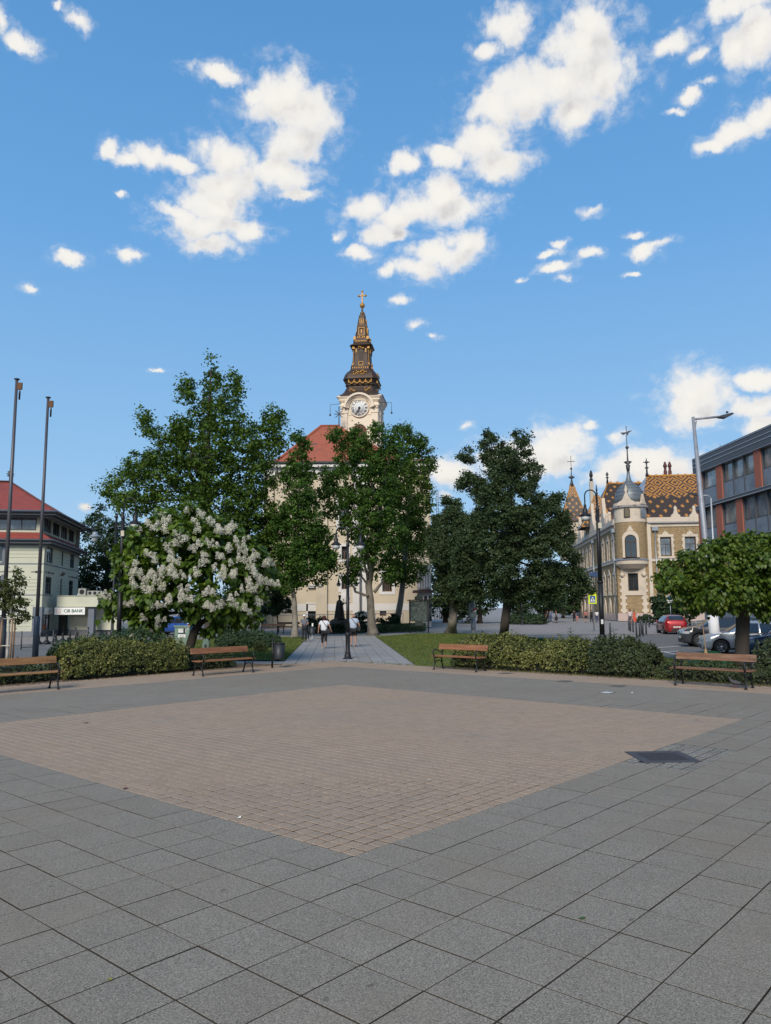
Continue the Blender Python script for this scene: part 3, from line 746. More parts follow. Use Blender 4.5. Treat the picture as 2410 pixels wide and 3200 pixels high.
C1 = zA([(1130,422,36),(1152,462,44),(1232,422,44),(1332,382,34),(1332,432,44),(1252,482,54),(1182,542,56),(1100,612,44),(1090,702,44),(1112,782,44),(1172,652,82),(1280,562,82),(1402,422,40),(1400,522,72),
  (1332,652,100),(1332,782,92),(1222,762,76),(1182,852,44),(1240,902,54),(1380,882,92),(1300,982,52),(1222,1042,44),(1202,1102,36),(1380,1062,58),(1290,880,70),(1110,1010,26)], 300, 1080, 1.5145)
p = G(1166, 1983)
tC, _ = tree('broad plane tree with thick pale mottled trunk right of the central lamp', (p.x, p.y), 60.5, [(1160,1940),(1158,1880),(1152,1830),(1165,1760),(1185,1650),(1200,1500)], [.40,.31,.28,.27,.20,.13,.06], C1, 3.6, 34000, .22, lf_plane2, m_bark_plane, 'park trees', clump=.5, nlimb=8, limb_r=.16)
for a, b, r in (((1152,1862),(1112,1850),.14),((1112,1850),(1098,1820),.10),((1170,1850),(1200,1815),.15),((1150,1810),(1135,1740),.13)):
    limb('branch', AT(*a, 60.3) - tC.location, AT(*b, 60.0) - tC.location, r, r*.6, m_bark_plane, tC)
D1 = zA([(1452,422,52),(1532,452,36),(1502,502,62),(1582,512,26),(1572,562,38),(1432,622,92),(1532,622,54),(1562,682,34),(1542,752,54),(1452,762,100),(1502,882,74),(1542,962,44),(1452,1002,92),(1482,1092,54),
  (1532,1062,36),(1400,700,60),(1420,1080,50)], 300, 1080, 1.5145)
tree('leafy plane tree with leaning trunk behind the notice board', (AT(1240,1950,72).x, 72), 72, [(1243,1930),(1252,1880),(1262,1800),(1275,1650),(1280,1500)], [.36,.31,.28,.23,.16,.07], D1, 3.6, 26000, .24, lf_plane, m_bark_plane, 'park trees', clump=.55, nlimb=7)
E1 = zA([(590,150,30),(620,190,34),(822,152,34),(902,182,34),(852,222,44),(702,262,50),(560,242,42),(432,272,28),(400,342,32),(366,332,22),(432,362,34),(602,332,72),(752,332,82),(902,302,42),(932,402,54),
  (1002,432,28),(652,452,92),(802,452,92),(952,502,44),(422,502,50),(362,562,42),(482,562,82),(702,602,120),(902,602,82),(562,642,92),(1002,702,74),(1132,682,50),(1182,652,24),(1102,762,82),(1202,802,42),
  (1202,882,62),(1242,982,52),(1202,1082,74),(1282,1152,52),(1252,1282,72),(1332,1292,42),(1382,1352,48),(1422,1422,30),(1302,1422,66),(1152,1402,86),(1002,1302,136),(1002,1082,130),(902,852,140),
  (702,802,140),(552,852,112),(802,1052,140),(602,1052,140),(452,1002,112),(702,1252,140),(502,1252,120),(852,1422,86),(652,1402,80),(1052,1462,52),(480,1420,66),(760,1490,50),(380,1180,90),(370,1330,80),(420,1080,80),(390,1440,50),(1120,1300,110),(1100,950,100)], 1300, 1300, 2.602)
p = G(1573, 2008)
tree('dense dark conical tree with stout trunk behind the right hedge', (p.x, p.y), 43, [(1578,1950),(1585,1890),(1590,1750),(1595,1600),(1600,1450)], [.29,.25,.23,.17,.11,.04], E1, 3.4, 125000, .135, lf_dark, m_bark_dark, 'park trees', clump=.30, per=30, nlimb=12, limb_r=.10, fill=.45)
F1 = zA([(250,692,32),(322,722,44),(302,822,92),(182,852,52),(152,952,72),(252,1002,112),(202,1122,100),(132,1052,42),(252,1252,100),(202,1382,52),(302,1352,92),(352,1152,112),(402,902,100),(172,1502,40),
  (252,1482,52),(402,1452,70),(350,1520,50)], 1300, 1300, 2.602)
p = G(1410, 1980)
tF, _ = tree('grey-green tree with pale split trunk between notice board and poster column', (p.x, p.y), 60, [(1415,1940),(1418,1900),(1410,1850),(1400,1750),(1395,1620)], [.40,.34,.30,.22,.15,.07], F1, 3.4, 52000, .165, lf_dark, m_bark_plane, 'park trees', clump=.4, nlimb=7)
limb('branch', AT(1422,1912,60) - tF.location, AT(1455,1870,60) - tF.location, .22, .14, m_bark_plane, tF)
# trees further back
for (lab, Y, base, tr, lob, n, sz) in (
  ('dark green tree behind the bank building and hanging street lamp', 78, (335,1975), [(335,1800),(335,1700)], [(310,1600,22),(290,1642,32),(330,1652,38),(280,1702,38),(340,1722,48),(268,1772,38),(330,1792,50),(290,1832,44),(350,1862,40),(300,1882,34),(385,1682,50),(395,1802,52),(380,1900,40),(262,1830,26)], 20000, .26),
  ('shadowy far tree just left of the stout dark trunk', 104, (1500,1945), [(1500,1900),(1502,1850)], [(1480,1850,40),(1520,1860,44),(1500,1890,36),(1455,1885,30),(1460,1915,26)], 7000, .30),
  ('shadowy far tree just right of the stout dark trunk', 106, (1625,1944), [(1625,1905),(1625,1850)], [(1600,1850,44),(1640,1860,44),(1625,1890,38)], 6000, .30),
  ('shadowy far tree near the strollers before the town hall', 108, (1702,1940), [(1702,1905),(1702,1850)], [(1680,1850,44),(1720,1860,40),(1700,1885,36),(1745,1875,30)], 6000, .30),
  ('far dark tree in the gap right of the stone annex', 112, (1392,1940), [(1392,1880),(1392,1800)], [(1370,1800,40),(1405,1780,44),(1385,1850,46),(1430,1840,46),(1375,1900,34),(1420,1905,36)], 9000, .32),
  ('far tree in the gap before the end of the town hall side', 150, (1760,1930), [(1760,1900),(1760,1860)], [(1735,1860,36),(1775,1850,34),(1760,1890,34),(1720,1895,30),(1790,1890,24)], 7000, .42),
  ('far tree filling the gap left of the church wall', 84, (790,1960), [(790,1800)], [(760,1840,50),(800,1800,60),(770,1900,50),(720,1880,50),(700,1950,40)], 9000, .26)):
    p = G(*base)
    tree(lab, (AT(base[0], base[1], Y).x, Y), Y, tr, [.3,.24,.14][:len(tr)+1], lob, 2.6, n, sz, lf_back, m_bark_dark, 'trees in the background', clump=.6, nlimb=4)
p = AT(868, 1975, 66)
tree('small round dark tree with thin stems by the church wall', (p.x, 66), 66, [(868,1930),(870,1890)], [.06,.05,.04], [(850,1850,28),(880,1838,26),(866,1886,28),(836,1902,20),(892,1884,20),(858,1905,20),(905,1905,14)], 1.2, 7000, .17, lf_back, m_bark_dark, None, name='small_tree', clump=.25, nlimb=6, limb_r=.035)

# young staked tree at the left edge
p = G(22, 2066)
ty = thing('young_tree', 'young tree with white-washed stem tied between wooden stakes at left edge', 'tree', p)
T = lambda x, y, Y=None: AT(x, y, Y or p.y) - p
trunk([(0,0,0), T(28,1960), T(36,1900), T(50,1840)], [.055,.05,.045,.02], m_bark_pale, ty, 8, 1.1)
lob = lobes3d([(25,1835,26),(60,1815,22),(45,1865,30),(10,1880,26),(70,1885,22),(35,1905,28),(78,1925,18),(0,1840,26),(-20,1890,30),(60,1945,16),(-30,1830,34),(55,1785,12)], p.y, .7)
crown_leaves('crown', [(l[0] - np.array(p), l[1]) for l in lob], 5200, .10, leafmat('young_leaf', [(.05, (.03,.05,.012)), (.5, (.065,.09,.022)), (1, (.15,.15,.045))], .3), ty, .16, 16, .3)
for a, b in (((50,1890),(75,1840)),((40,1900),(10,1850)),((45,1880),(48,1800)),((36,1910),(70,1915))): limb('branch', T(*a), T(*b), .018, .006, m_bark_dark, ty)
m_stake = M('stake_wood', (.27, .165, .095), .85, 0, .25, 5, .4, 30)
for dx, dy in ((-.24, -.16), (.20, -.18), (.10, .26)): MB().tube([(dx, dy, 0), (dx + .03, dy, 1.72)], .035, 8).build('stake', m_stake, ty)
for z in (.62, 1.7): MB().tube([(-.24, -.16, z), (.20, -.18, z), (.10, .26, z), (-.24, -.16, z)], .02, 6).build('tie', M('tie_band', (.5, .46, .40), .8), ty)

# ---- catalpas with single large leaves
def heart_mesh(mat):
    V, Fq = heart_arrays(np.zeros((1,3)), np.array([[1., 0, 0]]), np.array([[0., 0, 1]]), 1.0)
    return np_mesh('leaf', V, Fq, mat)
def catalpa(label, base, Y, tr_px, tr_r, pl, D, n, size, lmat, limbs, droop=.5):
    pts = [Vector((base[0], base[1], 0))] + [AT(x, y, Yq) for x, y, Yq in tr_px]
    t = thing('catalpa_tree', label, 'tree', pts[0]); o0 = np.array(pts[0])
    trunk([q - pts[0] for q in pts], tr_r, m_bark_dark, t, 12, 1.25)
    lob = [(l[0] - o0, l[1]) for l in lobes3d(pl, Y, D)]
    pos, d = scatter(lob, n, .24, 6, .55)
    dirs = unit(d*.75 + np.array([0, 0, -droop]) + nrng.normal(size=pos.shape)*.3)
    nn = unit(np.array([0, 0, 1.0]) + d*.6 + nrng.normal(size=pos.shape)*.25)
    sz = size * nrng.uniform(.6, 1.2, len(pos))
    front = pos[:,1] + pos[:,2]*-.02; order = np.argsort(front)
    near = order[:300]; rest = order[300:]
    V, Fq = heart_arrays(pos[rest], dirs[rest], nn[rest], sz[rest])
    cr = link('crown', np_mesh('crown', V, Fq, lmat), t); tag(cr, kind='stuff')
    hm = heart_mesh(lmat)
    for i in near:
        x = Vector(dirs[i]); y = Vector(nn[i]).cross(x).normalized(); z = x.cross(y)
        o = link('leaf', hm, cr)
        o.matrix_local = Matrix(((x.x,y.x,z.x,pos[i][0]),(x.y,y.y,z.y,pos[i][1]),(x.z,y.z,z.z,pos[i][2]),(0,0,0,1))) @ Matrix.Scale(float(sz[i]), 4)
    for a, b, r in limbs:
        limb('branch', AT(*a) - pts[0], AT(*b) - pts[0], r, r*.45, m_bark_dark, t, .02)
    return t, cr, pts[0]
K1 = zA([(820,305,74),(605,372,110),(1050,402,100),(450,422,62),(1180,442,62),(750,472,140),(950,522,140),(350,482,54),(332,562,82),(232,602,52),(192,682,44),(500,622,120),(702,682,140),(1100,622,120),(1280,562,82),
  (1382,652,72),(1482,762,62),(1520,832,36),(302,752,92),(452,832,112),(652,882,120),(902,752,140),(1200,802,120),(1402,882,100),(1490,902,54),(202,802,44),(302,922,92),(452,1002,112),(702,1002,110),(952,1002,110),
  (1250,1002,100),(1402,1002,72),(252,1102,90),(102,1032,52),(82,1082,34),(402,1122,92),(552,1152,82),(122,1162,50),(402,1232,80),(540,1232,62),(332,1312,42),(832,1152,82),(1002,1132,82),(1152,1152,82),(1302,1132,82),
  (1382,1202,52),(1232,1242,52),(1052,1282,52),(952,1332,34),(502,1302,52)], 300, 1500, 2.777)
YC = 29.0; p = AT(596, 2078, YC)
tK, crK, pK = catalpa('round catalpa tree covered in white flower clusters behind the left hedge', (p.x, YC), YC, [(588,2040,YC),(604,1985,YC),(618,1955,YC)], [.20,.17,.16,.15], K1, 2.3, 16000, .245, lf_cat,
  [((618,1960,YC),(545,1900,28.6),.12),((618,1958,YC),(700,1890,29.2),.12),((616,1962,YC),(640,1820,29.0),.13),((545,1900,28.6),(440,1820,28.4),.07),((560,1912,28.7),(440,1930,28.0),.07),((640,1820,29),(560,1700,28.8),.07),((700,1890,29.2),(790,1790,29.4),.07)])
fl = [(820,260),(900,290),(560,340),(600,350),(520,400),(600,440),(450,380),(870,350),(1000,380),(1080,420),(1150,400),(1190,400),(1040,440),(350,450),(720,470),(760,530),(600,570),(920,540),(850,600),(1120,610),(660,640),(440,650),
  (700,700),(960,660),(1060,680),(950,720),(1240,540),(1310,530),(1280,600),(1400,640),(1340,680),(1250,680),(1480,720),(1520,720),(330,730),(250,740),(350,790),(310,830),(560,780),(600,830),(480,830),(520,880),(720,830),(790,850),
  (1150,750),(1060,780),(1200,790),(1180,840),(880,800),(1350,830),(1450,870),(1400,880),(1300,880),(1480,920),(1540,910),(340,910),(440,950),(560,920),(480,980),(750,950),(800,1030),(760,1030),(940,990),(980,980),(1300,940),(1350,950),
  (80,1000),(60,1020),(250,1100),(340,1060),(320,1090),(500,1100),(560,1110),(600,1050),(960,1080),(1020,1110),(1090,1080),(1200,1100),(1300,1130),(1370,1150),(1400,1060),(430,1220),(550,1200),(560,1240),(440,1290),(330,1330),
  (1380,1210),(1200,1010),(1110,850),(640,700),(690,560),(1020,560),(520,690),(400,870),(640,790),(860,440),(1330,740),(1120,470)]
def panicle():
    n = 165; h = nrng.random(n); ang = nrng.uniform(0, 6.28, n); r = .20 * (1 - .7*h) * np.sqrt(nrng.random(n)) + .01
    C = np.stack([np.cos(ang)*r, np.sin(ang)*r, h*.38 - .1], -1)
    nn = unit(nrng.normal(size=(n, 3)) + np.array([0, -.3, .3]))
    V, Fq = leaf_arrays(C, nn, nrng.uniform(.028, .048, n), .9, .35); return np_mesh('flower_cluster', V, Fq, m_petal)
pan = [panicle() for _ in range(6)]
cx, cy, rx, ry = 300 + 850/2.777, 1500 + 800/2.777, 720/2.777, 560/2.777
for x, y in fl:
    X, Yp = 300 + x/2.777, 1500 + y/2.777
    for k in range(3):
        Xk, Yk = X + rng.uniform(-14, 14), Yp + rng.uniform(-10, 10)
        q = ((Xk - cx)/rx)**2 + ((Yk - cy)/ry)**2
        dep = YC - 2.3 * math.sqrt(max(.05, 1 - q)) - rng.uniform(.08, .48)
        o = link('flower_cluster', rng.choice(pan), crK, AT(Xk, Yk, dep) - pK)
        s = rng.uniform(.38, .78); o.scale = (s, s, s); o.rotation_euler = (rng.uniform(-.5, .5), rng.uniform(-.5, .5), rng.uniform(0, 6.28))
KB = zA([(1350,752,80),(1500,742,84),(1620,762,90),(1200,826,84),(1062,880,80),(910,925,60),(1350,882,130),(1550,902,140),(1150,982,112),(962,1022,92),(852,992,40),(872,1072,42),(1002,1132,82),(1152,1142,104),(1300,1082,136),
  (1500,1082,140),(1652,1002,140),(1752,902,140),(1800,1052,140),(1252,1222,62),(1102,1222,44),(1402,1192,66),(1602,1192,90),(1752,1192,90),(1622,1272,50),(1950,980,140),(2050,1060,110),(1950,1160,100),(1260,770,50)], 1700, 1380, 2.3465)
YB = 28.0; p = AT(2318, 2072, YB)
tB, crB, pB = catalpa('flat-topped globe catalpa with thick dark trunk behind the right bench', (p.x, YB), YB, [(2320,2000,YB),(2322,1930,YB),(2325,1890,YB)], [.26,.24,.23,.22], KB, 2.5, 23000, .155, lf_ball,
  [((2322,1920,YB),(2230,1850,27.5),.12),((2324,1915,YB),(2400,1830,27.6),.12),((2324,1905,YB),(2330,1780,28.2),.13),((2230,1850,27.5),(2130,1810,27.4),.07),((2400,1830,27.6),(2500,1800,28),.07)], .75)

# ---- hedges and shrubs
def hedge(label, a, b, w, h, n, size, mat, cat='hedge', name='hedge', group=None, sprigs=60, rough=.2, taper=0.0):
    a, b = Vector(a), Vector(b); L = (b - a).length; d = (b - a) / L; nrm = Vector((-d.y, d.x, 0))
    t = thing(name, label, cat, ((a + b)/2).to_tuple(), 0, group); O = (a + b)/2
    ph = [rng.uniform(0, 6.28) for _ in range(6)]
    def prof(s):  # uneven height / width along the hedge
        k = .5*math.sin(s*1.7 + ph[0]) + .3*math.sin(s*3.9 + ph[1]) + .2*math.sin(s*8.3 + ph[2])
        k2 = .5*math.sin(s*1.3 + ph[3]) + .3*math.sin(s*4.3 + ph[4])
        e = min(1.0, min(s, L - s)/.45 + .35)
        return h * (1 + rough*k) * e ** .5 * (1 - taper * s / L), w/2 * (1 + rough*k2) * e ** .6
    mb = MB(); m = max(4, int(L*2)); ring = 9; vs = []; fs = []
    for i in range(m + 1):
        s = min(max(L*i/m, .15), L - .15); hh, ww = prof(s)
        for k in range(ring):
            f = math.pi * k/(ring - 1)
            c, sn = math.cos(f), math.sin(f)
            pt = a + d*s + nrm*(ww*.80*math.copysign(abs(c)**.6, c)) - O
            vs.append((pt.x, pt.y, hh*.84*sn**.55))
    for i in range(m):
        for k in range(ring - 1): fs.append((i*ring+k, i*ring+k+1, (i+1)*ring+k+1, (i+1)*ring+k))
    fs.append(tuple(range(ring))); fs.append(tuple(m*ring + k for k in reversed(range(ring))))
    mb.add(vs, fs, True); mb.build('solid_core', m_core, t)
    C, Nn = [], []
    per = 7
    for i in range(n // per):
        s = rng.uniform(0, L); hh, ww = prof(s)
        f = math.pi * rng.random() if rng.random() < .75 else rng.choice((rng.uniform(0, .5), math.pi - rng.uniform(0, .5)))
        if rng.random() < .06: f = math.pi/2 + rng.uniform(-.9, .9)
        c, sn = math.cos(f), math.sin(f); k = rng.uniform(.84, 1.04)
        pt = a + d*s + nrm*(ww*k*math.copysign(abs(c)**.6, c)) - O; z = hh*k*max(.03, sn)**.55
        out = nrm*c + Vector((0, 0, sn*.8 + .25))
        for q in range(per):
            C.append((pt.x + rng.gauss(0, .04), pt.y + rng.gauss(0, .04), max(.01, z + rng.gauss(0, .035)))); Nn.append((out.x + rng.gauss(0, .5), out.y + rng.gauss(0, .5), out.z + rng.gauss(0, .5)))
    for i in range(sprigs):      # shoots standing out of the top
        s = rng.uniform(.1, L - .1); hh, ww = prof(s); pt = a + d*s + nrm*rng.uniform(-ww, ww)*.7 - O; H = rng.uniform(.06, .26)
        for q in range(9): C.append((pt.x + rng.gauss(0, .02), pt.y + rng.gauss(0, .02), hh*.95 + H*q/9)); Nn.append((rng.gauss(0, 1), rng.gauss(0, 1), .5))
    C, Nn = np.array(C), unit(np.array(Nn))
    V, Fq = leaf_arrays(C, Nn, size * nrng.uniform(.6, 1.3, len(C)), .6)
    tag(link('leaves', np_mesh('leaves', V, Fq, mat), t), kind='stuff'); return t
hg = 'hedges round the plaza'
hedge('yellow variegated hedge left of the white-flowering tree', UV(6.1, EV+.85), UV(10.4, EV+.85), 1.35, .98, 17000, .075, lf_euon, group=hg, sprigs=90)
hedge('low dark hedge behind the bench at the left edge', UV(-2.5, EV+1.0), UV(6.0, EV+1.0), 1.2, .50, 9000, .075, lf_hedge, group=hg, sprigs=110)
hedge('low dark hedge behind the bench left of the path', UV(9.9, EV+.95), UV(12.6, EV+.95), .9, .55, 5000, .07, lf_hedge, group=hg, sprigs=30)
hedge('bushy blue-green hedge at the foot of the flowering tree', UV(6.6, EV+2.3), UV(11.0, EV+2.1), 1.2, 1.18, 9000, .085, lf_green, group=hg, sprigs=60)
hedge('yellow variegated hedge right behind the bench beside the lawn', UV(EU+.95, 11.8), UV(EU+.85, 6.5), 1.5, 1.0, 17000, .075, lf_euon, group=hg, sprigs=90)
hedge('darker green hedge at the foot of the right lamp post', UV(EU+.85, 6.6), UV(EU+.85, 4.5), 1.4, 1.0, 11000, .08, lf_hedge, group=hg, sprigs=90)
hedge('low sparse hedge directly behind the rightmost bench', UV(EU+.75, 4.5), UV(EU+.75, .3), .9, .42, 5000, .075, lf_hedge, group=hg, sprigs=50)
hedge('dark hedge at the right edge around the globe catalpa trunk', UV(EU+1.3, 2.0), UV(EU+1.0, -5.0), 1.4, .98, 11000, .08, lf_hedge, group=hg, sprigs=60)
a, b = G(676, 2028), G(874, 2022)
hedge('clipped low hedge beyond the bench left of the path', a, b, 1.1, .85, 9000, .09, lf_green, sprigs=20)
a, b = AT(1590, 1945, 98), AT(1702, 1942, 94); a.z = b.z = 0
hedge('far clipped hedge in the shade of the park trees', a, b, 1.6, 1.2, 4000, .2, lf_green, sprigs=0)
# shrubs near the statue and the church
def shrub(label, px, py, Y, rx, h, n, size, mat, flowers=0, name='shrub', cat='shrub', group=None):
    p = AT(px, py, Y); p.z = 0; t = thing(name, label, cat, p, 0, group)
    lob = [(np.array([rng.uniform(-.6, .6)*rx, rng.uniform(-.4, .4)*rx, h*rng.uniform(.25, .68)]), min(rx, h)*rng.uniform(.3, .45)) for _ in range(9)]
    crown_leaves('leaves', lob, n, size, mat, t, .14, 14, .5)
    for k in range(5): limb('stem', (0, 0, 0), lob[k][0], .02, .008, m_bark_dark, t)
    if flowers:
        fm = MB(); fm.ball((0, 0, 0), .09, 7, 5); me = fm.mesh('blossom', m_petal)
        for k in range(flowers):
            c, r = rng.choice(lob); d = Vector((rng.gauss(0, 1), -abs(rng.gauss(0, 1)), abs(rng.gauss(0, .8)))).normalized()
            o = link('blossom', me, t, Vector(c) + d*r*1.05); o.scale = [rng.uniform(.6, 1.3)]*3
    return t
shrub('bush with round white blossoms beside the thick plane trunk', 1143, 1962, 68, 1.0, 2.1, 5000, .13, lf_green, 46, 'flowering_bush', 'bush')
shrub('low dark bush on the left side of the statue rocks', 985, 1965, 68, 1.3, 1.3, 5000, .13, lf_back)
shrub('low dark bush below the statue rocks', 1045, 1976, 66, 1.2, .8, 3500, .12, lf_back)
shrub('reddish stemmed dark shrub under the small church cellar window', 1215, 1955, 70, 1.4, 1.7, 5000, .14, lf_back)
shrub('small dark shrub right of the thick plane trunk', 1192, 1966, 67, .7, .9, 2500, .12, lf_back)
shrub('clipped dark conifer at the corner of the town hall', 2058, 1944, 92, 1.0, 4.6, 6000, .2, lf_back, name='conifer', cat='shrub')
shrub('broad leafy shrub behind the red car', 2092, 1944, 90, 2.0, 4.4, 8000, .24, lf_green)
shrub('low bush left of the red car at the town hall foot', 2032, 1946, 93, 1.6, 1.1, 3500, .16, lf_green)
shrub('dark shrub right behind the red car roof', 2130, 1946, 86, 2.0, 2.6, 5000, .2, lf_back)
shrub('yellow-green young shrub in the grass beyond the near bin', 812, 2030, 37, .4, .55, 1500, .07, lf_euon)
# lavender strip by the church
def strip(label, pts, h, n, mat, name='flower_bed'):
    P = [Vector(q) for q in pts]; C, Nn = [], []
    for i in range(n):
        s, u = rng.random(), rng.random(); q = P[0].lerp(P[1], s).lerp(P[3].lerp(P[2], s), u)
        C.append((q.x, q.y, h*rng.random())); Nn.append((rng.gauss(0, 1), rng.gauss(0, 1), .2))
    V, Fq = leaf_arrays(np.array(C), unit(np.array(Nn)), .22, .22)
    tag(link(name, np_mesh(name, V, Fq, mat)), label, 'flower bed', kind='stuff')
strip('grey-green lavender bed along the church wall', [AT(1165, 1975, 65), AT(1330, 1972, 69), AT(1330, 1960, 74), AT(1180, 1962, 72)], .62, 7000, lf_green)
strip('low ground cover at the feet of the statue rocks', [AT(960, 1985, 64), AT(1140, 1982, 65), AT(1140, 1972, 69), AT(960, 1974, 68)], .25, 3500, lf_back)
# tall broad-leaved weeds above the right hedge
def weed(label, px, py, Y, h):
    p = AT(px, py, Y); p.z = 0; t = thing('tall_weed', label, 'weed', p, 0, 'weeds above the right hedge')
    MB().tube([(0,0,0), (0,0,h)], [.014, .006], 6).build('stem', M('weed_stem', (.06, .10, .03), .7), t)
    hm = np_mesh('leaf', *leaf_arrays(np.array([[.5, 0, 0.]]), np.array([[0., 0, 1]]), 1.0, .3), lf_green)
    V = np.array([[0,0,0],[.45,.14,.05],[1,0,-.08],[.45,-.14,.05]]); hm = np_mesh('leaf', V, np.array([[0,1,2,3]]), lf_green)
    for k in range(16):
        o = link('leaf', hm, t, (0, 0, h*(.45 + .55*k/15))); s = .34*(1 - .5*k/15)
        o.scale = (s, s, s); o.rotation_euler = (0, -rng.uniform(.2, .9), k*2.4)
weed('tall broad-leaved weed above the hedge left of the right lamp post', 1786, 2040, 28.5, 1.25)
weed('tall broad-leaved weed above the hedge right of the right lamp post', 1922, 2060, 26.6, 1.32)
weed('half-hidden weed at the hedge top further left of the right lamp post', 1752, 2045, 28.8, 1.05)

# ------------------------------------------------------------------ buildings
def Tm(x=0, y=0, z=0, rz=0.0): return Matrix.Translation((x, y, z)) @ Matrix.Rotation(rz, 4, 'Z')
def facade(mb, x0, x1, z0, z1, holes, mtx, depth=.28, y=0.0):
    """wall skin facing -y with rectangular openings (x0,x1,z0,z1) and their reveals"""
    xs = sorted({x0, x1, *[h[0] for h in holes], *[h[1] for h in holes]}); zs = sorted({z0, z1, *[h[2] for h in holes], *[h[3] for h in holes]})
    for a, b in zip(xs[:-1], xs[1:]):
        for c, d in zip(zs[:-1], zs[1:]):
            mx, mz = (a+b)/2, (c+d)/2
            if any(h[0] < mx < h[1] and h[2] < mz < h[3] for h in holes): continue
            mb.add([(a,y,c),(b,y,c),(b,y,d),(a,y,d)], [(0,1,2,3)], mtx=mtx)
    for a, b, c, d in holes:
        e = y + depth
        mb.add([(a,y,c),(b,y,c),(b,y,d),(a,y,d),(a,e,c),(b,e,c),(b,e,d),(a,e,d)], [(0,4,5,1),(1,5,6,2),(2,6,7,3),(3,7,4,0)], mtx=mtx)
def window(parent, mtx, x, z, w, h, fm, gm, fw=.09, depth=.20, mull=1, trans=None, name='window', blind=None):
    """frame at the back of a reveal with mullions, panes as sub-parts"""
    mb = MB(); y0, y1 = depth - .07, depth
    mb.box(x-w/2, x-w/2+fw, y0, y1, z, z+h, mtx); mb.box(x+w/2-fw, x+w/2, y0, y1, z, z+h, mtx)
    mb.box(x-w/2+fw, x+w/2-fw, y0, y1, z, z+fw, mtx); mb.box(x-w/2+fw, x+w/2-fw, y0, y1, z+h-fw, z+h, mtx)
    ix0, ix1, iz0, iz1 = x-w/2+fw, x+w/2-fw, z+fw, z+h-fw
    cols = [ix0 + (ix1-ix0)*k/(mull+1) for k in range(mull+2)]
    zt = iz0 + (iz1-iz0)*trans if trans else None
    for c in cols[1:-1]: mb.box(c-fw*.3, c+fw*.3, y0+.005, y1-.005, iz0, zt or iz1, mtx)
    if zt: mb.box(ix0, ix1, y0+.003, y1-.003, zt-fw*.3, zt+fw*.3, mtx)
    o = mb.build(name, fm, parent)
    cells = [(cols[k], cols[k+1], iz0, zt or iz1) for k in range(mull+1)] + ([(ix0, ix1, zt, iz1)] if zt else [])
    for a, b, c, d in cells:
        MB().add([(a,depth-.02,c),(b,depth-.02,c),(b,depth-.02,d),(a,depth-.02,d)], [(0,1,2,3)], mtx=mtx).build('pane', gm, o)
    if blind: MB().box(ix0, ix1, depth+.02, depth+.03, zt if zt else iz0+(iz1-iz0)*.5, iz1, mtx).build('blind', blind, o)
    return o
g_dark = glassmat('window_glass', (.022, .026, .030)); g_mid = glassmat('window_glass_pale', (.09, .10, .11), .08, 1.0); g_off = glassmat('office_glass', (.17, .165, .15), .06, .9)  # office glass: pale beige base colour stands for the sky it reflects

def brickmat(name, c1, c2, mort, bw=.28, bh=.08, var=.3, msize=.012):
    m = bpy.data.materials.new(name); m.use_nodes = True; t = NT(m.node_tree); b = t.n['Principled BSDF']
    tc = t.node('ShaderNodeTexCoord').outputs['Object']; s = t.node('ShaderNodeSeparateXYZ'); t.put(s.inputs[0], tc)
    cb = t.node('ShaderNodeCombineXYZ'); t.put(cb.inputs[0], t.math('ADD', s.outputs[0], s.outputs[1])); t.put(cb.inputs[1], s.outputs[2])
    br = t.node('ShaderNodeTexBrick'); t.put(br.inputs['Vector'], cb.outputs[0])
    br.inputs['Color1'].default_value = (*c1, 1); br.inputs['Color2'].default_value = (*c2, 1); br.inputs['Mortar'].default_value = (*mort, 1)
    br.inputs['Scale'].default_value = 1.0; br.inputs['Mortar Size'].default_value = msize; br.inputs['Brick Width'].default_value = bw; br.inputs['Row Height'].default_value = bh
    n = t.noise(cb.outputs[0], 1.4, 6, .7); n2 = t.noise(t.vec('MULTIPLY', cb.outputs[0], (2.2, 6.5, 1)), 1.0, 2, .6)
    f = t.math('MULTIPLY', t.math('MULTIPLY_ADD', n, var*2, 1-var), t.math('MULTIPLY_ADD', n2, 1.1, .45))
    c = t.vec('SCALE', br.outputs[0], None); t.put(c.node.inputs['Scale'], f)
    t.put(b.inputs['Base Color'], c); b.inputs['Roughness'].default_value = .9; b.inputs['Specular IOR Level'].default_value = .2
    bp = t.node('ShaderNodeBump'); bp.inputs['Strength'].default_value = .4; bp.inputs['Distance'].default_value = .02
    t.put(bp.inputs['Height'], br.outputs['Fac']); t.put(b.inputs['Normal'], bp.outputs[0]); MATS[name] = m; return m
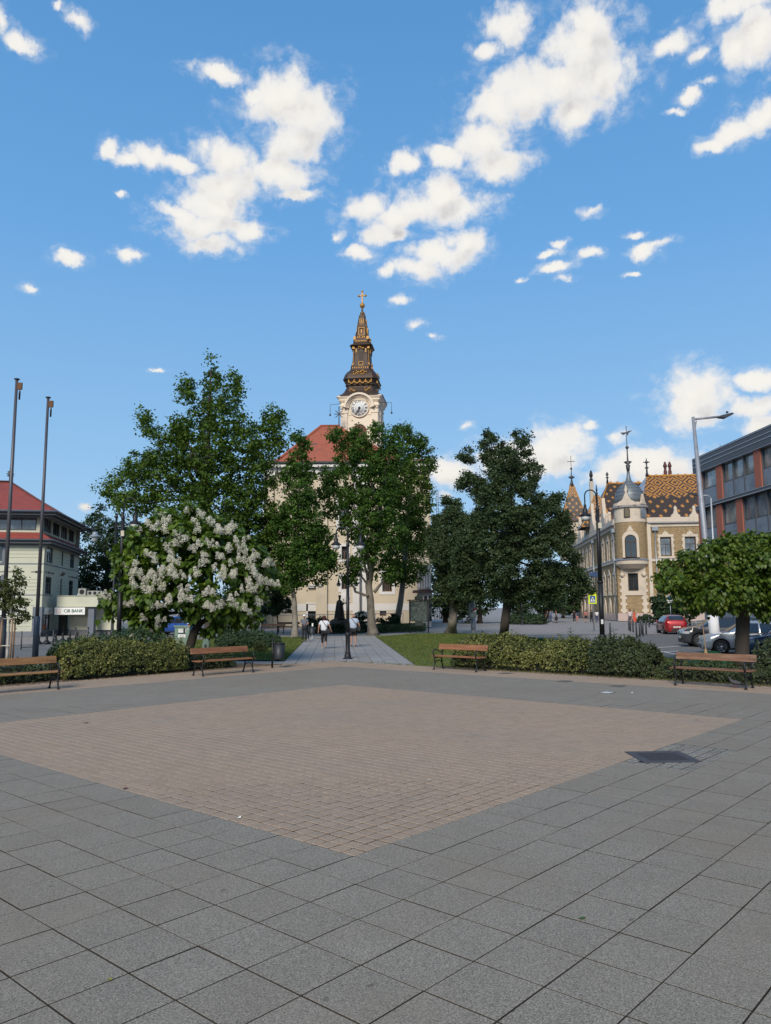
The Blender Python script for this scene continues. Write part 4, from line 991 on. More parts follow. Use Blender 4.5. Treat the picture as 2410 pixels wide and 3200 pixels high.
def tilemat(name, zb, per=2.5, perz=2.1, dark=(.050, .036, .028), org=(.40, .185, .045), dots=True, lat=True, zig=True):
    """glazed roof tiles: a lattice of stepped lozenges above height zb, single flowers below"""
    m = bpy.data.materials.new(name); m.use_nodes = True; t = NT(m.node_tree); b = t.n['Principled BSDF']
    tc = t.node('ShaderNodeTexCoord').outputs['Object']; s = t.node('ShaderNodeSeparateXYZ'); t.put(s.inputs[0], tc)
    ns_ = t.node('ShaderNodeSeparateXYZ'); t.put(ns_.inputs[0], t.node('ShaderNodeNewGeometry').outputs['True Normal'])
    sel = t.math('GREATER_THAN', t.math('ABSOLUTE', ns_.outputs[0]), t.math('ABSOLUTE', ns_.outputs[1]))
    al = t.math('ADD', t.math('MULTIPLY', s.outputs[1], sel), t.math('MULTIPLY', s.outputs[0], t.math('SUBTRACT', 1.0, sel)))
    q = .17; a0 = t.math('MULTIPLY', t.math('FLOOR', t.math('DIVIDE', al, q)), q); z0 = t.math('MULTIPLY', t.math('FLOOR', t.math('DIVIDE', s.outputs[2], q*.8)), q*.8)
    def tri(v, p, off=0.0): return t.math('ABSOLUTE', t.math('SUBTRACT', t.math('FRACT', t.math('MULTIPLY_ADD', v, 1/p, off)), .5))
    d = t.math('ADD', tri(a0, per), tri(z0, perz))                        # 0..1 lozenge distance
    ring = t.math('LESS_THAN', t.math('FRACT', t.math('MULTIPLY', d, 4.0)), .52)
    zedge = t.math('ADD', z0, t.math('MULTIPLY', t.math('SUBTRACT', tri(a0, per/2), .25), -1.1)) if zig else z0
    band = t.math('GREATER_THAN', zedge, zb)
    dd = t.math('LESS_THAN', t.math('MINIMUM', t.math('ADD', t.math('MULTIPLY', t.math('SUBTRACT', .5, tri(a0, per*.72)), per*.72), t.math('MULTIPLY', t.math('SUBTRACT', .5, tri(z0, 1.6)), 1.6)),
        t.math('ADD', t.math('MULTIPLY', t.math('SUBTRACT', .5, tri(a0, per*.72, .5)), per*.72), t.math('MULTIPLY', t.math('SUBTRACT', .5, tri(z0, 1.6, .5)), 1.6))), .30)
    f = t.math('MULTIPLY', ring, band) if lat else None
    if dots:
        g = t.math('MULTIPLY', dd, t.math('SUBTRACT', 1.0, band)) if lat else dd
        f = t.math('MAXIMUM', f, g) if f is not None else g
    n = t.noise(t.vec('MULTIPLY', tc, (5.5, 5.5, 9)), 1.0, 2, .6)
    c = t.mix(f, dark, org); o = t.vec('SCALE', c, None); t.put(o.node.inputs['Scale'], t.math('MULTIPLY_ADD', n, .9, .55))
    t.put(b.inputs['Base Color'], o); b.inputs['Roughness'].default_value = .38; b.inputs['Specular IOR Level'].default_value = .4
    w = t.node('ShaderNodeTexWave', wave_type='BANDS', bands_direction='Z', wave_profile='SAW'); t.put(w.inputs[0], tc); w.inputs['Scale'].default_value = 1.6; w.inputs['Distortion'].default_value = .6
    bp = t.node('ShaderNodeBump'); bp.inputs['Strength'].default_value = .5; bp.inputs['Distance'].default_value = .05
    t.put(bp.inputs['Height'], w.outputs[1]); t.put(b.inputs['Normal'], bp.outputs[0]); MATS[name] = m; return m
def redtile(name, col, sc=1.1):
    m = bpy.data.materials.new(name); m.use_nodes = True; t = NT(m.node_tree); b = t.n['Principled BSDF']
    tc = t.node('ShaderNodeTexCoord').outputs['Object']
    w = t.node('ShaderNodeTexWave', wave_type='BANDS', bands_direction='Z', wave_profile='SAW'); t.put(w.inputs[0], tc); w.inputs['Scale'].default_value = sc; w.inputs['Distortion'].default_value = 1.2; w.inputs['Detail'].default_value = 3
    n = t.noise(t.vec('MULTIPLY', tc, (4, 4, 7)), 1.0, 3, .7); n2 = t.noise(tc, .35, 4, .6)
    f = t.math('MULTIPLY', t.math('MULTIPLY_ADD', n, .9, .5), t.math('MULTIPLY_ADD', w.outputs[1], .28, .80))
    c = t.mix(t.smooth(n2, .5, .75), col, (col[0]*.72, col[1]*.8, col[2]*.9)); o = t.vec('SCALE', c, None); t.put(o.node.inputs['Scale'], f)
    t.put(b.inputs['Base Color'], o); b.inputs['Roughness'].default_value = .8
    bp = t.node('ShaderNodeBump'); bp.inputs['Strength'].default_value = .7; bp.inputs['Distance'].default_value = .06
    t.put(bp.inputs['Height'], w.outputs[1]); t.put(b.inputs['Normal'], bp.outputs[0]); MATS[name] = m; return m

# ---- bank building on the left -------------------------------------------------
m_lime = M('pale_lime_render', (.54, .545, .435), .9, 0, .06, .7, .08, 40, dirt=(.45, .455, .375), dscale=.5)
m_slate = M('blue_grey_trim', (.13, .15, .185), .6, 0, .12, 3)
m_slate2 = M('dark_window_frame', (.07, .078, .09), .55, 0, .15, 4)
m_redr = redtile('red_tile_roof', (.27, .055, .042), 1.3)
bk = thing('bank_building', 'pale lime corner building with red roofs and bank signs at left', 'building', (-26.48, 59.5, 0), math.atan2(.184, 1))
I = Matrix.Identity(4); SD = Matrix.Rotation(math.pi/2, 4, 'Z')          # side face: its x runs back along +y, facing +x
L = 12.8; FW = -22.0
frontw = [(-3.75, 1.45), (-8.2, 1.45), (-12.6, 1.45), (-17, 1.45)]
mb = MB(); holes = []
for x, w in frontw: holes += [(x-w/2, x+w/2, 3.25, 4.65), (x-w/2, x+w/2, 5.75, 7.0)]
holes += [(-3.9-.95, -3.9+.95, .55, 1.66), (-9.8, -6.6, .55, 1.66)]
facade(mb, FW, 0, 0, 7.2, holes, I)
sh = []
for y, w in ((1.75, 1.9), (6.1, .55), (9.9, 1.7)): sh += [(y-w/2, y+w/2, 3.25, 4.65), (y-w/2, y+w/2, 5.75, 7.0)]
sh += [(.75, 2.9, .42, 1.66)]
facade(mb, 0, L, 0, 7.2, sh, SD, .14)
mb.add([(FW,0,0),(FW,L,0),(FW,L,9.6),(FW,0,9.6)], [(0,3,2,1)]); mb.add([(0,L,0),(FW,L,0),(FW,L,9.6),(0,L,9.6)], [(0,1,2,3)])
mb.build('wall', m_lime, bk)
MB().box(FW+.7, -.7, .7, L-.7, .1, 9.2).build('inner_rooms', M('dim_room', (.05, .05, .05), .9), bk)
wf = []
for x, w in frontw:
    for z, h in ((3.25, 1.4), (5.75, 1.25)):
        o = window(bk, I, x, z, w, h, m_slate2, g_dark, .08, .2, 1, .66)
        MB().box(x-w/2-.16, x-w/2, -.03, .2, z-.05, z+h+.1).build('jamb', m_slate, o); MB().box(x+w/2, x+w/2+.26, -.03, .2, z-.05, z+h+.1).build('jamb', m_slate, o)
        MB().box(x-w/2-.3, x+w/2+.1, -.10, .05, z-.22, z-.06).build('sill', m_slate, o)
for y, w in ((1.75, 1.9), (6.1, .55), (9.9, 1.7)):
    for z, h in ((3.25, 1.4), (5.75, 1.25)): window(bk, SD, y, z, w, h, m_slate2, g_mid if z > 5 and w > 1 else g_dark, .09, .12, 2 if w > 1 else 0, .68)
o = window(bk, I, -3.9, .55, 1.9, 1.11, m_slate2, g_dark, .07, .2, 0); window(bk, I, -8.2, .55, 3.2, 1.11, m_slate2, g_dark, .07, .2, 1)
o2 = window(bk, SD, 1.82, .42, 2.15, 1.24, m_slate2, g_dark, .07, .12, 1)
m_or = M('orange_poster', (.62, .13, .03), .6, 0, .15, 2)
MB().add([(-4.8,.165,.62),(-3.05,.165,.62),(-3.05,.165,1.0),(-4.8,.165,.8)], [(0,1,2,3)]).build('poster', m_or, o)
MB().add([(-4.5,.165,1.15),(-3.6,.165,1.15),(-3.6,.165,1.42),(-4.5,.165,1.42)], [(0,1,2,3)]).build('poster', m_or, o)
MB().add([(.95,.088,.5),(1.75,.088,.5),(1.75,.088,.95),(.95,.088,.8)], [(0,1,2,3)], mtx=SD).build('poster', m_or, o2)
MB().prism([(1.2,.85),(1.45,.85),(1.42,1.2),(1.36,1.35),(1.27,1.35),(1.22,1.15)], .082, .086, SD, 'y').build('poster', M('poster_figure', (.35,.28,.24), .6, 0, .4, 6), o2)
# shiplap grooves and wall bands
mb = MB()
for z in (3.55, 3.82, 4.09, 4.36, 6.05, 6.32, 6.59): mb.box(-2.6, -.1, -.012, .004, z, z+.025); mb.box(4.6, 5.6, -.012, .004, z, z+.025, SD); mb.box(6.6, 8.8, -.012, .004, z, z+.025, SD)
for z in (.78, 1.05, 1.32): mb.box(-2.85, -.75, -.012, .004, z, z+.02)
tag(mb.build('board_groove', M('groove', (.27, .29, .19), .9), bk), kind='stuff')
mb = MB(); mb.box(FW, 0, -.03, .003, 5.55, 5.62); mb.box(FW, 0, -.03, .003, 3.16, 3.22); mb.box(0, L, -.03, .003, 5.55, 5.62, SD); mb.box(0, 3.2, -.03, .003, 3.16, 3.22, SD)
tag(mb.build('sill_band', m_slate, bk), kind='stuff')
mb = MB()
for x0, x1 in ((-6.2, -4.2), (-3.6, -1.5), (-.9, -.1)): mb.box(x0, x1, -.05, -.02, 4.95, 4.985); mb.cbox((x0+.35, -.04, 4.97), (.1, .06, .13)); mb.cbox((x1-.35, -.04, 4.97), (.1, .06, .13))
for x0, x1 in ((.3, 3.4), (5.2, 6.8), (8.6, 12.4)): mb.box(x0, x1, -.05, -.02, 4.95, 4.985, SD); mb.cbox((x0+(x1-x0)*.4, -.04, 4.97), (.1, .06, .13), SD); mb.cbox((x1-.5, -.04, 4.97), (.1, .06, .13), SD)
tag(mb.build('iron_tie_bar', m_dark, bk), kind='stuff')
MB().box(FW, -.62, -.06, .004, 0, .42).box(0, L, -.06, .004, 0, .38, SD).build('plinth', M('grey_plinth', (.17, .18, .20), .85, 0, .12, 2), bk)
MB().box(-.62, .06, -.08, .5, 0, 2.27).build('corner_pier', m_slate, bk)
for z in (.55, .95, 1.35): MB().box(-.63, .07, -.09, -.078, z, z+.02).build('pier_joint', m_slate2, bk)
# upper storey band of windows, both roofs
mb = MB(); b0 = .32
facade(mb, FW, -b0, 8.05, 9.5, [(-4.05, -.75, 8.2, 9.3), (-6.4, -4.9, 8.2, 9.3), (-11, -7.2, 8.2, 9.3), (-15.5, -11.8, 8.2, 9.3)], I, .2, b0)
facade(mb, b0, L - b0, 8.05, 9.5, [(.8+k*2.9, 3.2+k*2.9, 8.2, 9.3) for k in range(4)], SD, .2, b0); mb.build('wall', m_lime, bk)
T1 = Tm(0, b0, 0)
for x, w, mu in ((-2.4, 3.3, 2), (-5.65, 1.5, 0), (-9.1, 3.8, 2), (-13.65, 3.7, 2)): window(bk, T1, x, 8.2, w, 1.1, m_slate2, g_mid, .1, .16, mu)
T2 = SD @ Tm(0, b0, 0)
for k in range(4): window(bk, T2, 2.0 + k*2.9, 8.2, 2.4, 1.1, m_slate2, g_dark if k % 2 else g_mid, .1, .16, 2)
def hipring(mb, x0, x1, y0, y1, z0, i, z1):
    a = [(x0,y0,z0),(x1,y0,z0),(x1,y1,z0),(x0,y1,z0)]; b = [(x0+i,y0+i,z1),(x1-i,y0+i,z1),(x1-i,y1-i,z1),(x0+i,y1-i,z1)]
    return mb.add(a + b, [(0,1,5,4),(1,2,6,5),(2,3,7,6),(3,0,4,7)])
hipring(MB(), FW-.6, .68, -.68, L+.68, 7.36, 1.02, 8.06).build('lower_roof', m_redr, bk)
o = MB(); e = .95
rx = -4.6
o.add([(FW-e,-e,9.55),(e,-e,9.55),(e,L+e,9.55),(FW-e,L+e,9.55),(rx,L/2,12.9),(FW+6,L/2,12.9)], [(0,1,4,5),(1,2,4),(2,3,5,4),(3,0,5)])
ro = o.build('roof', m_redr, bk)
mb = MB()
mb.tube([(e,-e,9.57),(e*.5+rx*.5,-e*.5+L/4,11.27),(rx,L/2,12.97)], .09, 6); mb.build('hip_ridge', M('dark_ridge_tile', (.12, .05, .045), .8), ro)
MB().tube([(rx,L/2,12.97),(FW+6,L/2,12.97)], .09, 6).build('ridge', MATS['dark_ridge_tile'], ro)
MB().lathe([(.16,0),(.10,.25),(.10,.55),(.32,.60),(.12,.68),(.34,.78),(.12,.86),(.26,.95),(.09,1.05),(.02,1.9)], (rx, L/2, 12.85), 10).build('finial', m_dark, ro)
mb = MB(); hipring(mb, FW-e, e, -e, L+e, 9.50, .001, 9.56)
for z0, z1, ex in ((9.30, 9.50, e-.12), (9.12, 9.30, e-.45)):
    mb.box(FW, ex, -ex, -ex+.12, z0, z1); mb.box(ex-.12, ex, -ex+.12, L+ex, z0, z1)
mb.add([(FW,-e,9.5),(e,-e,9.5),(e,b0,9.5),(FW,b0,9.5)], [(3,2,1,0)]); mb.add([(-b0,-e,9.502),(e,-e,9.502),(e,L+e,9.502),(-b0,L+e,9.502)], [(3,2,1,0)])
mb.build('eaves', m_slate2, bk)
mb = MB(); mb.tube([(FW-e,-e-.06,9.56),(e+.06,-e-.06,9.56),(e+.06,L+e,9.56)], .085, 8); mb.build('gutter', m_slate, bk)
mb = MB(); e2 = .68
for z0, z1, ex in ((7.12, 7.36, e2-.1), (6.98, 7.12, e2-.34)):
    mb.box(FW, ex, -ex, -ex+.1, z0, z1); mb.box(ex-.1, ex, -ex+.1, L+ex, z0, z1)
mb.add([(FW,-e2,7.34),(e2,-e2,7.34),(e2,.02,7.34),(FW,.02,7.34)], [(3,2,1,0)]); mb.add([(-.02,-e2,7.342),(e2,-e2,7.342),(e2,L+e2,7.342),(-.02,L+e2,7.342)], [(3,2,1,0)])
mb.build('eaves', m_slate2, bk)
MB().tube([(FW-e2,-e2-.05,7.38),(e2+.05,-e2-.05,7.38),(e2+.05,L+e2,7.38)], .07, 8).build('gutter', m_slate, bk)
# white sign band on the front
MB().box(-8.5, -1.15, -.14, -.02, 1.68, 2.24).build('sign_band', m_white, bk)
# terrace block with the big sign, facing the square
tx0, tx1 = AT(177, 1900, 61.5), AT(284, 1900, 61.5); W = tx1.x - tx0.x
iv = Matrix.Rotation(-math.atan2(.184, 1), 4, 'Z') @ Matrix.Translation((tx0.x + 26.48, 61.5 - 59.5, 0))
tr = MB(); tr.box(0, W+.55, 0, 9, 2.27, 3.12, iv); tr.build('terrace_parapet', m_lime, bk)
MB().box(-.05, W+.6, -.05, 9, 3.12, 3.17, iv).build('terrace_coping', M('coping', (.36, .37, .30), .8), bk)
MB().box(.3, W-.35, 1.9, 2.1, .4, 2.27, iv).box(W-.5, W+1.6, 1.6, 1.8, .4, 2.27, iv).build('recess_wall', m_lime, bk)
MB().box(.25, W+1.6, 1.84, 1.9, 0, .42, iv).build('recess_plinth', MATS['grey_plinth'], bk)
MB().box(W-.30, W+.18, .25, .75, 0, 2.27, iv).build('column', m_slate, bk)
MB().box(-.3, .18, 1.2, 1.86, 0, 1.68, iv).build('doorway_shade', M('dark_doorway', (.02, .022, .02), .6), bk)  # solid near-black block stands for the shade in the doorway
m_sign = M('sign_white', (.80, .80, .78), .45, 0, .03, 2); m_cib = M('sign_green', (.02, .085, .075), .5); m_cib2 = M('sign_grey', (.42, .42, .42), .5)
sg = MB().box(-.1, W-.42, -.12, -.02, 1.66, 2.22, iv).build('bank_sign', m_sign, bk)
def lettering(body, size, mtx, mat, parent, bold=False, name='lettering', sx=1.0):
    me = text_mesh(body, size, .006, bold); me.transform(Matrix.Scale(sx, 4, (1, 0, 0))); me.transform(mtx @ Matrix.Rotation(math.pi/2, 4, 'X')); me.materials.append(mat)
    return link(name, me, parent)
lettering('CIB BANK', .345, iv @ Tm(1.40, -.125, 1.94), m_cib, sg, True, 'lettering', 1.0)
def logo(x, z, s, mat, mtx, parent):
    mb = MB()
    for a in range(4): mb.box(-s/2, s/2, -.004, .004, s/2-.02, s/2, mtx @ Matrix.Translation((x, -.126, z)) @ Matrix.Rotation(a*math.pi/2, 4, 'Y'))
    for k in (-1, 0, 1): mb.box(k*s*.22-.012, k*s*.22+.012, -.004, .004, -s*.22, s*.1, mtx @ Matrix.Translation((x, -.126, z)) @ Matrix.Rotation(.25*k, 4, 'Y'))
    mb.build('logo', mat, parent)
logo(.22, 1.93, .36, M('logo_red', (.45, .16, .12), .6), iv, sg)
sg2 = MB().box(.45, 3.0, -.13, -.02, 1.70, 2.22, SD).build('bank_sign', m_sign, bk)
lettering('CIB BANK', .30, SD @ Tm(1.95, -.135, 1.95), m_cib2, sg2, False, 'lettering', .8); logo(.85, 1.94, .3, m_cib2, SD, sg2)
sh2 = lettering('Ladies', .36, SD @ Tm(6.6, -.05, 5.15), M('sign_brown', (.16, .06, .03), .5), bk, True, 'shop_lettering', 1.25)
MB().box(-3.0, -2.0, -.04, .003, 2.85, 3.1).build('street_plate', M('street_plate_white', (.55, .62, .66), .5), bk)
MB().box(-1.35, -1.05, -.12, .003, 2.45, 2.7).build('alarm_box', M('alarm_cream', (.45, .38, .22), .5), bk)
# air conditioners on the terrace
for k, (x, s) in enumerate(((1.55, .62), (2.2, .42), (2.6, .42), (3.0, .40))):
    p = (Matrix.Translation((-26.48, 59.5, 0)) @ Matrix.Rotation(math.atan2(.184, 1), 4, 'Z') @ iv) @ Vector((x, 1.2, 3.12))
    a = thing('air_conditioner', ['large grey air conditioner at the left of four on the bank terrace', 'second air conditioner from the left on the bank terrace', 'third air conditioner from the left on the bank terrace', 'rightmost of four air conditioners on the bank terrace'][k], 'air conditioner', p, 0, 'air conditioners on the terrace')
    mb = MB().box(-s/2, s/2, -.16, .16, .04, s*.95+.04); mb.build('case', M('ac_case', (.32, .33, .31), .6, 0, .1, 3), a, bevel=.015)
    mb = MB(); n = 14; r = s*.33
    mb.add([(r*math.cos(i*2*math.pi/n), -.165, s*.5+.04 + r*math.sin(i*2*math.pi/n)) for i in range(n)], [tuple(range(n))]); mb.build('fan_grille', m_black, a)

# ---- modern block on the right ------------------------------------------------------
m_anth = M('anthracite_cladding', (.085, .092, .105), .5, .1, .15, 1.2)
m_panel = M('blue_grey_panel', (.19, .225, .275), .35, .1, .22, 1.1, dirt=(.13, .155, .19), dscale=.9)
m_orange = M('terracotta_pillar', (.34, .115, .075), .75, 0, .08, 2)
m_alu = M('pale_alu_rail', (.42, .45, .50), .4, .5, .1, 2)
mo = thing('office_block', 'modern office block with terracotta pillars and blue-grey panels at right', 'building', (27.2, 66.0, 0), R_(-90) + .034)
# local x runs towards the camera, -y faces the square
def mwin(x0, x1, z0, z1, gm):
    n = max(1, round((x1 - x0) / 2.0)); fm = m_anth
    o = window(mo, I, (x0+x1)/2, z0, x1-x0, z1-z0, fm, gm, .10, .20, n-1)
    for k in range(n+1):
        x = x0 + (x1-x0)*k/n; MB().box(x-.055, x+.055, -.02, .1, z0-1.28, z1).build('mullion', m_anth, o)
    return o
MB().box(0, 46, .26, 14, 0, 13.6).build('inner_rooms', M('office_dim', (.16, .15, .135), .9, 0, .3, .8), mo)
mb = MB(); mb.box(-.25, 46, -.30, 14.3, 13.58, 14.85)
mb.build('roof_fascia', m_anth, mo)
for z in (13.98, 14.32, 14.72): MB().box(-.27, 46, -.335, -.302, z, z+.05).build('fascia_rail', m_alu, mo)
MB().box(-.25, 46, -.26, .2, 13.50, 13.58).build('soffit', m_alu, mo)
MB().tube([(3.2, .6, 14.85), (3.2, .6, 15.5)], .015, 5).build('lightning_rod', m_dark, mo)
rows = [(13.5, 11.95, 10.68, [0.45, 4.1, 10.2, 16.3, 22.4, 28.5, 34.6, 40.7]), (10.28, 8.55, 7.38, [.45, 3.75, 7.1, 13.2, 19.3, 25.4, 31.5, 37.6]), (6.98, 5.3, 4.1, [.45, 4.1, 10.2, 16.3, 22.4, 28.5, 34.6, 40.7])]
for zt, zs, zb, pil in rows:
    for i, x in enumerate(pil):
        MB().box(x-.48, x+.48, -.12, .24, zb-.02, zt).build('pillar', m_orange, mo)
        x0, x1 = x + .48, (pil[i+1] - .48 if i+1 < len(pil) else 46)
        if x0 < 30:
            mwin(x0, x1, zs, zt, g_off if (i + int(zt)) % 4 else g_mid)
            n = max(1, round((x1-x0)/2.0))
            for k in range(n): MB().box(x0+(x1-x0)*k/n+.06, x0+(x1-x0)*(k+1)/n-.06, .02, .10, zb, zs-.03).build('panel', m_panel, mo)
    MB().box(-.2, 46, -.26, .25, zb-.36, zb-.03).build('floor_beam', m_anth, mo)
    MB().box(-.2, 46, -.29, -.262, zb-.34, zb-.29).build('beam_rail', m_alu, mo); MB().box(-.2, 46, -.29, -.262, zb-.09, zb-.05).build('beam_rail', m_alu, mo)
MB().box(0, 46, -.05, .25, 0, 3.7).build('ground_floor', m_panel, mo)
MB().box(-.2, .0, .02, 14, 0, 13.5).build('end_wall', M('brown_red_end_wall', (.19, .07, .05), .8, 0, .1, 2), mo)

# ---- town hall -----------------------------------------------------------------------
m_yb = brickmat('olive_yellow_brick', (.32, .222, .112), (.22, .15, .075), (.34, .265, .17))
m_yb2 = m_yb
m_trim = M('cream_stone_trim', (.56, .48, .385), .85, 0, .08, 1.2, .1, 20, dirt=(.44, .38, .31), dscale=.7)
m_pink = M('pinkish_plinth', (.46, .36, .33), .85, 0, .08, 1)
m_brown = M('dark_brown_frame', (.055, .03, .02), .5, 0, .2, 5)
m_tile = tilemat('glazed_tile_front', 18.6); m_tiled = tilemat('glazed_tile_dots', 99, lat=False); m_tilet = tilemat('glazed_tile_tower', 25.6, 2.0, 2.2, zig=False)
m_tileg = tilemat('glazed_tile_gable', 18.6, 2.2, 2.2)
th0 = AT(1940, 1900, 112.0)
tha = math.atan2(-.106, 1)
th = thing('town_hall', 'ornate yellow brick town hall with patterned tile roofs and domed corner turret', 'building', (th0.x, 112, 0), tha)
EV_ = 14.9
FWD = Tm(); SIDE = Matrix.Rotation(-math.pi/2, 4, 'Z') @ Matrix.Scale(-1, 4, (1, 0, 0))   # side face: its x runs back, faces -x
def tz(py, Y=112.0, px=2080): return AT(px, py, Y).z
mb = MB(); fh = []
FXW = [6.75, 10.2, 13.65, 17.1, 20.5, 24]
for x in FXW: fh += [(x-.78, x+.78, 9.35, 12.0), (x-.78, x+.78, 4.4, 6.9)]
facade(mb, 4.2, 28, 1.1, 13.6, fh, FWD, .3)
SY = [3.6, 7.7, 12.0, 16.3, 25, 29.3, 33.6, 38, 42.4]
shs = []
for y in SY: shs += [(y-.62, y+.62, 9.35, 12.0), (y-.62, y+.62, 4.2, 6.7)]
facade(mb, 1.5, 52, 1.1, 13.6, shs, SIDE, .3)
mb.add([(1.5,0,8.9),(4.2,0,8.9),(4.2,0,13.6),(1.5,0,13.6)], [(0,1,2,3)])                # wall behind the turret
mb.add([(28,0,0),(28,14,0),(28,14,14.5),(28,0,14.5)], [(0,1,2,3)]); mb.add([(0,52,0),(0,52,14),(28,52,14),(28,52,0)], [(0,1,2,3)])
mb.build('wall', m_yb, th)
MB().box(4.6, 27.5, .5, 13, .2, 13.4).box(.5, 12, 2.6, 51, .2, 13.4).build('inner_rooms', MATS['dim_room'], th)
def surround(x, z0, w, h, mtx, parent, top=.35, crest=True, side=.28):
    mb = MB(); p = -.13
    for s in (-1, 1):
        a = x + s*w/2; b = x + s*(w/2 + side)
        mb.box(min(a,b), max(a,b), p, .02, z0-.1, z0+h+.1, mtx)
        for k in range(3):   # toothed quoins
            zc = z0 + h*(.12 + .34*k); c = x + s*(w/2 + side + .12); mb.box(min(b,c), max(b,c), p+.02, .02, zc, zc+.42, mtx)
    mb.box(x-w/2-side-.05, x+w/2+side+.05, p-.03, .02, z0+h+.1, z0+h+.1+top, mtx)
    mb.box(x-w/2-side-.15, x+w/2+side+.15, p-.05, .02, z0-.42, z0-.1, mtx)
    if crest: mb.prism([(x-.5, z0+h+top+.1), (x+.5, z0+h+top+.1), (x+.3, z0+h+top+.4), (x+.12, z0+h+top+.5), (x, z0+h+top+.75), (x-.12, z0+h+top+.5), (x-.3, z0+h+top+.4)], p, .02, mtx, 'y')
    return mb.build('window_surround', m_trim, parent)
for x in FXW:
    for z, h in ((9.35, 2.65), (4.4, 2.5)):
        o = window(th, FWD, x, z, 1.56, h, m_brown, g_mid if z > 9 else g_dark, .11, .26, 1, .66)
        surround(x, z, 1.56, h, FWD, o)
for y in SY:
    for z, h in ((9.35, 2.65), (4.2, 2.5)):
        o = window(th, SIDE, y, z, 1.24, h, m_brown, g_dark, .11, .26, 1, .66)
        surround(y, z, 1.24, h, SIDE, o, .3, True, .34)
    # flat dark plates stand for the shade inside pointed cellar openings
    o = MB().prism([(y-.62, .25), (y+.62, .25), (y+.62, 2.0), (y+.4, 2.6), (y, 3.05), (y-.4, 2.6), (y-.62, 2.0)], -.03, .0, SIDE, 'y').build('cellar_shade_plate', M('cellar_shade', (.012, .012, .014), .7), th)
    MB().tube([SIDE @ Vector(q) for q in ((y-.74,-.06,.2), (y-.74,-.06,2.0), (y-.5,-.06,2.7), (y,-.06,3.3), (y+.5,-.06,2.7), (y+.74,-.06,2.0), (y+.74,-.06,.2))], .17, 6).build('arch_surround', m_trim, o)
    MB().prism([(y-.16, 3.3), (y+.16, 3.3), (y, 4.1)], -.1, .0, SIDE, 'y').build('arch_crest', m_trim, o)
# plinth, string course, cornice
MB().box(4.2, 28, -.12, .0, 0, 1.1).box(1.5, 52, -.12, .0, 0, 1.1, SIDE).build('plinth', m_pink, th)
MB().box(4.6, 28, -.2, .0, 8.55, 8.95).build('string_course', m_trim, th); MB().box(1.5, 52, -.2, .0, 8.55, 8.95, SIDE).build('string_course', m_trim, th)
MB().box(4.6, 28, -.26, .0, 8.95, 9.02).box(1.5, 52, -.26, 0, 8.95, 9.02, SIDE).build('string_cover', m_zinc, th)
MB().box(4.2, 28, -.14, .0, 13.6, 14.1).box(1.5, 52, -.14, .0, 13.6, 14.1, SIDE).build('frieze', m_trim, th)
MB().box(4.2, 28, -.5, .0, 14.1, 14.3).box(1.5, 52, -.5, .0, 14.1, 14.3, SIDE).build('cornice', M('grey_cornice', (.33, .31, .30), .7), th)
MB().box(4.2, 28, -.32, .2, 14.3, 14.95).box(1.5, 52, -.32, .2, 14.3, 14.95, SIDE).build('parapet', m_trim, th)
MB().box(4.15, 4.65, -.28, .0, 1.1, 14.1).build('pilaster', m_trim, th)
fin = MB(); fin.prism([(-.85,0),(.85,0),(.8,.35),(.45,.55),(.3,.9),(.22,1.3),(.3,1.6),(0,2.0),(-.3,1.6),(-.22,1.3),(-.3,.9),(-.45,.55),(-.8,.35)], -.22, .22, None, 'y'); finm = fin.mesh('parapet_finial', m_trim)
for x in (8.3, 10.9, 13.6, 17, 20.4): link('parapet_finial', finm, th, (x, -.06, 14.95)).scale = (.78, 1, .85)
for k in range(22):
    o = link('parapet_finial', finm, th, (-.06, 5.5 + k*2.05, 14.95)); o.rotation_euler = (0, 0, math.pi/2); o.scale = (.55, 1, .8)
# gables on the side
for y, w_, h_ in ((10, 2.2, 4.0), (21, 3.2, 4.6), (36, 2.2, 4.0)):
    MB().prism([(y-w_,14.95),(y+w_,14.95),(y+w_*.85,15.6),(y+w_*.45,16.3),(y+w_*.25,14.95+h_*.6),(y+.25,14.95+h_*.85),(y,14.95+h_*1.1),(y-.25,14.95+h_*.85),(y-w_*.25,14.95+h_*.6),(y-w_*.45,16.3),(y-w_*.85,15.6)], -.35, .15, SIDE, 'y').build('gable', m_trim, th)
# drain pipes
for mtx, x in ((FWD, 5.25), (SIDE, 1.9), (SIDE, 20.6)):
    MB().tube([mtx @ Vector((x,-.28,.3)), mtx @ Vector((x,-.28,13.3))], .09, 8).build('drain_pipe', m_zinc, th)
    MB().box(x-.42, x+.42, -.5, -.12, 13.0, 13.55, mtx).build('pipe_head', m_zinc, th)
# corner: chamfered lower wall with quoins, bowed turret above
cm = Matrix.Translation((-.15, 2.2, 0)) @ Matrix.Rotation(math.atan2(-2.35, 4.5), 4, 'Z'); cl_ = math.hypot(4.5, 2.35)
ang = math.atan2(-2.35, 4.5)
CH = Matrix.Translation((0, 1.55, 0)) @ Matrix.Rotation(math.atan2(-1.55, 4.2), 4, 'Z'); CL = math.hypot(4.2, 1.55)
mb = MB(); facade(mb, 0, CL, 1.1, 8.6, [(CL/2-.72, CL/2+.72, 4.35, 6.9)], CH, .3); mb.build('wall', m_yb, th)
window(th, CH, CL/2, 4.35, 1.44, 2.55, m_brown, g_dark, .11, .26, 1, .7)
mb = MB(); mb.box(.55, CL/2-.72, -.14, .02, 3.7, 7.9, CH).box(CL/2+.72, CL-.45, -.14, .02, 3.7, 7.9, CH).box(CL/2-.72, CL/2+.72, -.14, .02, 6.9, 7.9, CH).box(CL/2-.72, CL/2+.72, -.14, .02, 3.7, 4.35, CH)
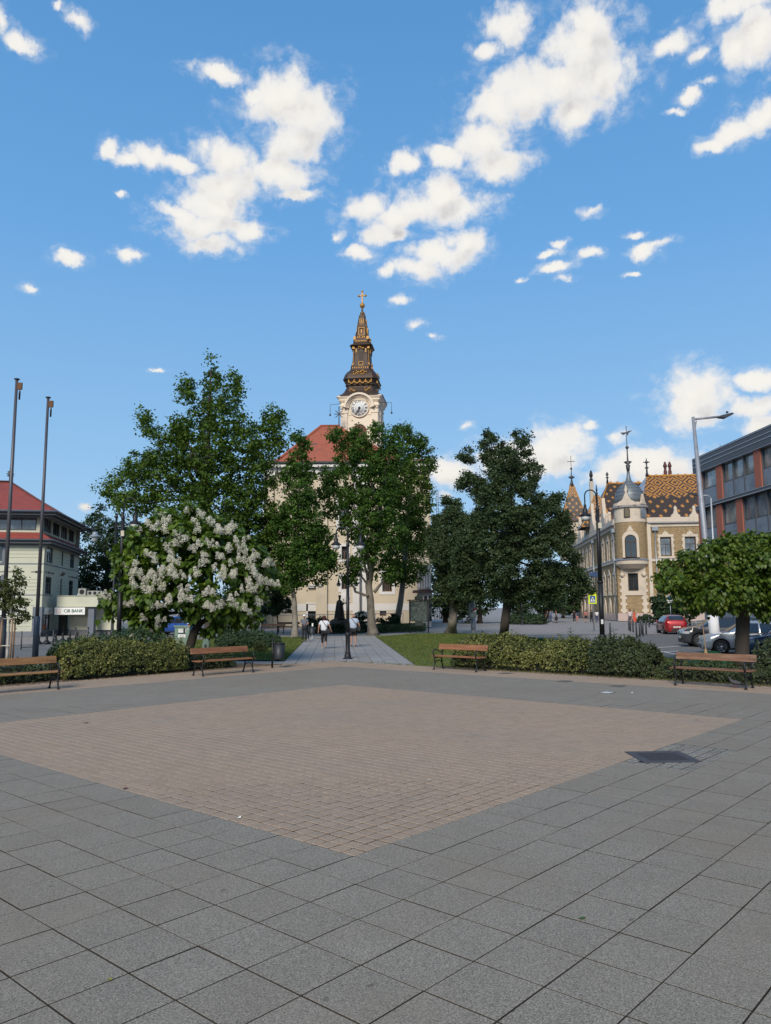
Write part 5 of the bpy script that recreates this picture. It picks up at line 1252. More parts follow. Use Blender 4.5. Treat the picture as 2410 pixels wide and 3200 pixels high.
for s, x in ((-1, .55), (1, CL-.95)):
    mb.box(x, x+.5, -.142, .02, 1.1, 3.7, CH)
    for k in range(6): mb.box(x - (.22 if s < 0 else 0), x + .5 + (.22 if s > 0 else .0), -.13, .02, 1.3 + k*.95, 1.75 + k*.95, CH)
    for k in range(3): mb.box(x + (.5 if s < 0 else -.2), x + (.72 if s < 0 else 0), -.13, .02, 1.3 + k*.9, 1.7 + k*.9, CH)
mb.build('quoin', m_trim, th)
for x in (.75, CL-.65): MB().lathe([(.02,-.42),(.2,-.3),(.42,0),(.2,.3),(.02,.42)], (0,0,0), 8, CH @ Matrix.Translation((x, -.2, 6.7))).build('rosette', m_trim, th)
MB().box(-.1, CL+.1, -.1, 0, 0, 1.1, CH).build('plinth', m_pink, th)
TC = (2.15, 1.15)
def bow(r0, r1, z0, z1, name, mat, a0=145, a1=330, n=22, parent=None):
    mb = MB(); vs = []
    for r, z in ((r0, z0), (r1, z1)):
        for k in range(n+1):
            a = R_(a0 + (a1-a0)*k/n); vs.append((TC[0] + r*math.cos(a), TC[1] + r*math.sin(a), z))
    fs = [(k, k+1, n+2+k, n+1+k) for k in range(n)] + [tuple(range(n+1))[::-1], tuple(range(n+1, 2*n+2))]
    return mb.add(vs, fs).build(name, mat, parent or th)
RT = 2.25
bow(1.55, RT+.1, 7.55, 8.2, 'turret_corbel', m_trim); bow(RT+.12, RT+.18, 8.2, 8.75, 'turret_band', m_trim); bow(RT+.3, RT+.05, 8.75, 9.0, 'turret_sill', m_zinc)
bow(RT, RT, 9.0, 14.3, 'turret_wall', m_yb); bow(RT+.06, RT+.06, 14.3, 16.6, 'turret_attic', m_trim, 100, 400); bow(RT+.35, RT+.4, 16.45, 16.75, 'turret_cornice', MATS['grey_cornice'], 100, 400)
bow(RT+.1, RT+.1, 16.75, 17.2, 'turret_attic', m_trim, 100, 400)
AW = Matrix.Translation((TC[0], TC[1], 0)) @ Matrix.Rotation(R_(-14), 4, 'Z') @ Matrix.Translation((0, -RT-.02, 0))
def archpoly(w, h, n=8): return [(-w/2, 0), (w/2, 0), (w/2, h-w/2)] + [(w/2*math.cos(math.pi*k/n), h-w/2 + w/2*math.sin(math.pi*k/n)) for k in range(1, n)] + [(-w/2, h-w/2)]
o = MB().prism([(x, z+9.1) for x, z in archpoly(2.3, 3.9)] , -.16, .35, AW, 'y').build('window_surround', m_trim, th)
MB().prism([(x, z+9.15) for x, z in archpoly(1.5, 3.2)], -.19, -.162, AW, 'y').build('pane', g_dark, o)
mb = MB(); mb.tube([AW @ Vector((x, -.2, z+9.15)) for x, z in archpoly(1.5, 3.2)] + [AW @ Vector((-.75, -.2, 9.15))], .07, 6); mb.box(-.05, .05, -.24, -.16, 9.15, 11.3, AW); mb.box(-.75, .75, -.24, -.16, 11.25, 11.4, AW); mb.build('window_frame', m_brown, o)
MB().prism([(-.5, 12.95), (.5, 12.95), (.25, 13.4), (0, 13.8), (-.25, 13.4)], -.2, .3, AW, 'y').build('crest', m_trim, o)
AG = Matrix.Translation((TC[0], TC[1], 0)) @ Matrix.Rotation(R_(-22), 4, 'Z') @ Matrix.Translation((0, -RT-.12, 0))
MB().prism([(-1.3,16.7),(1.3,16.7),(1.2,17.15),(.6,17.5),(.25,18.2),(.1,18.6),(.22,18.95),(.1,19.4),(0,19.8),(-.1,19.4),(-.22,18.95),(-.1,18.6),(-.25,18.2),(-.6,17.5),(-1.2,17.15)], -.2, .35, AG, 'y').build('ogee_gable', m_trim, th)
o = MB().prism([(-.38,15.0),(.38,15.0),(.38,16.1),(0,16.6),(-.38,16.1)], -.08, .06, AG, 'y').build('louvre_window', M('louvre', (.14, .12, .08), .8), th)
MB().tube([AG @ Vector(q) for q in ((-.38,-.1,15),(.38,-.1,15),(.38,-.1,16.1),(0,-.1,16.6),(-.38,-.1,16.1),(-.38,-.1,15))], .06, 5).build('window_frame', m_dark, o)
A2 = Matrix.Translation((TC[0], TC[1], 0)) @ Matrix.Rotation(R_(38), 4, 'Z') @ Matrix.Translation((0, -RT-.12, 0))
MB().box(-.5, .5, -.06, .06, 14.9, 16.3, A2).build('attic_pane', g_mid, th); MB().prism([(-.5,16.9),(.5,16.9),(.25,17.4),(0,18.4),(-.25,17.4)], -.2, .2, A2, 'y').build('crest', m_trim, th)
m_dome = M('zinc_dome', (.15, .17, .185), .5, .4, .25, 1.6)
dm = MB().lathe([(2.0,17.15),(2.12,17.7),(2.08,18.4),(1.9,19.0),(1.55,19.55),(1.1,20.0),(.7,20.3),(.42,20.7),(.26,21.3),(.2,22.1)], (TC[0], TC[1], 0), 20).build('dome', m_dome, th)
for z, r in ((17.7,2.15),(18.3,2.12),(18.9,1.97),(19.5,1.62),(20.0,1.13)):
    MB().tube([(TC[0] + r*math.cos(a*math.pi/10), TC[1] + r*math.sin(a*math.pi/10), z) for a in range(21)], .035, 5, cap=False).build('dome_seam', m_zinc, dm)
MB().lathe([(.2,22.0),(.34,23.0),(.16,23.1),(.62,23.5),(.12,23.7),(.08,25.4),(.3,25.7),(.06,26.0),(.05,29.0)], (TC[0], TC[1], 0), 10).build('spire', m_dark, th)
MB().prism([(-.9,28.0),(.1,28.05),(.5,28.6),(.2,28.2),(.9,28.3),(.3,27.9),(.2,27.5),(0,27.9),(-.5,27.6)], -.03, .03, Tm(TC[0], TC[1]), 'y').build('weathervane', m_dark, th)
# roofs
zr = 22.3
mb = MB(); mb.add([(3.4,.1,14.95),(28,.1,14.95),(28,7.4,zr),(6.2,7.4,zr)], [(0,1,2,3)]); mb.add([(28,14.5,14.95),(3.4,14.5,14.95),(6.2,7.4,zr),(28,7.4,zr)], [(0,1,2,3)])
r1 = mb.build('front_roof', m_tile, th)
MB().add([(1.2,14.5,14.95),(1.2,.6,14.95),(3.35,.11,14.96),(6.2,7.4,zr+.01)], [(0,1,3),(1,2,3)]).build('hip_flashing', M('zinc_hip', (.34, .37, .42), .35, .5, .4, 3.5), r1)
MB().tube([(6.2,7.4,zr+.05),(28,7.4,zr+.05)], .16, 6).build('ridge_tiles', M('orange_ridge', (.46, .22, .05), .5, 0, .2, 3), r1)
for k in range(20): MB().cbox((6.6 + k*1.1, 7.4, zr+.22), (.25, .2, .14)).build('ridge_knob', MATS['orange_ridge'], r1)
MB().lathe([(.3,0),(.16,.6),(.12,1.2),(.36,1.35),(.12,1.5),(.1,2.0),(.34,2.25),(.1,2.45),(.04,2.9)], (6.3,7.4,zr), 8).build('finial', m_dark, r1)
MB().cbox((6.3, 7.4, zr+2.25), (1.0, .12, .14)).build('finial_arm', m_dark, r1)
for x in (9.3, 10.0): MB().lathe([(.28,-.5),(.28,.9),(.2,1.0),(.2,1.5),(.34,1.6),(.24,2.0),(.1,2.4)], (x, 8.2, zr), 8).build('chimney_pot', M('dark_red_pot', (.10, .035, .03), .7), r1)
# roof eye window and skylight
dmx = Matrix.Translation((13.6, 3.2, 18.3))
MB().lathe([(.85,0),(.85,.5)], (0,0,0), 12, dmx @ Matrix.Rotation(math.pi/2, 4, 'X')).build('roof_eye', m_zinc, r1); MB().lathe([(.5,0),(.5,.06)], (0,0,0), 12, dmx @ Matrix.Translation((0,-.5,0)) @ Matrix.Rotation(math.pi/2, 4, 'X')).build('eye_pane', g_dark, r1)
MB().prism([(-1,-.9),(1,-.9),(.95,-.5),(.4,.6),(0,1.15),(-.4,.6),(-.95,-.5)], -.1, .5, dmx, 'y').build('eye_surround', m_zinc, r1)
MB().box(-.8,.8,0,.12,0,.95, Matrix.Translation((16.1, .8, 15.9)) @ Matrix.Rotation(R_(-46), 4, 'X')).build('skylight', g_mid, r1)
z2 = 25.6
mb = MB(); mb.add([(.4,25,15.5),(24,25,15.5),(24,35,z2),(5.2,35,z2)], [(0,1,2,3)]); mb.add([(.4,45,15.5),(.4,25,15.5),(5.2,35,z2)], [(0,1,2)]); mb.add([(24,45,15.5),(.4,45,15.5),(5.2,35,z2),(24,35,z2)], [(0,1,2,3)])
r2 = mb.build('rear_roof', m_tiled, th)
MB().tube([(5.2,35,z2+.05),(24,35,z2+.05)], .18, 6).build('ridge_tiles', MATS['orange_ridge'], r2)
for k in range(12): MB().cbox((5.8 + k*1.3, 35, z2+.3), (.35, .25, .25)).build('ridge_knob', MATS['orange_ridge'], r2)
MB().tube([(5.2,35,z2+.05),(.4,25,15.6)], .16, 6).build('hip_tiles', MATS['orange_ridge'], r2)
MB().lathe([(.25,0),(.12,1.0),(.34,1.2),(.1,1.4),(.3,1.8),(.05,2.3)], (5.2,35,z2), 8).build('finial', m_dark, r2)
mb = MB(); mb.add([(.4,1.0,14.95),(.4,25,14.95),(7,25,21),(7,7.5,21)], [(0,3,2,1)]); mb.build('side_roof', m_tiled, th)
def pyramid(x, y, hw, z0, z1, mat, wall0=None, top=None):
    if wall0 is not None: MB().box(x-hw+.15, x+hw-.15, y-hw+.15, y+hw-.15, wall0, z0).build('turret_wall', m_trim, th)
    mb = MB(); k = hw*.12; zz = z1
    mb.add([(x-hw*1.12,y-hw*1.12,z0),(x+hw*1.12,y-hw*1.12,z0),(x+hw*1.12,y+hw*1.12,z0),(x-hw*1.12,y+hw*1.12,z0),(x-hw*.72,y-hw*.72,z0+(z1-z0)*.28),(x+hw*.72,y-hw*.72,z0+(z1-z0)*.28),(x+hw*.72,y+hw*.72,z0+(z1-z0)*.28),(x-hw*.72,y+hw*.72,z0+(z1-z0)*.28),
            (x-k,y-k,z1),(x+k,y-k,z1),(x+k,y+k,z1),(x-k,y+k,z1)], [(0,1,5,4),(1,2,6,5),(2,3,7,6),(3,0,4,7),(4,5,9,8),(5,6,10,9),(6,7,11,10),(7,4,8,11),(8,9,10,11)])
    o = mb.build('pyramid_roof', mat, th)
    for sx_, sy_ in ((-1,-1),(1,-1)): MB().tube([(x+sx_*hw*1.12,y+sy_*hw*1.12,z0+.05),(x+sx_*hw*.72,y+sy_*hw*.72,z0+(z1-z0)*.28),(x+sx_*k,y+sy_*k,z1)], .13, 5).build('hip_tiles', MATS['orange_ridge'], o)
    if top: MB().lathe([(hw*.2,0),(.3,.8),(.12,1.6),(.75,2.0),(.12,2.4),(.08,3.6),(.3,3.9),(.06,4.2),(.05,top)], (x,y,z1-.2), 8).build('finial', m_dark, o); MB().cbox((x, y, z1+top*.78), (1.6, .1, .12)).build('vane', m_dark, o)
pyramid(.9, 53, 2.9, 20.2, 28.2, m_tilet, 12, 6.8)
pyramid(1.4, 25.5, 2.9, 16.0, 22.0, m_tileg)
MB().box(1.0, 1.7, 29.6, 30.3, 15, 25.3).build('chimney', M('plastered_chimney', (.45, .40, .33), .9, 0, .1, 1), th)
MB().lathe([(.3,0),(.3,.5),(.16,.7),(.34,1.0),(.3,1.5),(.1,2.1)], (1.35, 29.95, 25.3), 8).build('chimney_cap', m_black, th)

# ---- church -----------------------------------------------------------------------
m_ochre = M('ochre_render', (.55, .47, .35), .9, 0, .06, .6, .1, 25, dirt=(.46, .40, .31), dscale=.35)
m_wtrim = M('white_lime_trim', (.62, .60, .57), .9, 0, .07, .8)
m_orr = redtile('orange_tile_roof', (.36, .10, .055), .9)
YW = 88.0
ch = thing('church', 'baroque church with ochre walls, red roof and dark gilded clock spire', 'church', (0, YW, 0))
def cx_(px, Y=YW): return AT(px, 1600, Y).x
def cz_(py, Y=YW, px=1100): return AT(px, py, Y).z
x0, x1 = cx_(825), cx_(1345); xr0, xr1 = cx_(882), cx_(1248); EZ = 19.1
I = Matrix.Identity(4)
holes = [(cx_(965), cx_(990), .0, 2.5), (cx_(1068), cx_(1086), 4.2, 5.6), (cx_(1068), cx_(1086), 7.6, 9.1), (cx_(1194), cx_(1224), 3.9, 6.1), (cx_(1186), cx_(1206), 1.15, 1.75), (cx_(1060), cx_(1090), 11.4, 14.4), (cx_(985), cx_(1010), 12, 15)]
mb = MB(); facade(mb, x0, x1, 0, EZ, holes, I, .45)
mb.add([(x1,0,0),(x1,26,0),(x1,26,EZ),(x1,0,EZ)], [(0,1,2,3)]); mb.add([(x0,26,0),(x0,0,0),(x0,0,EZ),(x0,26,EZ)], [(0,1,2,3)]); mb.build('wall', m_ochre, ch)
MB().box(x0+.6, x1-.6, .6, 25, .1, EZ-.3).build('inner_nave', MATS['dim_room'], ch)
def pane_at(h, fm, gm, mull=1, tr=.7): return window(ch, I, (h[0]+h[1])/2, h[2], h[1]-h[0], h[3]-h[2], fm, gm, .09, .35, mull, tr)
m_oak = M('oak_lattice', (.16, .09, .045), .7, 0, .2, 5)
for i, h in enumerate(holes):
    if i == 0:
        o = MB().box(h[0], h[1], .3, .36, 0, 2.5).build('door', M('old_door', (.018, .017, .016), .6), ch); MB().box(h[0]-.2, h[0], -.06, .3, 0, 2.7).box(h[1], h[1]+.2, -.06, .3, 0, 2.7).box(h[0], h[1], -.06, .3, 2.5, 2.7).build('door_frame', m_wtrim, o); continue
    o = pane_at(h, m_oak, g_dark, 3 if i == 3 else 1, .6)
    if i in (1, 2, 3, 5):
        s = .34; mb = MB(); mb.box(h[0]-s, h[0], -.07, .02, h[2]-s, h[3]+s); mb.box(h[1], h[1]+s, -.07, .02, h[2]-s, h[3]+s); mb.box(h[0], h[1], -.07, .02, h[3], h[3]+s); mb.box(h[0], h[1], -.07, .02, h[2]-s, h[2]); mb.build('window_surround', m_wtrim, o)
# trims: bands, ledge, pilasters, cornice, relief, pipes
MB().box(x0, x1, -.06, .0, 1.75, 2.55).build('base_band', m_wtrim, ch)
MB().box(cx_(962), cx_(1012), -.55, .0, 4.6, 4.75).box(cx_(964), cx_(1010), -.4, .0, 4.4, 4.6).build('door_canopy', m_wtrim, ch)
for a, b in ((1103, 1148), (838, 856), (990, 1024)):
    MB().box(cx_(a), cx_(b), -.35, .0, 0, EZ-1.4).build('pilaster', m_wtrim if a == 1103 else m_ochre, ch); MB().box(cx_(a)-.15, cx_(b)+.15, -.5, .0, EZ-1.9, EZ-1.4).build('capital', m_wtrim, ch)
MB().box(x0-.2, x1+.2, -.5, .0, EZ-1.4, EZ-.9).build('frieze', m_wtrim, ch); MB().box(x0-.5, x1+.5, -1.0, .0, EZ-.9, EZ-.45).build('cornice', m_wtrim, ch); MB().tube([(x0-.6,-1.05,EZ-.4),(x1+.6,-1.05,EZ-.4)], .16, 6).build('gutter', m_dark, ch)
MB().lathe([(.02,0),(.5,.05),(.62,.12),(.5,.2)], (0,0,0), 12, Matrix.Translation((cx_(1077), -.02, 3.2)) @ Matrix.Rotation(math.pi/2, 4, 'X')).build('relief', m_wtrim, ch)
MB().box(cx_(1067), cx_(1096), -.08, -.005, 2.7, 3.86).build('relief_panel', m_wtrim, ch)
for a in (1127, 826): MB().tube([(cx_(a), -.5, .2), (cx_(a), -.5, EZ-1)], .13, 8).build('drain_pipe', m_zinc, ch)
# roof of the nave
ap0, ap1, rz = cx_(1003, 97), cx_(1062, 97), AT(1003, 1332, 97).z
mb = MB(); mb.add([(xr0-.8,-1.0,EZ-.4),(xr1+.8,-1.0,EZ-.4),(xr1+.8,26,EZ-.4),(xr0-.8,26,EZ-.4),(ap0,9,rz),(ap1,9,rz),(ap0+2,18,rz)], [(0,1,5,4),(1,2,6,5),(2,3,6),(3,0,4,6),(4,5,6)])
ro = mb.build('roof', m_orr, ch)
MB().tube([(xr0-.8,-1.0,EZ-.35),(ap0,9,rz+.05),(ap1,9,rz+.05)], .16, 6).build('ridge', M('ridge_red', (.30, .085, .045), .8), ro)
dmx = Matrix.Translation((cx_(985, 93), 4.2, AT(985, 1400, 92).z))
MB().prism([(-.9,-.5),(.9,-.5),(.75,.1),(.4,.45),(0,.55),(-.4,.45),(-.75,.1)], -.5, 1.2, dmx, 'y').build('dormer', m_dark, ro); MB().prism([(-.5,-.35),(.5,-.35),(.4,.1),(0,.3),(-.4,.1)], -.55, -.48, dmx, 'y').build('dormer_pane', g_dark, ro)
# lower side building with its own roof, right
xa0, xa1 = cx_(1250), cx_(1345)
MB().add([(xa0,-1.0,EZ-.4),(xa1+.6,-1.0,EZ-.4),(xa1+.6,12,EZ+2.5),(xa0,12,EZ+2.5)], [(0,1,2,3)]).build('side_roof', m_orr, ch)
MB().add([(xr1+.9,6,EZ-.3),(cx_(1232,96),7.5,AT(1115,1388,96).z),(cx_(1100,96),7.0,EZ+.2)], [(0,1,2)]).build('porch_roof', m_orr, ch)
# star finial on the roof
p = Vector((cx_(1059, 97), 9, rz)); o = MB().tube([p, p + Vector((0, 0, 2.6))], .07, 6).build('star_finial', m_dark, ro)
for k in range(4): a = k*math.pi/4; MB().tube([p + Vector((-.65*math.cos(a), 0, 1.6 - .65*math.sin(a))), p + Vector((.65*math.cos(a), 0, 1.6 + .65*math.sin(a)))], .05, 5).build('star_ray', m_dark, o)
# ---- tower
YT = 101.0; mp = YT / FPX; TX = AT(1133, 1290, YT).x; Zt = lambda z: AT(1133, 880 + z/4.096, YT).z
tw = bpy.data.objects.new('tower', None); COL.objects.link(tw); tw.parent = ch; KIDS.setdefault(ch.name, []).append(tw); tw.location = (TX, YT - YW, 0); tw.rotation_euler = (0, 0, R_(-7))
m_cop = M('brown_copper_sheet', (.050, .031, .023), .55, .25, .35, 1.5, .15, 6)
def ring8(h, c): return [(h-c,-h),(h,-h+c),(h,h-c),(h-c,h),(-h+c,h),(-h,h-c),(-h,-h+c),(-h+c,-h)]
def sqloft(prof, name, mat, cham=.18, parent=tw):
    mb = MB(); vs, fs = [], []
    for h, z in prof: vs += [(x, y, z) for x, y in ring8(h, h*cham)]
    for i in range(len(prof)-1):
        for k in range(8): fs.append((i*8+k, i*8+(k+1)%8, (i+1)*8+(k+1)%8, (i+1)*8+k))
    fs.append(tuple(reversed(range(8)))); fs.append(tuple((len(prof)-1)*8+k for k in range(8)))
    return mb.add(vs, fs).build(name, mat, parent)
H = lambda px: px * mp
zc = Zt(1555)
sqloft([(H(60), 10), (H(60), zc-.5)], 'shaft', m_cream, .06)
m_pinkw = m_cream
for zz, h0, hgt in ((Zt(1640), 62, .35), (Zt(1760), 61.5, .12)): sqloft([(H(h0), zz-hgt/2), (H(h0), zz+hgt/2)], 'shaft_band', m_cream, .06)
sqloft([(H(61), zc-.55), (H(66), zc-.3), (H(66), zc-.15), (H(71), zc+.15), (H(71), zc+.3)], 'cornice', m_cream, .05)
hw = H(60)
for sx_ in (-1, 1):     # corner pilasters with scrolled capitals, front
    MB().box(sx_*hw*.80-.42, sx_*hw*.80+.42, -hw-.16, -hw, 12, Zt(1745)).build('pilaster', m_cream, tw)
    o = MB().box(sx_*hw*.80-.5, sx_*hw*.80+.5, -hw-.24, -hw, Zt(1745), Zt(1700)).build('capital', m_cream, tw)
    MB().box(sx_*hw*.80-.56, sx_*hw*.80+.56, -hw-.3, -hw, Zt(1660), Zt(1640)).build('capital_slab', m_cream, o)
    for s2 in (-1, 1): MB().ball((sx_*hw*.80 + s2*.33, -hw-.2, Zt(1680)), .17, 8, 6).build('scroll', m_cream, o)
for sy_ in (-.55, .35): MB().box(hw, hw+.16, sy_*hw-.4, sy_*hw+.4, 12, Zt(1700)).build('pilaster', m_cream, tw)
# arched hood over the clock
CZ = Zt(1682); CR = H(27.5)
mb = MB(); n = 16; prof = []
for k in range(n+1):
    a = math.pi*k/n; prof.append((math.cos(a), math.sin(a)))
for r0, r1, dp in ((1.50, 1.72, .75), (1.36, 1.50, .5), (1.22, 1.36, .3)):
    vs = [(x*CR*r0, -hw-dp, CZ + z*CR*r0*.98) for x, z in prof] + [(x*CR*r1, -hw-dp, CZ + z*CR*r1*.98) for x, z in prof] + [(x*CR*r1, -hw+.1, CZ + z*CR*r1*.98) for x, z in prof] + [(x*CR*r0, -hw+.1, CZ + z*CR*r0*.98) for x, z in prof]
    m_ = n+1; fs = []
    for k in range(n): fs += [(k, k+1, m_+k+1, m_+k)[::-1], (m_+k, m_+k+1, 2*m_+k+1, 2*m_+k)[::-1], (k+1, k, 3*m_+k, 3*m_+k+1)[::-1]]
    mb.add(vs, fs)
mb.build('clock_hood', m_cream, tw)
DC = Matrix.Translation((0, -hw-.06, CZ)) @ Matrix.Rotation(math.pi/2, 4, 'X')
cl_o = MB().lathe([(CR*.985, -.1), (CR*.985, .10)], (0,0,0), 40, DC).build('clock_dial', M('dial_white', (.78, .78, .76), .5, 0, .03, 2), tw)
mb = MB(); mb.tube([DC @ Vector((CR*1.03*math.cos(a*math.pi/20), CR*1.03*math.sin(a*math.pi/20), .08)) for a in range(41)], .09, 6, cap=False); mb.build('dial_rim', m_cream, cl_o)
MB().lathe([(CR*.56, .1), (CR*.56, .104)], (0,0,0), 32, DC).build('dial_centre', M('dial_grey', (.60, .62, .63), .5, 0, .03, 2), cl_o)
m_num = M('numeral_blue_black', (.02, .025, .04), .5)
for k, tx in enumerate(('XII','I','II','III','IIII','V','VI','VII','VIII','IX','X','XI')):
    me = text_mesh(tx, CR*.40, .01, True); me.transform(Matrix.Scale(.72 if len(tx) > 2 else .95, 4, (1, 0, 0)))
    a = -k*math.pi/6; me.transform(DC @ Matrix.Rotation(a, 4, 'Z') @ Matrix.Translation((0, CR*.77, .115))); me.materials.append(m_num); link('numeral', me, cl_o)
def hand(ang, l, w, z, nm):
    mb = MB(); mb.prism([(-w*.5, -l*.22), (w*.5, -l*.22), (w*.7, l*.25), (w*1.5, l*.62), (w*.5, l*.75), (0, l), (-w*.5, l*.75), (-w*1.5, l*.62), (-w*.7, l*.25)], z, z+.02, DC @ Matrix.Rotation(-ang, 4, 'Z')); mb.build(nm, m_num, cl_o)
hand(R_(6.56/12*360), CR*.62, .10, .14, 'hour_hand'); hand(R_(34.5/60*360), CR*.92, .085, .17, 'minute_hand')
MB().lathe([(.16,.1),(.16,.22)], (0,0,0), 10, DC).build('hand_hub', m_num, cl_o)
# louvred belfry opening under the clock
MB().prism([(x, z + Zt(2120)) for x, z in archpoly(1.9, Zt(1880)-Zt(2120))], -hw-.03, -hw+.02, None, 'y').build('belfry_louvre', M('red_brown_louvre', (.12, .05, .035), .8), tw)
# copper roof: skirt, waist, bulb, lantern, needle
zz = lambda z: Zt(z)
rf = sqloft([(H(74), zc+.28), (H(72), zc+.42), (H(62), zz(1500)), (H(52), zz(1450)), (H(46), zz(1400)), (H(45.5), zz(1385))], 'copper_skirt', m_cop, .22)
sqloft([(H(46), zz(1388)), (H(49), zz(1370)), (H(48), zz(1345)), (H(52), zz(1305)), (H(56), zz(1300)), (H(56), zz(1292))], 'copper_waist', m_cop, .24)
sqloft([(H(55), zz(1296)), (H(53.5), zz(1270)), (H(50), zz(1230)), (H(43), zz(1190)), (H(36), zz(1165)), (H(35.5), zz(1155))], 'copper_bulb', m_cop, .26)
sqloft([(H(34), zz(1158)), (H(34), zz(1120)), (H(33), zz(1112)), (H(31), zz(1085)), (H(28.5), zz(1050)), (H(27.5), zz(980)), (H(27.5), zz(890)), (H(30), zz(870))], 'copper_lantern', m_cop, .26)
sqloft([(H(31), zz(872)), (H(37), zz(852)), (H(36), zz(842)), (H(29), zz(826)), (H(26.5), zz(815)), (H(26.5), zz(780))], 'copper_cornice', m_cop, .24)
sqloft([(H(26), zz(782)), (H(25), zz(745)), (H(23), zz(735)), (H(19.5), zz(715)), (H(17), zz(650)), (H(14.5), zz(560)), (H(9.5), zz(440)), (H(6.2), zz(428)), (H(6.2), zz(398)), (H(3), zz(392)), (H(2.4), zz(345))], 'copper_needle', m_cop, .28)
MB().ball((0, 0, zz(307)), H(8.6), 16, 10).build('gilded_ball', m_gold, tw)
MB().lathe([(H(3.4), zz(350)), (H(3.4), zz(343)), (H(1.6), zz(338))], (0,0,0), 10).build('ball_socket', m_gold, tw)
cr_ = MB(); t_ = .085; cr_.box(-t_, t_, -t_, t_, zz(272), zz(128)); cr_.box(-H(11), H(11), -t_, t_, zz(188), zz(176))
for q in ((-H(11), zz(182)), (H(11), zz(182)), (0, zz(128))): cr_.ball((q[0], 0, q[1]), .17, 8, 6)
cr_.build('cross', m_gold, tw)
# gilded relief on the front and right faces of the copper
def orn(face, hfun, items):
    Rm = Matrix.Rotation(face, 4, 'Z')
    for it in items:
        kind, x, z = it[0], H(it[1]), zz(it[2]); h = H(it[-1]) + .03; mb = MB(); m_ = Rm @ Matrix.Translation((x, -h, z))
        if kind == 'frame':
            w_, hh = H(it[3]), it[4]/4.096*mp; b = .065
            mb.box(-w_, w_, -.06, .05, -hh, -hh+b, m_).box(-w_, w_, -.06, .05, hh-b, hh, m_).box(-w_, -w_+b, -.06, .05, -hh+b, hh-b, m_).box(w_-b, w_, -.06, .05, -hh+b, hh-b, m_)
        elif kind == 'dot': mb.ball((0, 0, 0), H(it[3]), 8, 6, m_)
        elif kind == 'bar': mb.box(-H(it[3]), H(it[3]), -.07, .05, -it[4]/4.096*mp, it[4]/4.096*mp, m_)
        elif kind == 'scroll':
            w_ = H(it[3]); s = it[4]
            mb.tube([m_ @ Vector((w_*math.cos(a)*1.0, -.05, s*w_*.45*math.sin(2.0*a))) for a in [math.pi*k/14 for k in range(15)]], .075, 6)
            mb.ball((w_*.9, -.05, s*.16), .12, 6, 5, m_); mb.ball((-w_*.9, -.05, s*.16), .12, 6, 5, m_)
        elif kind == 'fest':
            w_ = H(it[3]); mb.tube([m_ @ Vector((w_*(2*k/8-1), -.08, -.42*math.sin(math.pi*k/8))) for k in range(9)], [.04,.06,.08,.095,.10,.095,.08,.06,.04], 6)
        mb.build('gilded_ornament', m_gold, tw)
for face in (0, math.pi/2):
    orn(face, None, [('frame', 0, 525, 6.4, 30, 12.5), ('dot', 0, 580, 3.2, 14.5), ('frame', 0, 664, 9.5, 54, 17.5), ('bar', 0, 525, 1.6, 16, 12.5), ('bar', 0, 660, 1.8, 26, 17.5), ('dot', 0, 640, 2.4, 16.8), ('dot', 0, 414, 2.8, 6.3), ('dot', 0, 445, 2.4, 9.3),
      ('frame', 0, 1088, 7.6, 26, 31), ('scroll', 0, 880, 8, -1, 29), ('bar', 15.5, 918, 1.6, 26, 27.5), ('bar', -15.5, 918, 1.6, 26, 27.5),
      ('scroll', 0, 1215, 12, 1, 48), ('scroll', 12, 1232, 9, 1, 50), ('scroll', -12, 1232, 9, 1, 50), ('scroll', 24, 1440, 8, 1, 50), ('scroll', -24, 1440, 8, -1, 50)])
    orn(face, None, [('fest', x, 1322, 8.6, 51) for x in (-27, -9, 9, 27)] + [('bar', x, 1330, 1.2, 20, 51.5) for x in (-36, -18, 0, 18, 36)])
    orn(face, None, [('bar', x, 797, 1.2, 9, 26.5) for x in range(-19, 20, 5)] + [('bar', x, 1142, 1.3, 10, 34) for x in range(-26, 27, 7)] + [('bar', x, 750, 1.6, 8, 25.2) for x in (-11, -4, 4, 11)] + [('bar', x, 741, 4, 3, 25.2) for x in (-7.5, 7.5)])
for s in (-1, 1):
    mb = MB(); mb.tube([(s*H(24.5), -H(25.5), zz(z)) for z in (890, 960, 1050)] + [(s*H(27), -H(28), zz(1085))], .05, 5); mb.build('gilded_edge', m_gold, tw)
    mb = MB(); mb.tube([(s*H(13.5), -H(14.5), zz(560)), (s*H(15.5), -H(16.5), zz(650)), (s*H(20), -H(21), zz(715))], .045, 5); mb.build('gilded_edge', m_gold, tw)
    for z in (755, 875, 1098): MB().cbox((s*H(21 if z == 755 else 24), -H(25 if z == 755 else 28), zz(z)), (.30, .2, .45)).build('gilded_corner', m_gold, tw)
mb = MB(); mb.box(-H(7.5), H(7.5), -H(28.5), -H(27), zz(1045), zz(910)); lo = mb.build('louvre', m_black, tw)
for k in range(8): MB().box(-H(7), H(7), -H(29.2), -H(28.5), zz(1035-16*k)-.05, zz(1035-16*k)+.05).build('louvre_slat', m_cop, lo)
# iron arms on the tower
for s, ya in ((-1, -hw*.6), (1, -hw*.6)):
    MB().tube([(s*hw, ya, Zt(1590)), (s*(hw+1.6), ya, Zt(1600)), (s*(hw+1.6), ya, Zt(1725))], .035, 5).build('iron_arm', m_dark, tw); MB().ball((s*(hw+1.6), ya, Zt(1730)), .14, 8, 6).build('arm_lamp', m_dark, tw)
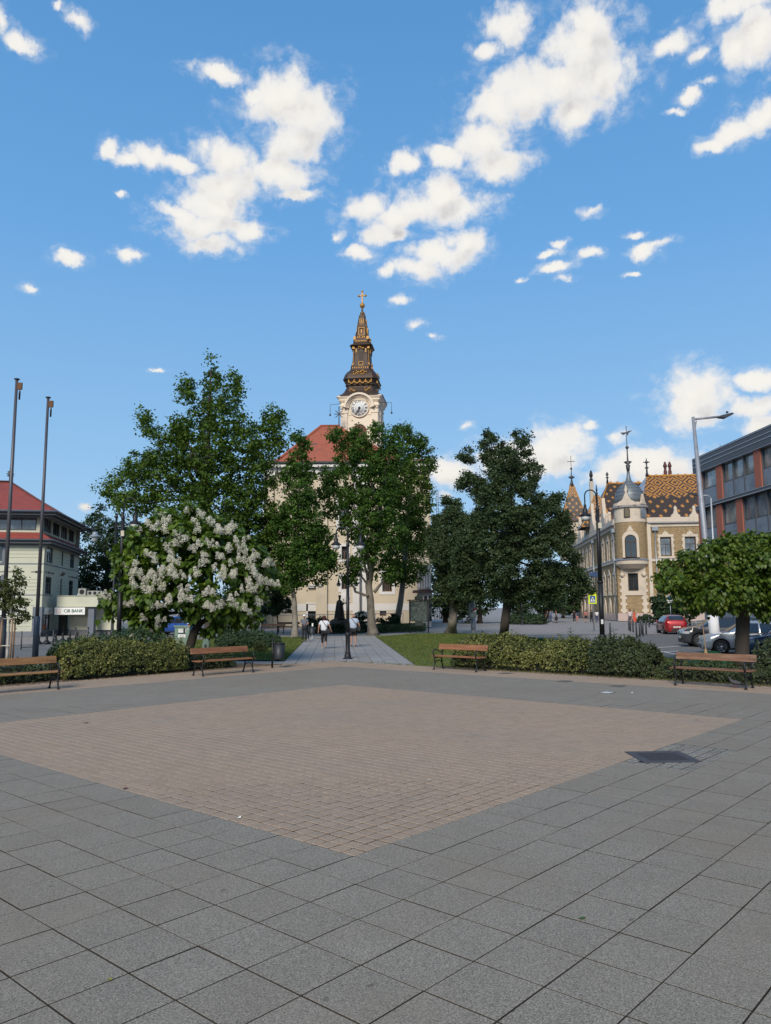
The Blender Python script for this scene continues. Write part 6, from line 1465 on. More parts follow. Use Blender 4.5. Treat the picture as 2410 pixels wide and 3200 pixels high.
# annex with scaffolded stone front
ax0, ax1 = AT(1308, 1950, 84).x, AT(1348, 1950, 84).x
an = thing('stone_annex', 'weathered white stone annex behind the notice board beside the church', 'building', ((ax0+ax1)/2, 84, 0)); wA = (ax1-ax0)/2
m_ston = M('weathered_white_stone', (.50, .47, .45), .9, 0, .3, 1.5, .3, 8, dirt=(.22, .20, .19), dscale=1.6)
MB().box(-wA, wA, 0, 3, 0, 6.4).build('wall', m_ston, an); MB().box(-wA-.5, wA+.5, -.6, 3, 3.7, 3.95).build('canopy', M('rust_canopy', (.07, .04, .035), .8), an)
MB().box(-wA-.15, wA+.15, -.2, 3, 6.4, 6.7).build('cornice', m_ston, an)
for k in range(5): MB().lathe([(.16,0),(.12,.3),(.12,2.2),(.18,2.4)], (-wA+.15+k*(2*wA-.3)/4, -.2, 4.0), 8).build('column', m_ston, an)
for k in range(3): MB().box(-wA+.15+k*.5, -wA+.45+k*.5, -.03, .0, .6, 3.3).build('slit_window', g_dark, an)
p = AT(1367, 1600, 140)
lm = thing('lattice_mast', 'thin steel lattice mast rising far behind the trees', 'mast', (p.x, 140, 0)); topz = AT(1367, 1532, 140).z
for sx_, sy_ in ((-.18, 0), (.18, 0)): MB().tube([(sx_, sy_, 0), (sx_, sy_, topz)], .05, 5).build('rail', m_dark, lm)
for k in range(12): MB().box(-.18, .18, -.03, .03, topz-.2-k*.55, topz-.1-k*.55).build('rung', m_dark, lm)

# ------------------------------------------------------------------ street furniture
m_wood = bpy.data.materials.new('varnished_plank'); m_wood.use_nodes = True
def woodmat(m, c0, c1, c2):
    t = NT(m.node_tree); b = t.n['Principled BSDF']; tc = t.node('ShaderNodeTexCoord').outputs['Object']
    g = t.noise(t.vec('MULTIPLY', tc, (1.6, 22, 22)), 1.0, 5, .65, .6); n = t.noise(tc, 2.3, 3, .6)
    oi = t.node('ShaderNodeObjectInfo').outputs['Random']
    c = t.ramp(g, [(.3, c0), (.5, c1), (.7, c2)]); c = t.mix(t.smooth(n, .55, .8), c, tuple(x*.6 for x in c0))
    o = t.vec('SCALE', c, None); t.put(o.node.inputs['Scale'], t.math('MULTIPLY_ADD', oi, .3, .85)); t.put(b.inputs['Base Color'], o); b.inputs['Roughness'].default_value = .55
woodmat(m_wood, (.16, .060, .026), (.25, .105, .045), (.31, .15, .07))
m_wood2 = bpy.data.materials.new('ochre_plank'); m_wood2.use_nodes = True; woodmat(m_wood2, (.20, .095, .035), (.30, .15, .052), (.36, .20, .08))
m_wood3 = bpy.data.materials.new('weathered_plank'); m_wood3.use_nodes = True; woodmat(m_wood3, (.10, .045, .025), (.17, .08, .04), (.24, .16, .11))
def bench(label, p, ang, L, wm, group='benches round the plaza'):
    t = thing('bench', label, 'bench', (p[0], p[1], 0.002), ang, group)
    for x in (.14, L - .14):
        T = Matrix.Translation((x, 0, 0)); mb = MB()
        fr = t
        def leg(pts, r): return MB().tube(pts, r, 6, mtx=T)
        leg([(0,-.03,0),(0,-.01,.06),(0,.03,.20),(0,.02,.36),(0,.0,.42)], [.030,.022,.022,.024,.026]).build('leg', m_black, fr)
        leg([(0,.50,0),(0,.47,.06),(0,.42,.22),(0,.40,.36),(0,.42,.44)], [.030,.022,.022,.024,.026]).build('leg', m_black, fr)
        leg([(0,.42,.42),(0,.47,.60),(0,.53,.84)], [.026,.024,.020]).build('back_post', m_black, fr)
        leg([(0,-.01,.405),(0,.2,.395),(0,.42,.42)], .022).build('seat_rail', m_black, fr)
        leg([(0,.03,.20),(0,.12,.28),(0,.22,.30),(0,.32,.28),(0,.42,.22)], .016).build('brace', m_black, fr)
        leg([(0,.0,.42),(0,-.04,.50),(0,-.035,.60),(0,.03,.655),(0,.12,.655),(0,.26,.60),(0,.37,.575),(0,.46,.60)], [.024,.022,.024,.026,.022,.018,.018,.018]).build('armrest', m_black, fr)
        for y in (-.03, .50): MB().lathe([(.045,0),(.04,.02),(.02,.03)], (x, y, 0), 8).build('foot', m_black, fr)
    for y, z in ((.05,.425),(.19,.42),(.33,.43)):
        MB().box(0, L, y-.062, y+.062, z, z+.035).build('seat_plank', wm, t, bevel=.006)
    a = Matrix.Translation((0, .475, .66)) @ Matrix.Rotation(R_(-14), 4, 'X')
    MB().box(0, L, -.045, -.010, -.02, .165, a).build('back_plank', wm, t, bevel=.006)
    return t
bench('long bench with ochre planks cut off by the left edge', G(180, 2154) - U2*1.98, UA - .01, 2.12, m_wood2)
bench('reddish plank bench under the white-flowering tree', (-5.72, 23.86), UA, 2.22, m_wood)
bench('red-brown bench beside the lawn right of the path', (1.50, 26.22), UA - math.pi/2, 1.98, m_wood)
bench('weathered brown bench in front of the globe catalpa with a pigeon beneath', (7.49, 20.66), UA - math.pi/2 - .02, 2.04, m_wood3)
for p, an, lab in ((AT(812, 1978, 62), .05, 'dark park bench under the small round tree by the church'), (AT(866, 1975, 70), .05, 'brown park bench partly behind the forked plane trunk')):
    bench(lab, (p.x, p.y), an, 2.0, m_wood3, 'benches by the church')

def bin_(label, p, rz, z0=.30, h=.52, r=.19):
    t = thing('litter_bin', label, 'litter bin', (p[0], p[1], 0), rz, 'litter bins')
    MB().tube([(0,0,0),(0,0,1.02)], .035, 8).build('post', m_black, t)
    c = (r + .06, 0, 0); b = MB().lathe([(r*.92, z0), (r*.95, z0+.03), (r*1.02, z0+h)], c, 18).build('bucket', M('bin_sheet', (.035,.04,.047), .5, .4, .2, 9), t)
    MB().lathe([(r*1.06, z0+h), (r*1.12, z0+h+.02), (r*1.10, z0+h+.035)], c, 18).build('rim', m_black, t)
    MB().box(.0, .3, -.02, .02, z0-.04, z0-.02).build('hinge_arm', m_black, t); MB().box(.02, .09, -.05, .05, z0+.2, z0+.28).build('bracket', m_black, t)
    return t
bin_('black litter bin on a post at the near left corner of the path', G(851, 2087), -.2)
bin_('black litter bin behind the man in the cap', AT(964, 1990, 52), 0.0)
bin_('tiny dark litter bin by the town hall corner', AT(2011, 1946, 97), 0.2, .5, .6, .3)
p = AT(974, 1995, 52); t = thing('info_stand', 'white narrow stand with foot plate behind the man in the cap', 'stand', (p.x, 52.6, 0))
MB().box(-.05, .05, -.02, .02, .02, 1.05).build('post', m_white, t); MB().box(-.14, .32, -.1, .1, 0, .02).build('foot_plate', m_white, t)

def lamp_head(c, parent, s=1.0):
    o = MB().lathe([(.02*s,.30*s),(.05*s,.29*s),(.055*s,.16*s),(.09*s,.12*s),(.085*s,.02*s),(.10*s,-.02*s),(.215*s,-.10*s),(.225*s,-.125*s),(.20*s,-.13*s)], c, 16).build('lamp_shade', m_black, parent)
    MB().lathe([(.13*s,-.125*s),(.165*s,-.16*s),(.15*s,-.24*s),(.09*s,-.30*s),(.02*s,-.315*s)], c, 16).build('globe', M('milky_globe', (.55, .56, .55), .35, 0, .03, 3), o)
    return o
def park_lamp(label, p, z_top, arms, thick=1.0, box=False, finial=False, sticker=False):
    """arms: list of (angle, reach, rise)"""
    t = thing('park_lamp', label, 'street lamp', (p[0], p[1], 0), 0, 'cast iron park lamps'); k = thick
    MB().lathe([(.20*k,0),(.20*k,.03),(.135*k,.05),(.13*k,.16),(.10*k,.20),(.115*k,.24),(.085*k,.30),(.088*k,.9),(.105*k,.96),(.105*k,1.02),(.07*k,1.08)], (0,0,0), 14).build('base', m_black, t)
    MB().tube([(0,0,1.05),(0,0,2.9)], [.066*k,.060*k], 12).build('post', m_black, t)
    MB().lathe([(.062*k,0),(.085*k,.02),(.085*k,.06),(.062*k,.09)], (0,0,2.9), 12).build('collar', m_black, t)
    MB().tube([(0,0,2.95),(0,0,z_top-.75)], [.052*k,.046*k], 10).build('upper_post', m_black, t)
    MB().lathe([(.05,0),(.07,.03),(.07,.14),(.05,.18),(.035,.3)], (0,0,z_top-.85), 10).build('collar', m_black, t)
    for a, reach, dz in arms:
        cx, cy = math.cos(a), math.sin(a); r = reach/2; pts = []
        z0 = z_top - r - .02
        pts.append((0, 0, z_top-.7)); pts.append((cx*.03, cy*.03, z0-.1))
        for q in range(9): an = math.pi - math.pi*q/8; pts.append((cx*(r + .03 + r*math.cos(an)), cy*(r + .03 + r*math.cos(an)), z0 + r*math.sin(an)))
        pts.append((cx*(2*r+.03), cy*(2*r+.03), z0-dz))
        o = MB().tube(pts, .024, 8).build('arm', m_black, t); lamp_head((cx*(2*r+.03), cy*(2*r+.03), z0-dz-.28), t)
    if finial: MB().lathe([(.03,0),(.03,.6),(.05,.64),(.02,.7),(.035,.76),(.01,.98)], (0,0,z_top-.8), 8).build('finial', m_black, t)
    if box: MB().box(-.02, .10, -.13, -.05, z_top-1.45, z_top-1.25).build('control_box', M('beige_box', (.5,.46,.36), .6), t)
    if sticker: MB().box(-.05, .03, -.064*k-.006, -.064*k+.02, 1.44, 1.60).build('sticker', M('paper_sticker', (.6,.6,.6), .7, 0, .3, 20), t)
    return t
park_lamp('double-armed black lamp standing in the middle of the path', G(1087, 2059), 5.42, [(math.pi, .46, .1), (0, .50, .1)], 1.05)
p = AT(1886, 2072, 28.0); park_lamp('tall black gooseneck lamp behind the right hedge before the town hall', (p.x, 28.0), 6.35, [(math.pi, .42, .35)], 1.4, True, True, True)
p = AT(368, 2072, 28.0); park_lamp('tall black gooseneck lamp in front of the white-flowering tree', (p.x, 28.0), 6.15, [(0, .42, .35)], 1.35, True)
p = AT(1082, 1985, 62.0); park_lamp('smaller far double lamp half hidden behind the central lamp', (p.x, 64.0), 4.9, [(math.pi, .7, .1), (0, .7, .1)], 1.0)
p = AT(1632, 1946, 92); park_lamp('distant black lamp post in the shade of the dark conical tree', (p.x, 92), 4.6, [(0, .5, .1)], 1.2)

# hanging street lamp on a wire and its dark mast
p = AT(349, 2020, 40); t = thing('tramway_mast', 'plain black mast left of the flowering tree carrying a wire', 'mast', (p.x, 40, 0))
zt = AT(360, 1620, 40).z
MB().tube([(0,0,0),(0,0,.9),(.0,0,.95),(0,0,zt)], [.11,.10,.075,.055], 10).build('post', m_black, t); MB().lathe([(.07,0),(.09,.1),(.03,.25)], (0,0,zt), 8).build('cap', m_black, t)
MB().tube([(0,0,AT(360,1645,40).z), (1.3,0,AT(430,1645,40).z)], .025, 6).build('bracket', m_zinc, t)
MB().tube([(0,0,AT(360,1645,40).z), tuple(AT(298, 1652, 40) - Vector((p.x, 40, 0))), tuple(AT(250, 1648, 58) - Vector((p.x, 40, 0)))], .012, 5).build('wire', m_dark, t)
q = AT(298, 1662, 40); t = thing('hanging_lamp', 'grey bell lamp hanging on a wire before the dark tree', 'street lamp', q)
MB().tube([(0,0,0),(0,0,.16)], .012, 5).build('hanger', m_dark, t); MB().lathe([(.08,0),(.14,-.02),(.13,-.12),(.2,-.18),(.30,-.24),(.31,-.27),(.16,-.27)], (0,0,0), 14).build('lamp_shade', M('grey_lamp', (.32,.35,.38), .35, .4, .1, 3), t)
MB().lathe([(.17,-.27),(.17,-.34),(.12,-.46),(.02,-.52)], (0,0,0), 14).build('globe', MATS['milky_globe'], t)

# flagpoles
def flagpole(label, px, py, topy, w):
    p = G(px, py); t = thing('flagpole', label, 'flagpole', p, 0, 'bare flagpoles'); zt = AT(px, topy, p.y).z; m_pole = M('bluish_steel_pole', (.085,.10,.125), .45, .4, .2, 3)
    MB().lathe([(.145*w,0),(.14*w,1.75),(.10*w,1.78)], (0,0,0), 8).build('sleeve', m_pole, t); MB().tube([(0,0,1.7),(0,0,zt)], [.092*w,.062*w], 8).build('pole', M('brownish_steel_pole', (.10,.095,.105), .45, .4, .2, 3), t)
    MB().lathe([(.06,0),(.115,.02),(.115,.06),(.02,.08)], (0,0,zt), 10).build('cap', m_dark, t)
    MB().box(.05, .24, -.04, .04, zt-.42, zt-.12).build('pulley_box', M('rusty_box', (.14,.07,.035), .8, .2, .3, 9), t); MB().tube([(.16,0,zt-.42),(.15,0,zt-.52),(.15,0,zt-.86)], [.008,.04,.035], 6).build('weight', m_black, t)
flagpole('taller bare flagpole at the left edge', 4, 2064, 1188, 1.0)
flagpole('bare flagpole right of the taller one, before the bank', 110, 2054, 1245, .95)

# tall street light on the right, foot wrapped in white posters
b = G(2238, 2027); tp = AT(2166, 1303, b.y); t = thing('street_light', 'tall tapering grey street light with poster-wrapped foot', 'street light', b)
d = tp - b; m_conc = M('galvanised_mast', (.27, .29, .33), .55, .3, .15, 2, dirt=(.2,.2,.22), dscale=3)
MB().tube([d*(1.0/11)*.9, d*.35, d], [.215, .17, .075], 12).build('mast', m_conc, t)
MB().tube([(0,0,0), d*.14], [.26, .245], 14).build('poster_wrap', M('torn_white_posters', (.62,.62,.63), .8, 0, .15, 4, dirt=(.42,.44,.46), dscale=3), t)
e = AT(2250, 1302, b.y) - b; f = AT(2292, 1293, b.y) - b
MB().tube([d + Vector((0,0,-.12)), e], .055, 8).build('arm', m_conc, t); MB().tube([d + Vector((0,0,-.85)), d.lerp(e, .12) + Vector((0,0,-.2))], .03, 6).build('bracket', m_conc, t)
MB().prism([(e.x-.1, e.z-.07), (e.x+.25, e.z-.10), (f.x, f.z-.02), (f.x-.1, f.z+.04), (e.x+.25, e.z+.1), (e.x, e.z+.04)], e.y-.14, e.y+.14, None, 'y').build('lamp_head', m_dark, t, bevel=.02)
MB().lathe([(.06,0),(.06,.09)], ((e.x*.45+f.x*.55), e.y, f.z+.04), 8).build('sensor', m_dark, t)
for z, a in ((2.0, 0), (2.6, 1), (3.1, 2)): MB().tube([d*(z/11.3) + Vector((-.2,-.08,0)), d*(z/11.3) + Vector((.2,-.12,0))], .012, 4).build('tape_band', m_dark, t)
p = AT(2243, 1975, 58); t = thing('street_light', 'thin pale far street light with arm reaching left before the office block', 'street light', (p.x, 58, 0))
q0 = AT(2222, 1556, 58) - Vector((p.x, 58, 0)); q1 = AT(2180, 1549, 58) - Vector((p.x, 58, 0)); q2 = AT(2150, 1543, 58) - Vector((p.x, 58, 0))
MB().tube([(0,0,0), q0*.5, q0], [.1,.08,.055], 8).build('mast', M('pale_mast', (.42,.46,.50), .5, .3), t); MB().tube([q0, q0 + Vector((-.25,0,.2)), q1], .045, 6).build('arm', MATS['pale_mast'], t)
MB().prism([(q1.x+.1, q1.z-.05), (q1.x+.1, q1.z+.05), (q2.x+.2, q2.z+.12), (q2.x, q2.z+.02), (q2.x+.2, q2.z-.03)], -.12, .12, None, 'y').build('lamp_head', m_dark, t)

# notice board
p = G(1310, 1978); t = thing('notice_board', 'dark green ornate notice board on two posts at the lawn edge', 'notice board', (p.x, p.y, 0)); m_gb = M('dark_green_board', (.022,.032,.030), .6, 0, .2, 4)
for x in (-.76, .76): MB().tube([(x,0,0),(x,0,2.68)], .05, 8).build('post', m_black, t)
MB().box(-.72, .72, -.04, .04, .95, 2.62).build('panel', m_gb, t)
mm = bpy.data.materials.new('faded_map'); mm.use_nodes = True; tt = NT(mm.node_tree); pos = tt.node('ShaderNodeNewGeometry').outputs['Position']
tt.put(tt.n['Principled BSDF'].inputs['Base Color'], tt.ramp(tt.noise(pos, 4.2, 5, .7), [(.3,(.02,.028,.028)),(.5,(.05,.07,.065)),(.62,(.13,.16,.15)),(.8,(.06,.08,.07))])); tt.n['Principled BSDF'].inputs['Roughness'].default_value = .4
MB().box(-.64, .64, -.055, -.042, 1.02, 2.52).build('faded_map', mm, t)
MB().box(-.95, .95, -.10, .10, 2.64, 2.72).build('top_rail', m_black, t)
MB().prism([(-.34,2.72),(.34,2.72),(.34,2.95),(.22,3.0),(.0,3.3),(-.22,3.0),(-.34,2.95)], -.07, .07, None, 'y').build('crest', m_gb, t)
MB().box(-.72, .72, -.03, .03, .55, .62).build('lower_rail', m_black, t); MB().box(-.32, .32, -.04, .04, .62, .95).build('lower_panel', m_gb, t)
# poster column
p = G(1480, 1979); t = thing('poster_column', 'grey round column carrying a tall framed election poster', 'sign', (p.x, p.y, 0))
MB().lathe([(.22,0),(.20,.05),(.19,.45),(.205,.46),(.195,.5),(.18,1.15)], (0,0,0), 14).build('post', m_conc, t)
MB().box(-.33, .17, -.12, .0, 1.15, 2.65).build('panel', M('pale_frame', (.42,.44,.44), .6), t); MB().box(-.24, .06, -.135, -.122, 2.05, 2.55).build('blank_board', M('grey_board', (.16,.17,.17), .6), t)
po = MB().box(-.31, .24, -.16, -.137, 1.2, 2.02).build('poster', M('poster_green_grey', (.25,.30,.26), .7, 0, .4, 9), t)
MB().prism([(-.02,1.74),(.24,1.88),(.24,2.02),(-.02,1.92)], -.168, -.161, None, 'y').build('red_stripe', M('poster_red', (.42,.04,.035), .7), po); MB().prism([(.0,1.64),(.24,1.74),(.24,1.875),(.0,1.735)], -.168, -.161, None, 'y').build('white_stripe', m_white, po)
MB().prism([(-.22,1.30),(.02,1.30),(.04,1.52),(-.06,1.62),(-.16,1.62),(-.25,1.5)], -.168, -.161, None, 'y').build('shirt_print', M('poster_shirt', (.45,.46,.45), .7), po); MB().lathe([(.10,0),(.10,.004)], (0,0,0), 12, Matrix.Translation((-.10,-.166,1.75)) @ Matrix.Rotation(math.pi/2,4,'X')).build('face_print', M('poster_face', (.30,.16,.12), .7), po)
# crossing sign with solar panel
p = G(1857, 1974); t = thing('crossing_sign', 'blue pedestrian crossing sign on yellow board with solar panel', 'traffic sign', (p.x, p.y, 0)); ps = p.y/FPX
MB().tube([(0,0,0),(-.03,0,4.95)], .05, 8).build('post', m_zinc, t); MB().lathe([(.14,0),(.12,.04)], (0,0,0), 10).build('foot', m_zinc, t)
zc0 = AT(1854, 1872, p.y).z
MB().box(-.40, .28, -.09, -.06, zc0-.40, zc0+.52).build('yellow_board', M('fluorescent_yellow', (.62,.72,.02), .6, 0, .05, 3), t); MB().box(-.27, .17, -.105, -.091, zc0-.30, zc0+.26).build('blue_plate', M('sign_blue', (.015,.095,.30), .5, 0, .05, 3), t)
MB().prism([(-.24,zc0-.18),(.14,zc0-.18),(-.05,zc0+.20)], -.112, -.106, None, 'y').build('white_triangle', m_white, t)
mb = MB(); mb.prism([(-.10,zc0-.16),(-.06,zc0-.16),(-.04,zc0-.06),(.0,zc0-.16),(.03,zc0-.16),(-.01,zc0-.02),(.03,zc0),(-.02,zc0+.06),(-.07,zc0+.06),(-.12,zc0-.02),(-.08,zc0-.04)], -.118, -.113, None, 'y'); mb.build('walking_figure', m_black, t)
lettering('crossing', .0001, Tm(0,0,-5), m_black, t) if False else None
for k in range(5): MB().box(-.22+k*.075, -.18+k*.075, -.112, -.106, zc0-.27, zc0-.22).build('zebra_stripe', m_white, t)
MB().box(-.42, .42, -.02, .02, -.28, .28, Matrix.Translation((.18,-.1,4.75)) @ Matrix.Rotation(R_(-42), 4, 'X') @ Matrix.Rotation(R_(12), 4, 'Y')).build('solar_panel', M('solar_cells', (.05,.08,.14), .25, .2, .2, 8), t)
MB().box(-.55, -.12, -.15, .1, 4.35, 4.65).build('battery_box', m_zinc, t)
# parking sign
p = AT(2098, 1946, 78); t = thing('parking_sign', 'white road sign with round blue emblem above the red car', 'traffic sign', (p.x, 78, 0)); q = AT(2093, 1872, 78) - Vector((p.x, 78, 0))
MB().tube([(0,0,0),(q.x*.5,0,q.z)], .035, 6).build('post', m_zinc, t); MB().box(q.x-.32, q.x+.3, -.06, -.03, q.z-.38, q.z+.40).build('plate', m_white, t)
MB().lathe([(.24,0),(.24,.01)], (0,0,0), 16, Matrix.Translation((q.x,-.062,q.z+.10)) @ Matrix.Rotation(math.pi/2,4,'X')).build('blue_disc', MATS['sign_blue'], t); MB().box(q.x-.16, q.x+.16, -.075, -.062, q.z-.30, q.z-.22).build('print_line', m_dark, t)
MB().box(q.x-.09, q.x+.09, -.08, -.073, q.z+.06, q.z+.10).box(q.x-.03, q.x+.03, -.08, -.073, q.z+.10, q.z+.22).build('white_emblem', m_white, t)

# bollards
bm_ = MB(); bm_.lathe([(.058,0),(.058,.80),(.044,.82),(.044,.86),(.058,.88),(.058,.97),(.02,1.0)], (0,0,0), 10); bme = bm_.mesh('shaft', M('dark_bollard', (.042,.050,.062), .5, .2, .15, 5))
ordn = ['leftmost', 'second', 'third', 'fourth', 'fifth', 'sixth', 'seventh', 'eighth', 'ninth', 'rightmost']
for k, (x, y) in enumerate([(1908,1994),(1966,1970),(1971,1973),(1979,1975.5),(1990,1993),(2000,1989),(2006,1981),(2010,1986),(2020,1982),(2029,1960)]):
    p = G(x, y); s = 1.0 if k in (0,) else 1.06
    lab = 'lone slim dark bollard just right of the right lamp post' if k == 0 else ('slim dark bollard nearest the red car' if k == 9 else 'slim dark bollard left of the red car, %s from the left in its cluster' % ['', 'first', 'second', 'third', 'fourth', 'fifth', 'sixth', 'seventh', 'eighth'][k])
    t = thing('bollard', lab, 'bollard', p, 0, 'slim bollards'); o = link('shaft', bme, t); o.scale = (s, s, s)
    MB().lathe([(.0605,.885),(.0605,.915)], (0,0,0), 10, cap=False).build('band', m_zinc, t)
cb = MB(); cb.lathe([(.30,0),(.30,.05),(.17,.16),(.09,.26),(.07,.40),(.11,.44),(.06,.48),(.10,.55),(.06,.63),(.01,.66)], (0,0,0), 10); cme = cb.mesh('body', m_black)
for k, (x, y) in enumerate([(121,2013),(146,2010),(173,2006.5),(196,2004),(218,2002.5),(241.5,2000),(311,2009),(332,2000)]):
    p = G(x, y); lab = ('squat cone bollard by the bank, %s from the left' % ['first','second','third','fourth','fifth','sixth'][k]) if k < 6 else ['squat cone bollard left of the black mast foot', 'farther squat cone bollard beside the black mast foot'][k-6]
    t = thing('cone_bollard', lab, 'bollard', p, 0, 'cone bollards by the bank'); o = link('body', cme, t); o.scale = (.85,)*3
for k, (x, y) in enumerate([(165.5,2018),(235,2014),(272,2011)]):
    p = G(x, y); t = thing('marker_post', ['leftmost','middle','slightly tilted rightmost'][k] + ' thin grey marker post before the bank recess', 'post', p, 0, 'thin marker posts')
    MB().tube([(0,0,0),(.05*(k==2),0,.92)], .04, 8).build('shaft', m_dark, t); MB().lathe([(.05,0),(.05,.05),(.01,.08)], (.05*(k==2),0,.92), 8).build('cap', m_black, t)
p = G(66, 2030); t = thing('cycle_stand', 'small metal cycle stand with slanted bar before the bank window', 'cycle stand', p)
MB().tube([(0,0,0),(0,0,.95)], .03, 6).build('post', m_dark, t); MB().tube([(.28,.9,0),(.28,.9,.95)], .03, 6).build('post', m_dark, t); MB().tube([(.30,.85,.1),(.62,1.0,.98)], .035, 6).build('slanted_bar', m_dark, t); MB().tube([(0,0,.1),(.28,.9,.1)], .02, 6).build('rail', m_dark, t)

# utility cabinet
p = AT(571, 2034, 37.5); t = thing('utility_cabinet', 'weathered green electricity cabinet with white notices behind the flowering tree', 'cabinet', (p.x, 37.5, 0), -.05)
m_cab = M('weathered_green_metal', (.17,.25,.20), .7, .1, .2, 3, dirt=(.34,.38,.36), dscale=2.2)
MB().box(-.36, .36, -.18, .18, 0, 1.2).build('case', m_cab, t, bevel=.01); MB().box(-.40, .40, -.22, .22, 1.2, 1.26).build('lid', m_cab, t, bevel=.01)
nt = MB().box(-.17, .18, -.192, -.182, .93, 1.10).build('notice', m_white, t); MB().box(-.18, .18, -.192, -.182, .70, .85).build('notice', m_white, t); MB().box(-.18, .18, -.191, -.182, .86, .92).build('notice_band', M('dark_green_print', (.02,.06,.07), .6), t)
for z, w_ in ((1.05,.24),(1.0,.2),(.8,.26),(.75,.2)): MB().box(-.12, -.12+w_, -.196, -.1925, z, z+.014).build('print_line', m_dark, nt)
MB().box(.07, .16, -.196, -.1925, .93, 1.14).build('graffiti', m_black, t); MB().cbox((-.08, -.19, .52), (.07, .03, .04)).build('lock', m_dark, t)
p = AT(644, 2030, 37.0); t = thing('meter_post', 'small green meter post with rounded top behind the bench', 'cabinet', (p.x, 37.0, 0))
MB().prism([(-.15,0),(.15,0),(.15,.45),(.10,.62),(0,.68),(-.10,.62),(-.15,.45)], -.1, .1, None, 'y').build('case', m_cab, t); MB().cbox((0,-.11,.3), (.12,.02,.16)).build('door', m_dark, t)

# statue on its rocks
p = AT(1061, 1968, 70); t = thing('statue', 'dark bronze statue of a crowned robed figure on rocks before the church', 'statue', (p.x, 70, 0)); m_brz = M('dark_bronze', (.030,.029,.026), .45, .5, .3, 3)
z0 = 1.15; mb = MB(); n = 28; prof = [(.50,0),(.47,.25),(.41,.7),(.35,1.1),(.30,1.35),(.27,1.5),(.16,1.62),(.085,1.66),(.08,1.70)]
vs, fs = [], []
for r, z in prof:
    for k in range(n):
        a = 2*math.pi*k/n; rr = r*(1 + .07*math.sin(7*a + z)*max(0, 1 - z/1.5)); vs.append((rr*math.cos(a)*.95, rr*math.sin(a)*.75, z0+z))
for i in range(len(prof)-1):
    for k in range(n): fs.append((i*n+k, i*n+(k+1)%n, (i+1)*n+(k+1)%n, (i+1)*n+k))
fs.append(tuple((len(prof)-1)*n+k for k in range(n)))
mb.add(vs, fs, True); mb.build('cloak', m_brz, t)
MB().ball((.02,0,z0+1.82), (.11,.12,.15), 12, 9).build('head', m_brz, t); MB().lathe([(.12,0),(.13,.06),(.14,.17),(.10,.17)], (.02,0,z0+1.90), 10).build('crown', m_brz, t)
MB().tube([(.2,.02,z0+1.42),(.34,.05,z0+1.2),(.38,-.02,z0+1.36)], [.09,.075,.05], 8).build('arm', m_brz, t); MB().tube([(.38,-.03,z0+1.2),(.37,-.03,z0+1.68)], .022, 6).build('sceptre', m_brz, t); MB().ball((.37,-.03,z0+1.7), .05, 8, 6).build('sceptre_head', m_brz, t)
MB().lathe([(.52,0),(.50,.12)], (0,0,z0-.12), 12).build('plinth', m_brz, t)
def rockmesh(s, seed):
    bm = bmesh.new(); bmesh.ops.create_icosphere(bm, subdivisions=3, radius=1); r2 = random.Random(seed); o = Vector((r2.uniform(0,9),)*3)
    from mathutils import noise as mn
    for v in bm.verts: v.co = Vector((v.co.x*s[0], v.co.y*s[1], v.co.z*s[2])) * (1 + .35*mn.noise(v.co*1.6 + o) + .12*mn.noise(v.co*4 + o))
    me = bpy.data.meshes.new('rock'); bm.to_mesh(me); bm.free(); me.materials.append(M('dark_rock', (.085,.075,.062), .95, 0, .4, 2.5, .8, 9)); return me
t = thing('rock_mound', 'mound of dark rough rocks under the statue', 'rocks', (p.x + .6, 70, 0))
for k, (x, y, z, s) in enumerate([(-.7,0,.45,(.9,.8,.75)),(.3,.2,.45,(.9,.7,.62)),(1.2,.1,.4,(.8,.7,.6)),(1.9,.2,.3,(.6,.6,.45)),(-1.4,.1,.3,(.6,.6,.45)),(.1,-.7,.2,(.7,.5,.35)),(1.2,-.6,.2,(.6,.5,.32)),(-.8,-.7,.2,(.55,.5,.3))]): link('rock', rockmesh(s, k), t, (x, y, z))
# handrail before the church
a, b = AT(826, 1960, 76), AT(1260, 1960, 76); t = thing('handrail', 'thin grey pipe railing along the front of the church', 'railing', (a.x, 76, 0)); Lr = b.x - a.x
MB().tube([(0,0,1.38),(Lr,0,1.52)], .035, 6).build('rail', m_zinc, t)
for k in range(6): MB().tube([(Lr*k/5,0,0),(Lr*k/5,0,1.38+.14*k/5)], .03, 6).build('post', m_zinc, t)
# bicycle racks
for k, (x, y) in enumerate([(2168,1972),(2180,1969),(2196,1966)]):
    p = G(x, y + 6); t = thing('bicycle_rack', ['nearest','middle','farthest'][k] + ' tubular bicycle rack between the red car and dark car', 'bicycle rack', p, .3, 'bicycle racks')
    MB().tube([(-.1,0,0),(-.1,0,.78),(0,0,.9),(.75,0,.9),(.85,0,.78),(.85,0,0)], .03, 8).build('hoop', m_zinc, t); MB().tube([(-.1,0,.45),(.85,0,.45)], .02, 6).build('cross_bar', m_zinc, t)
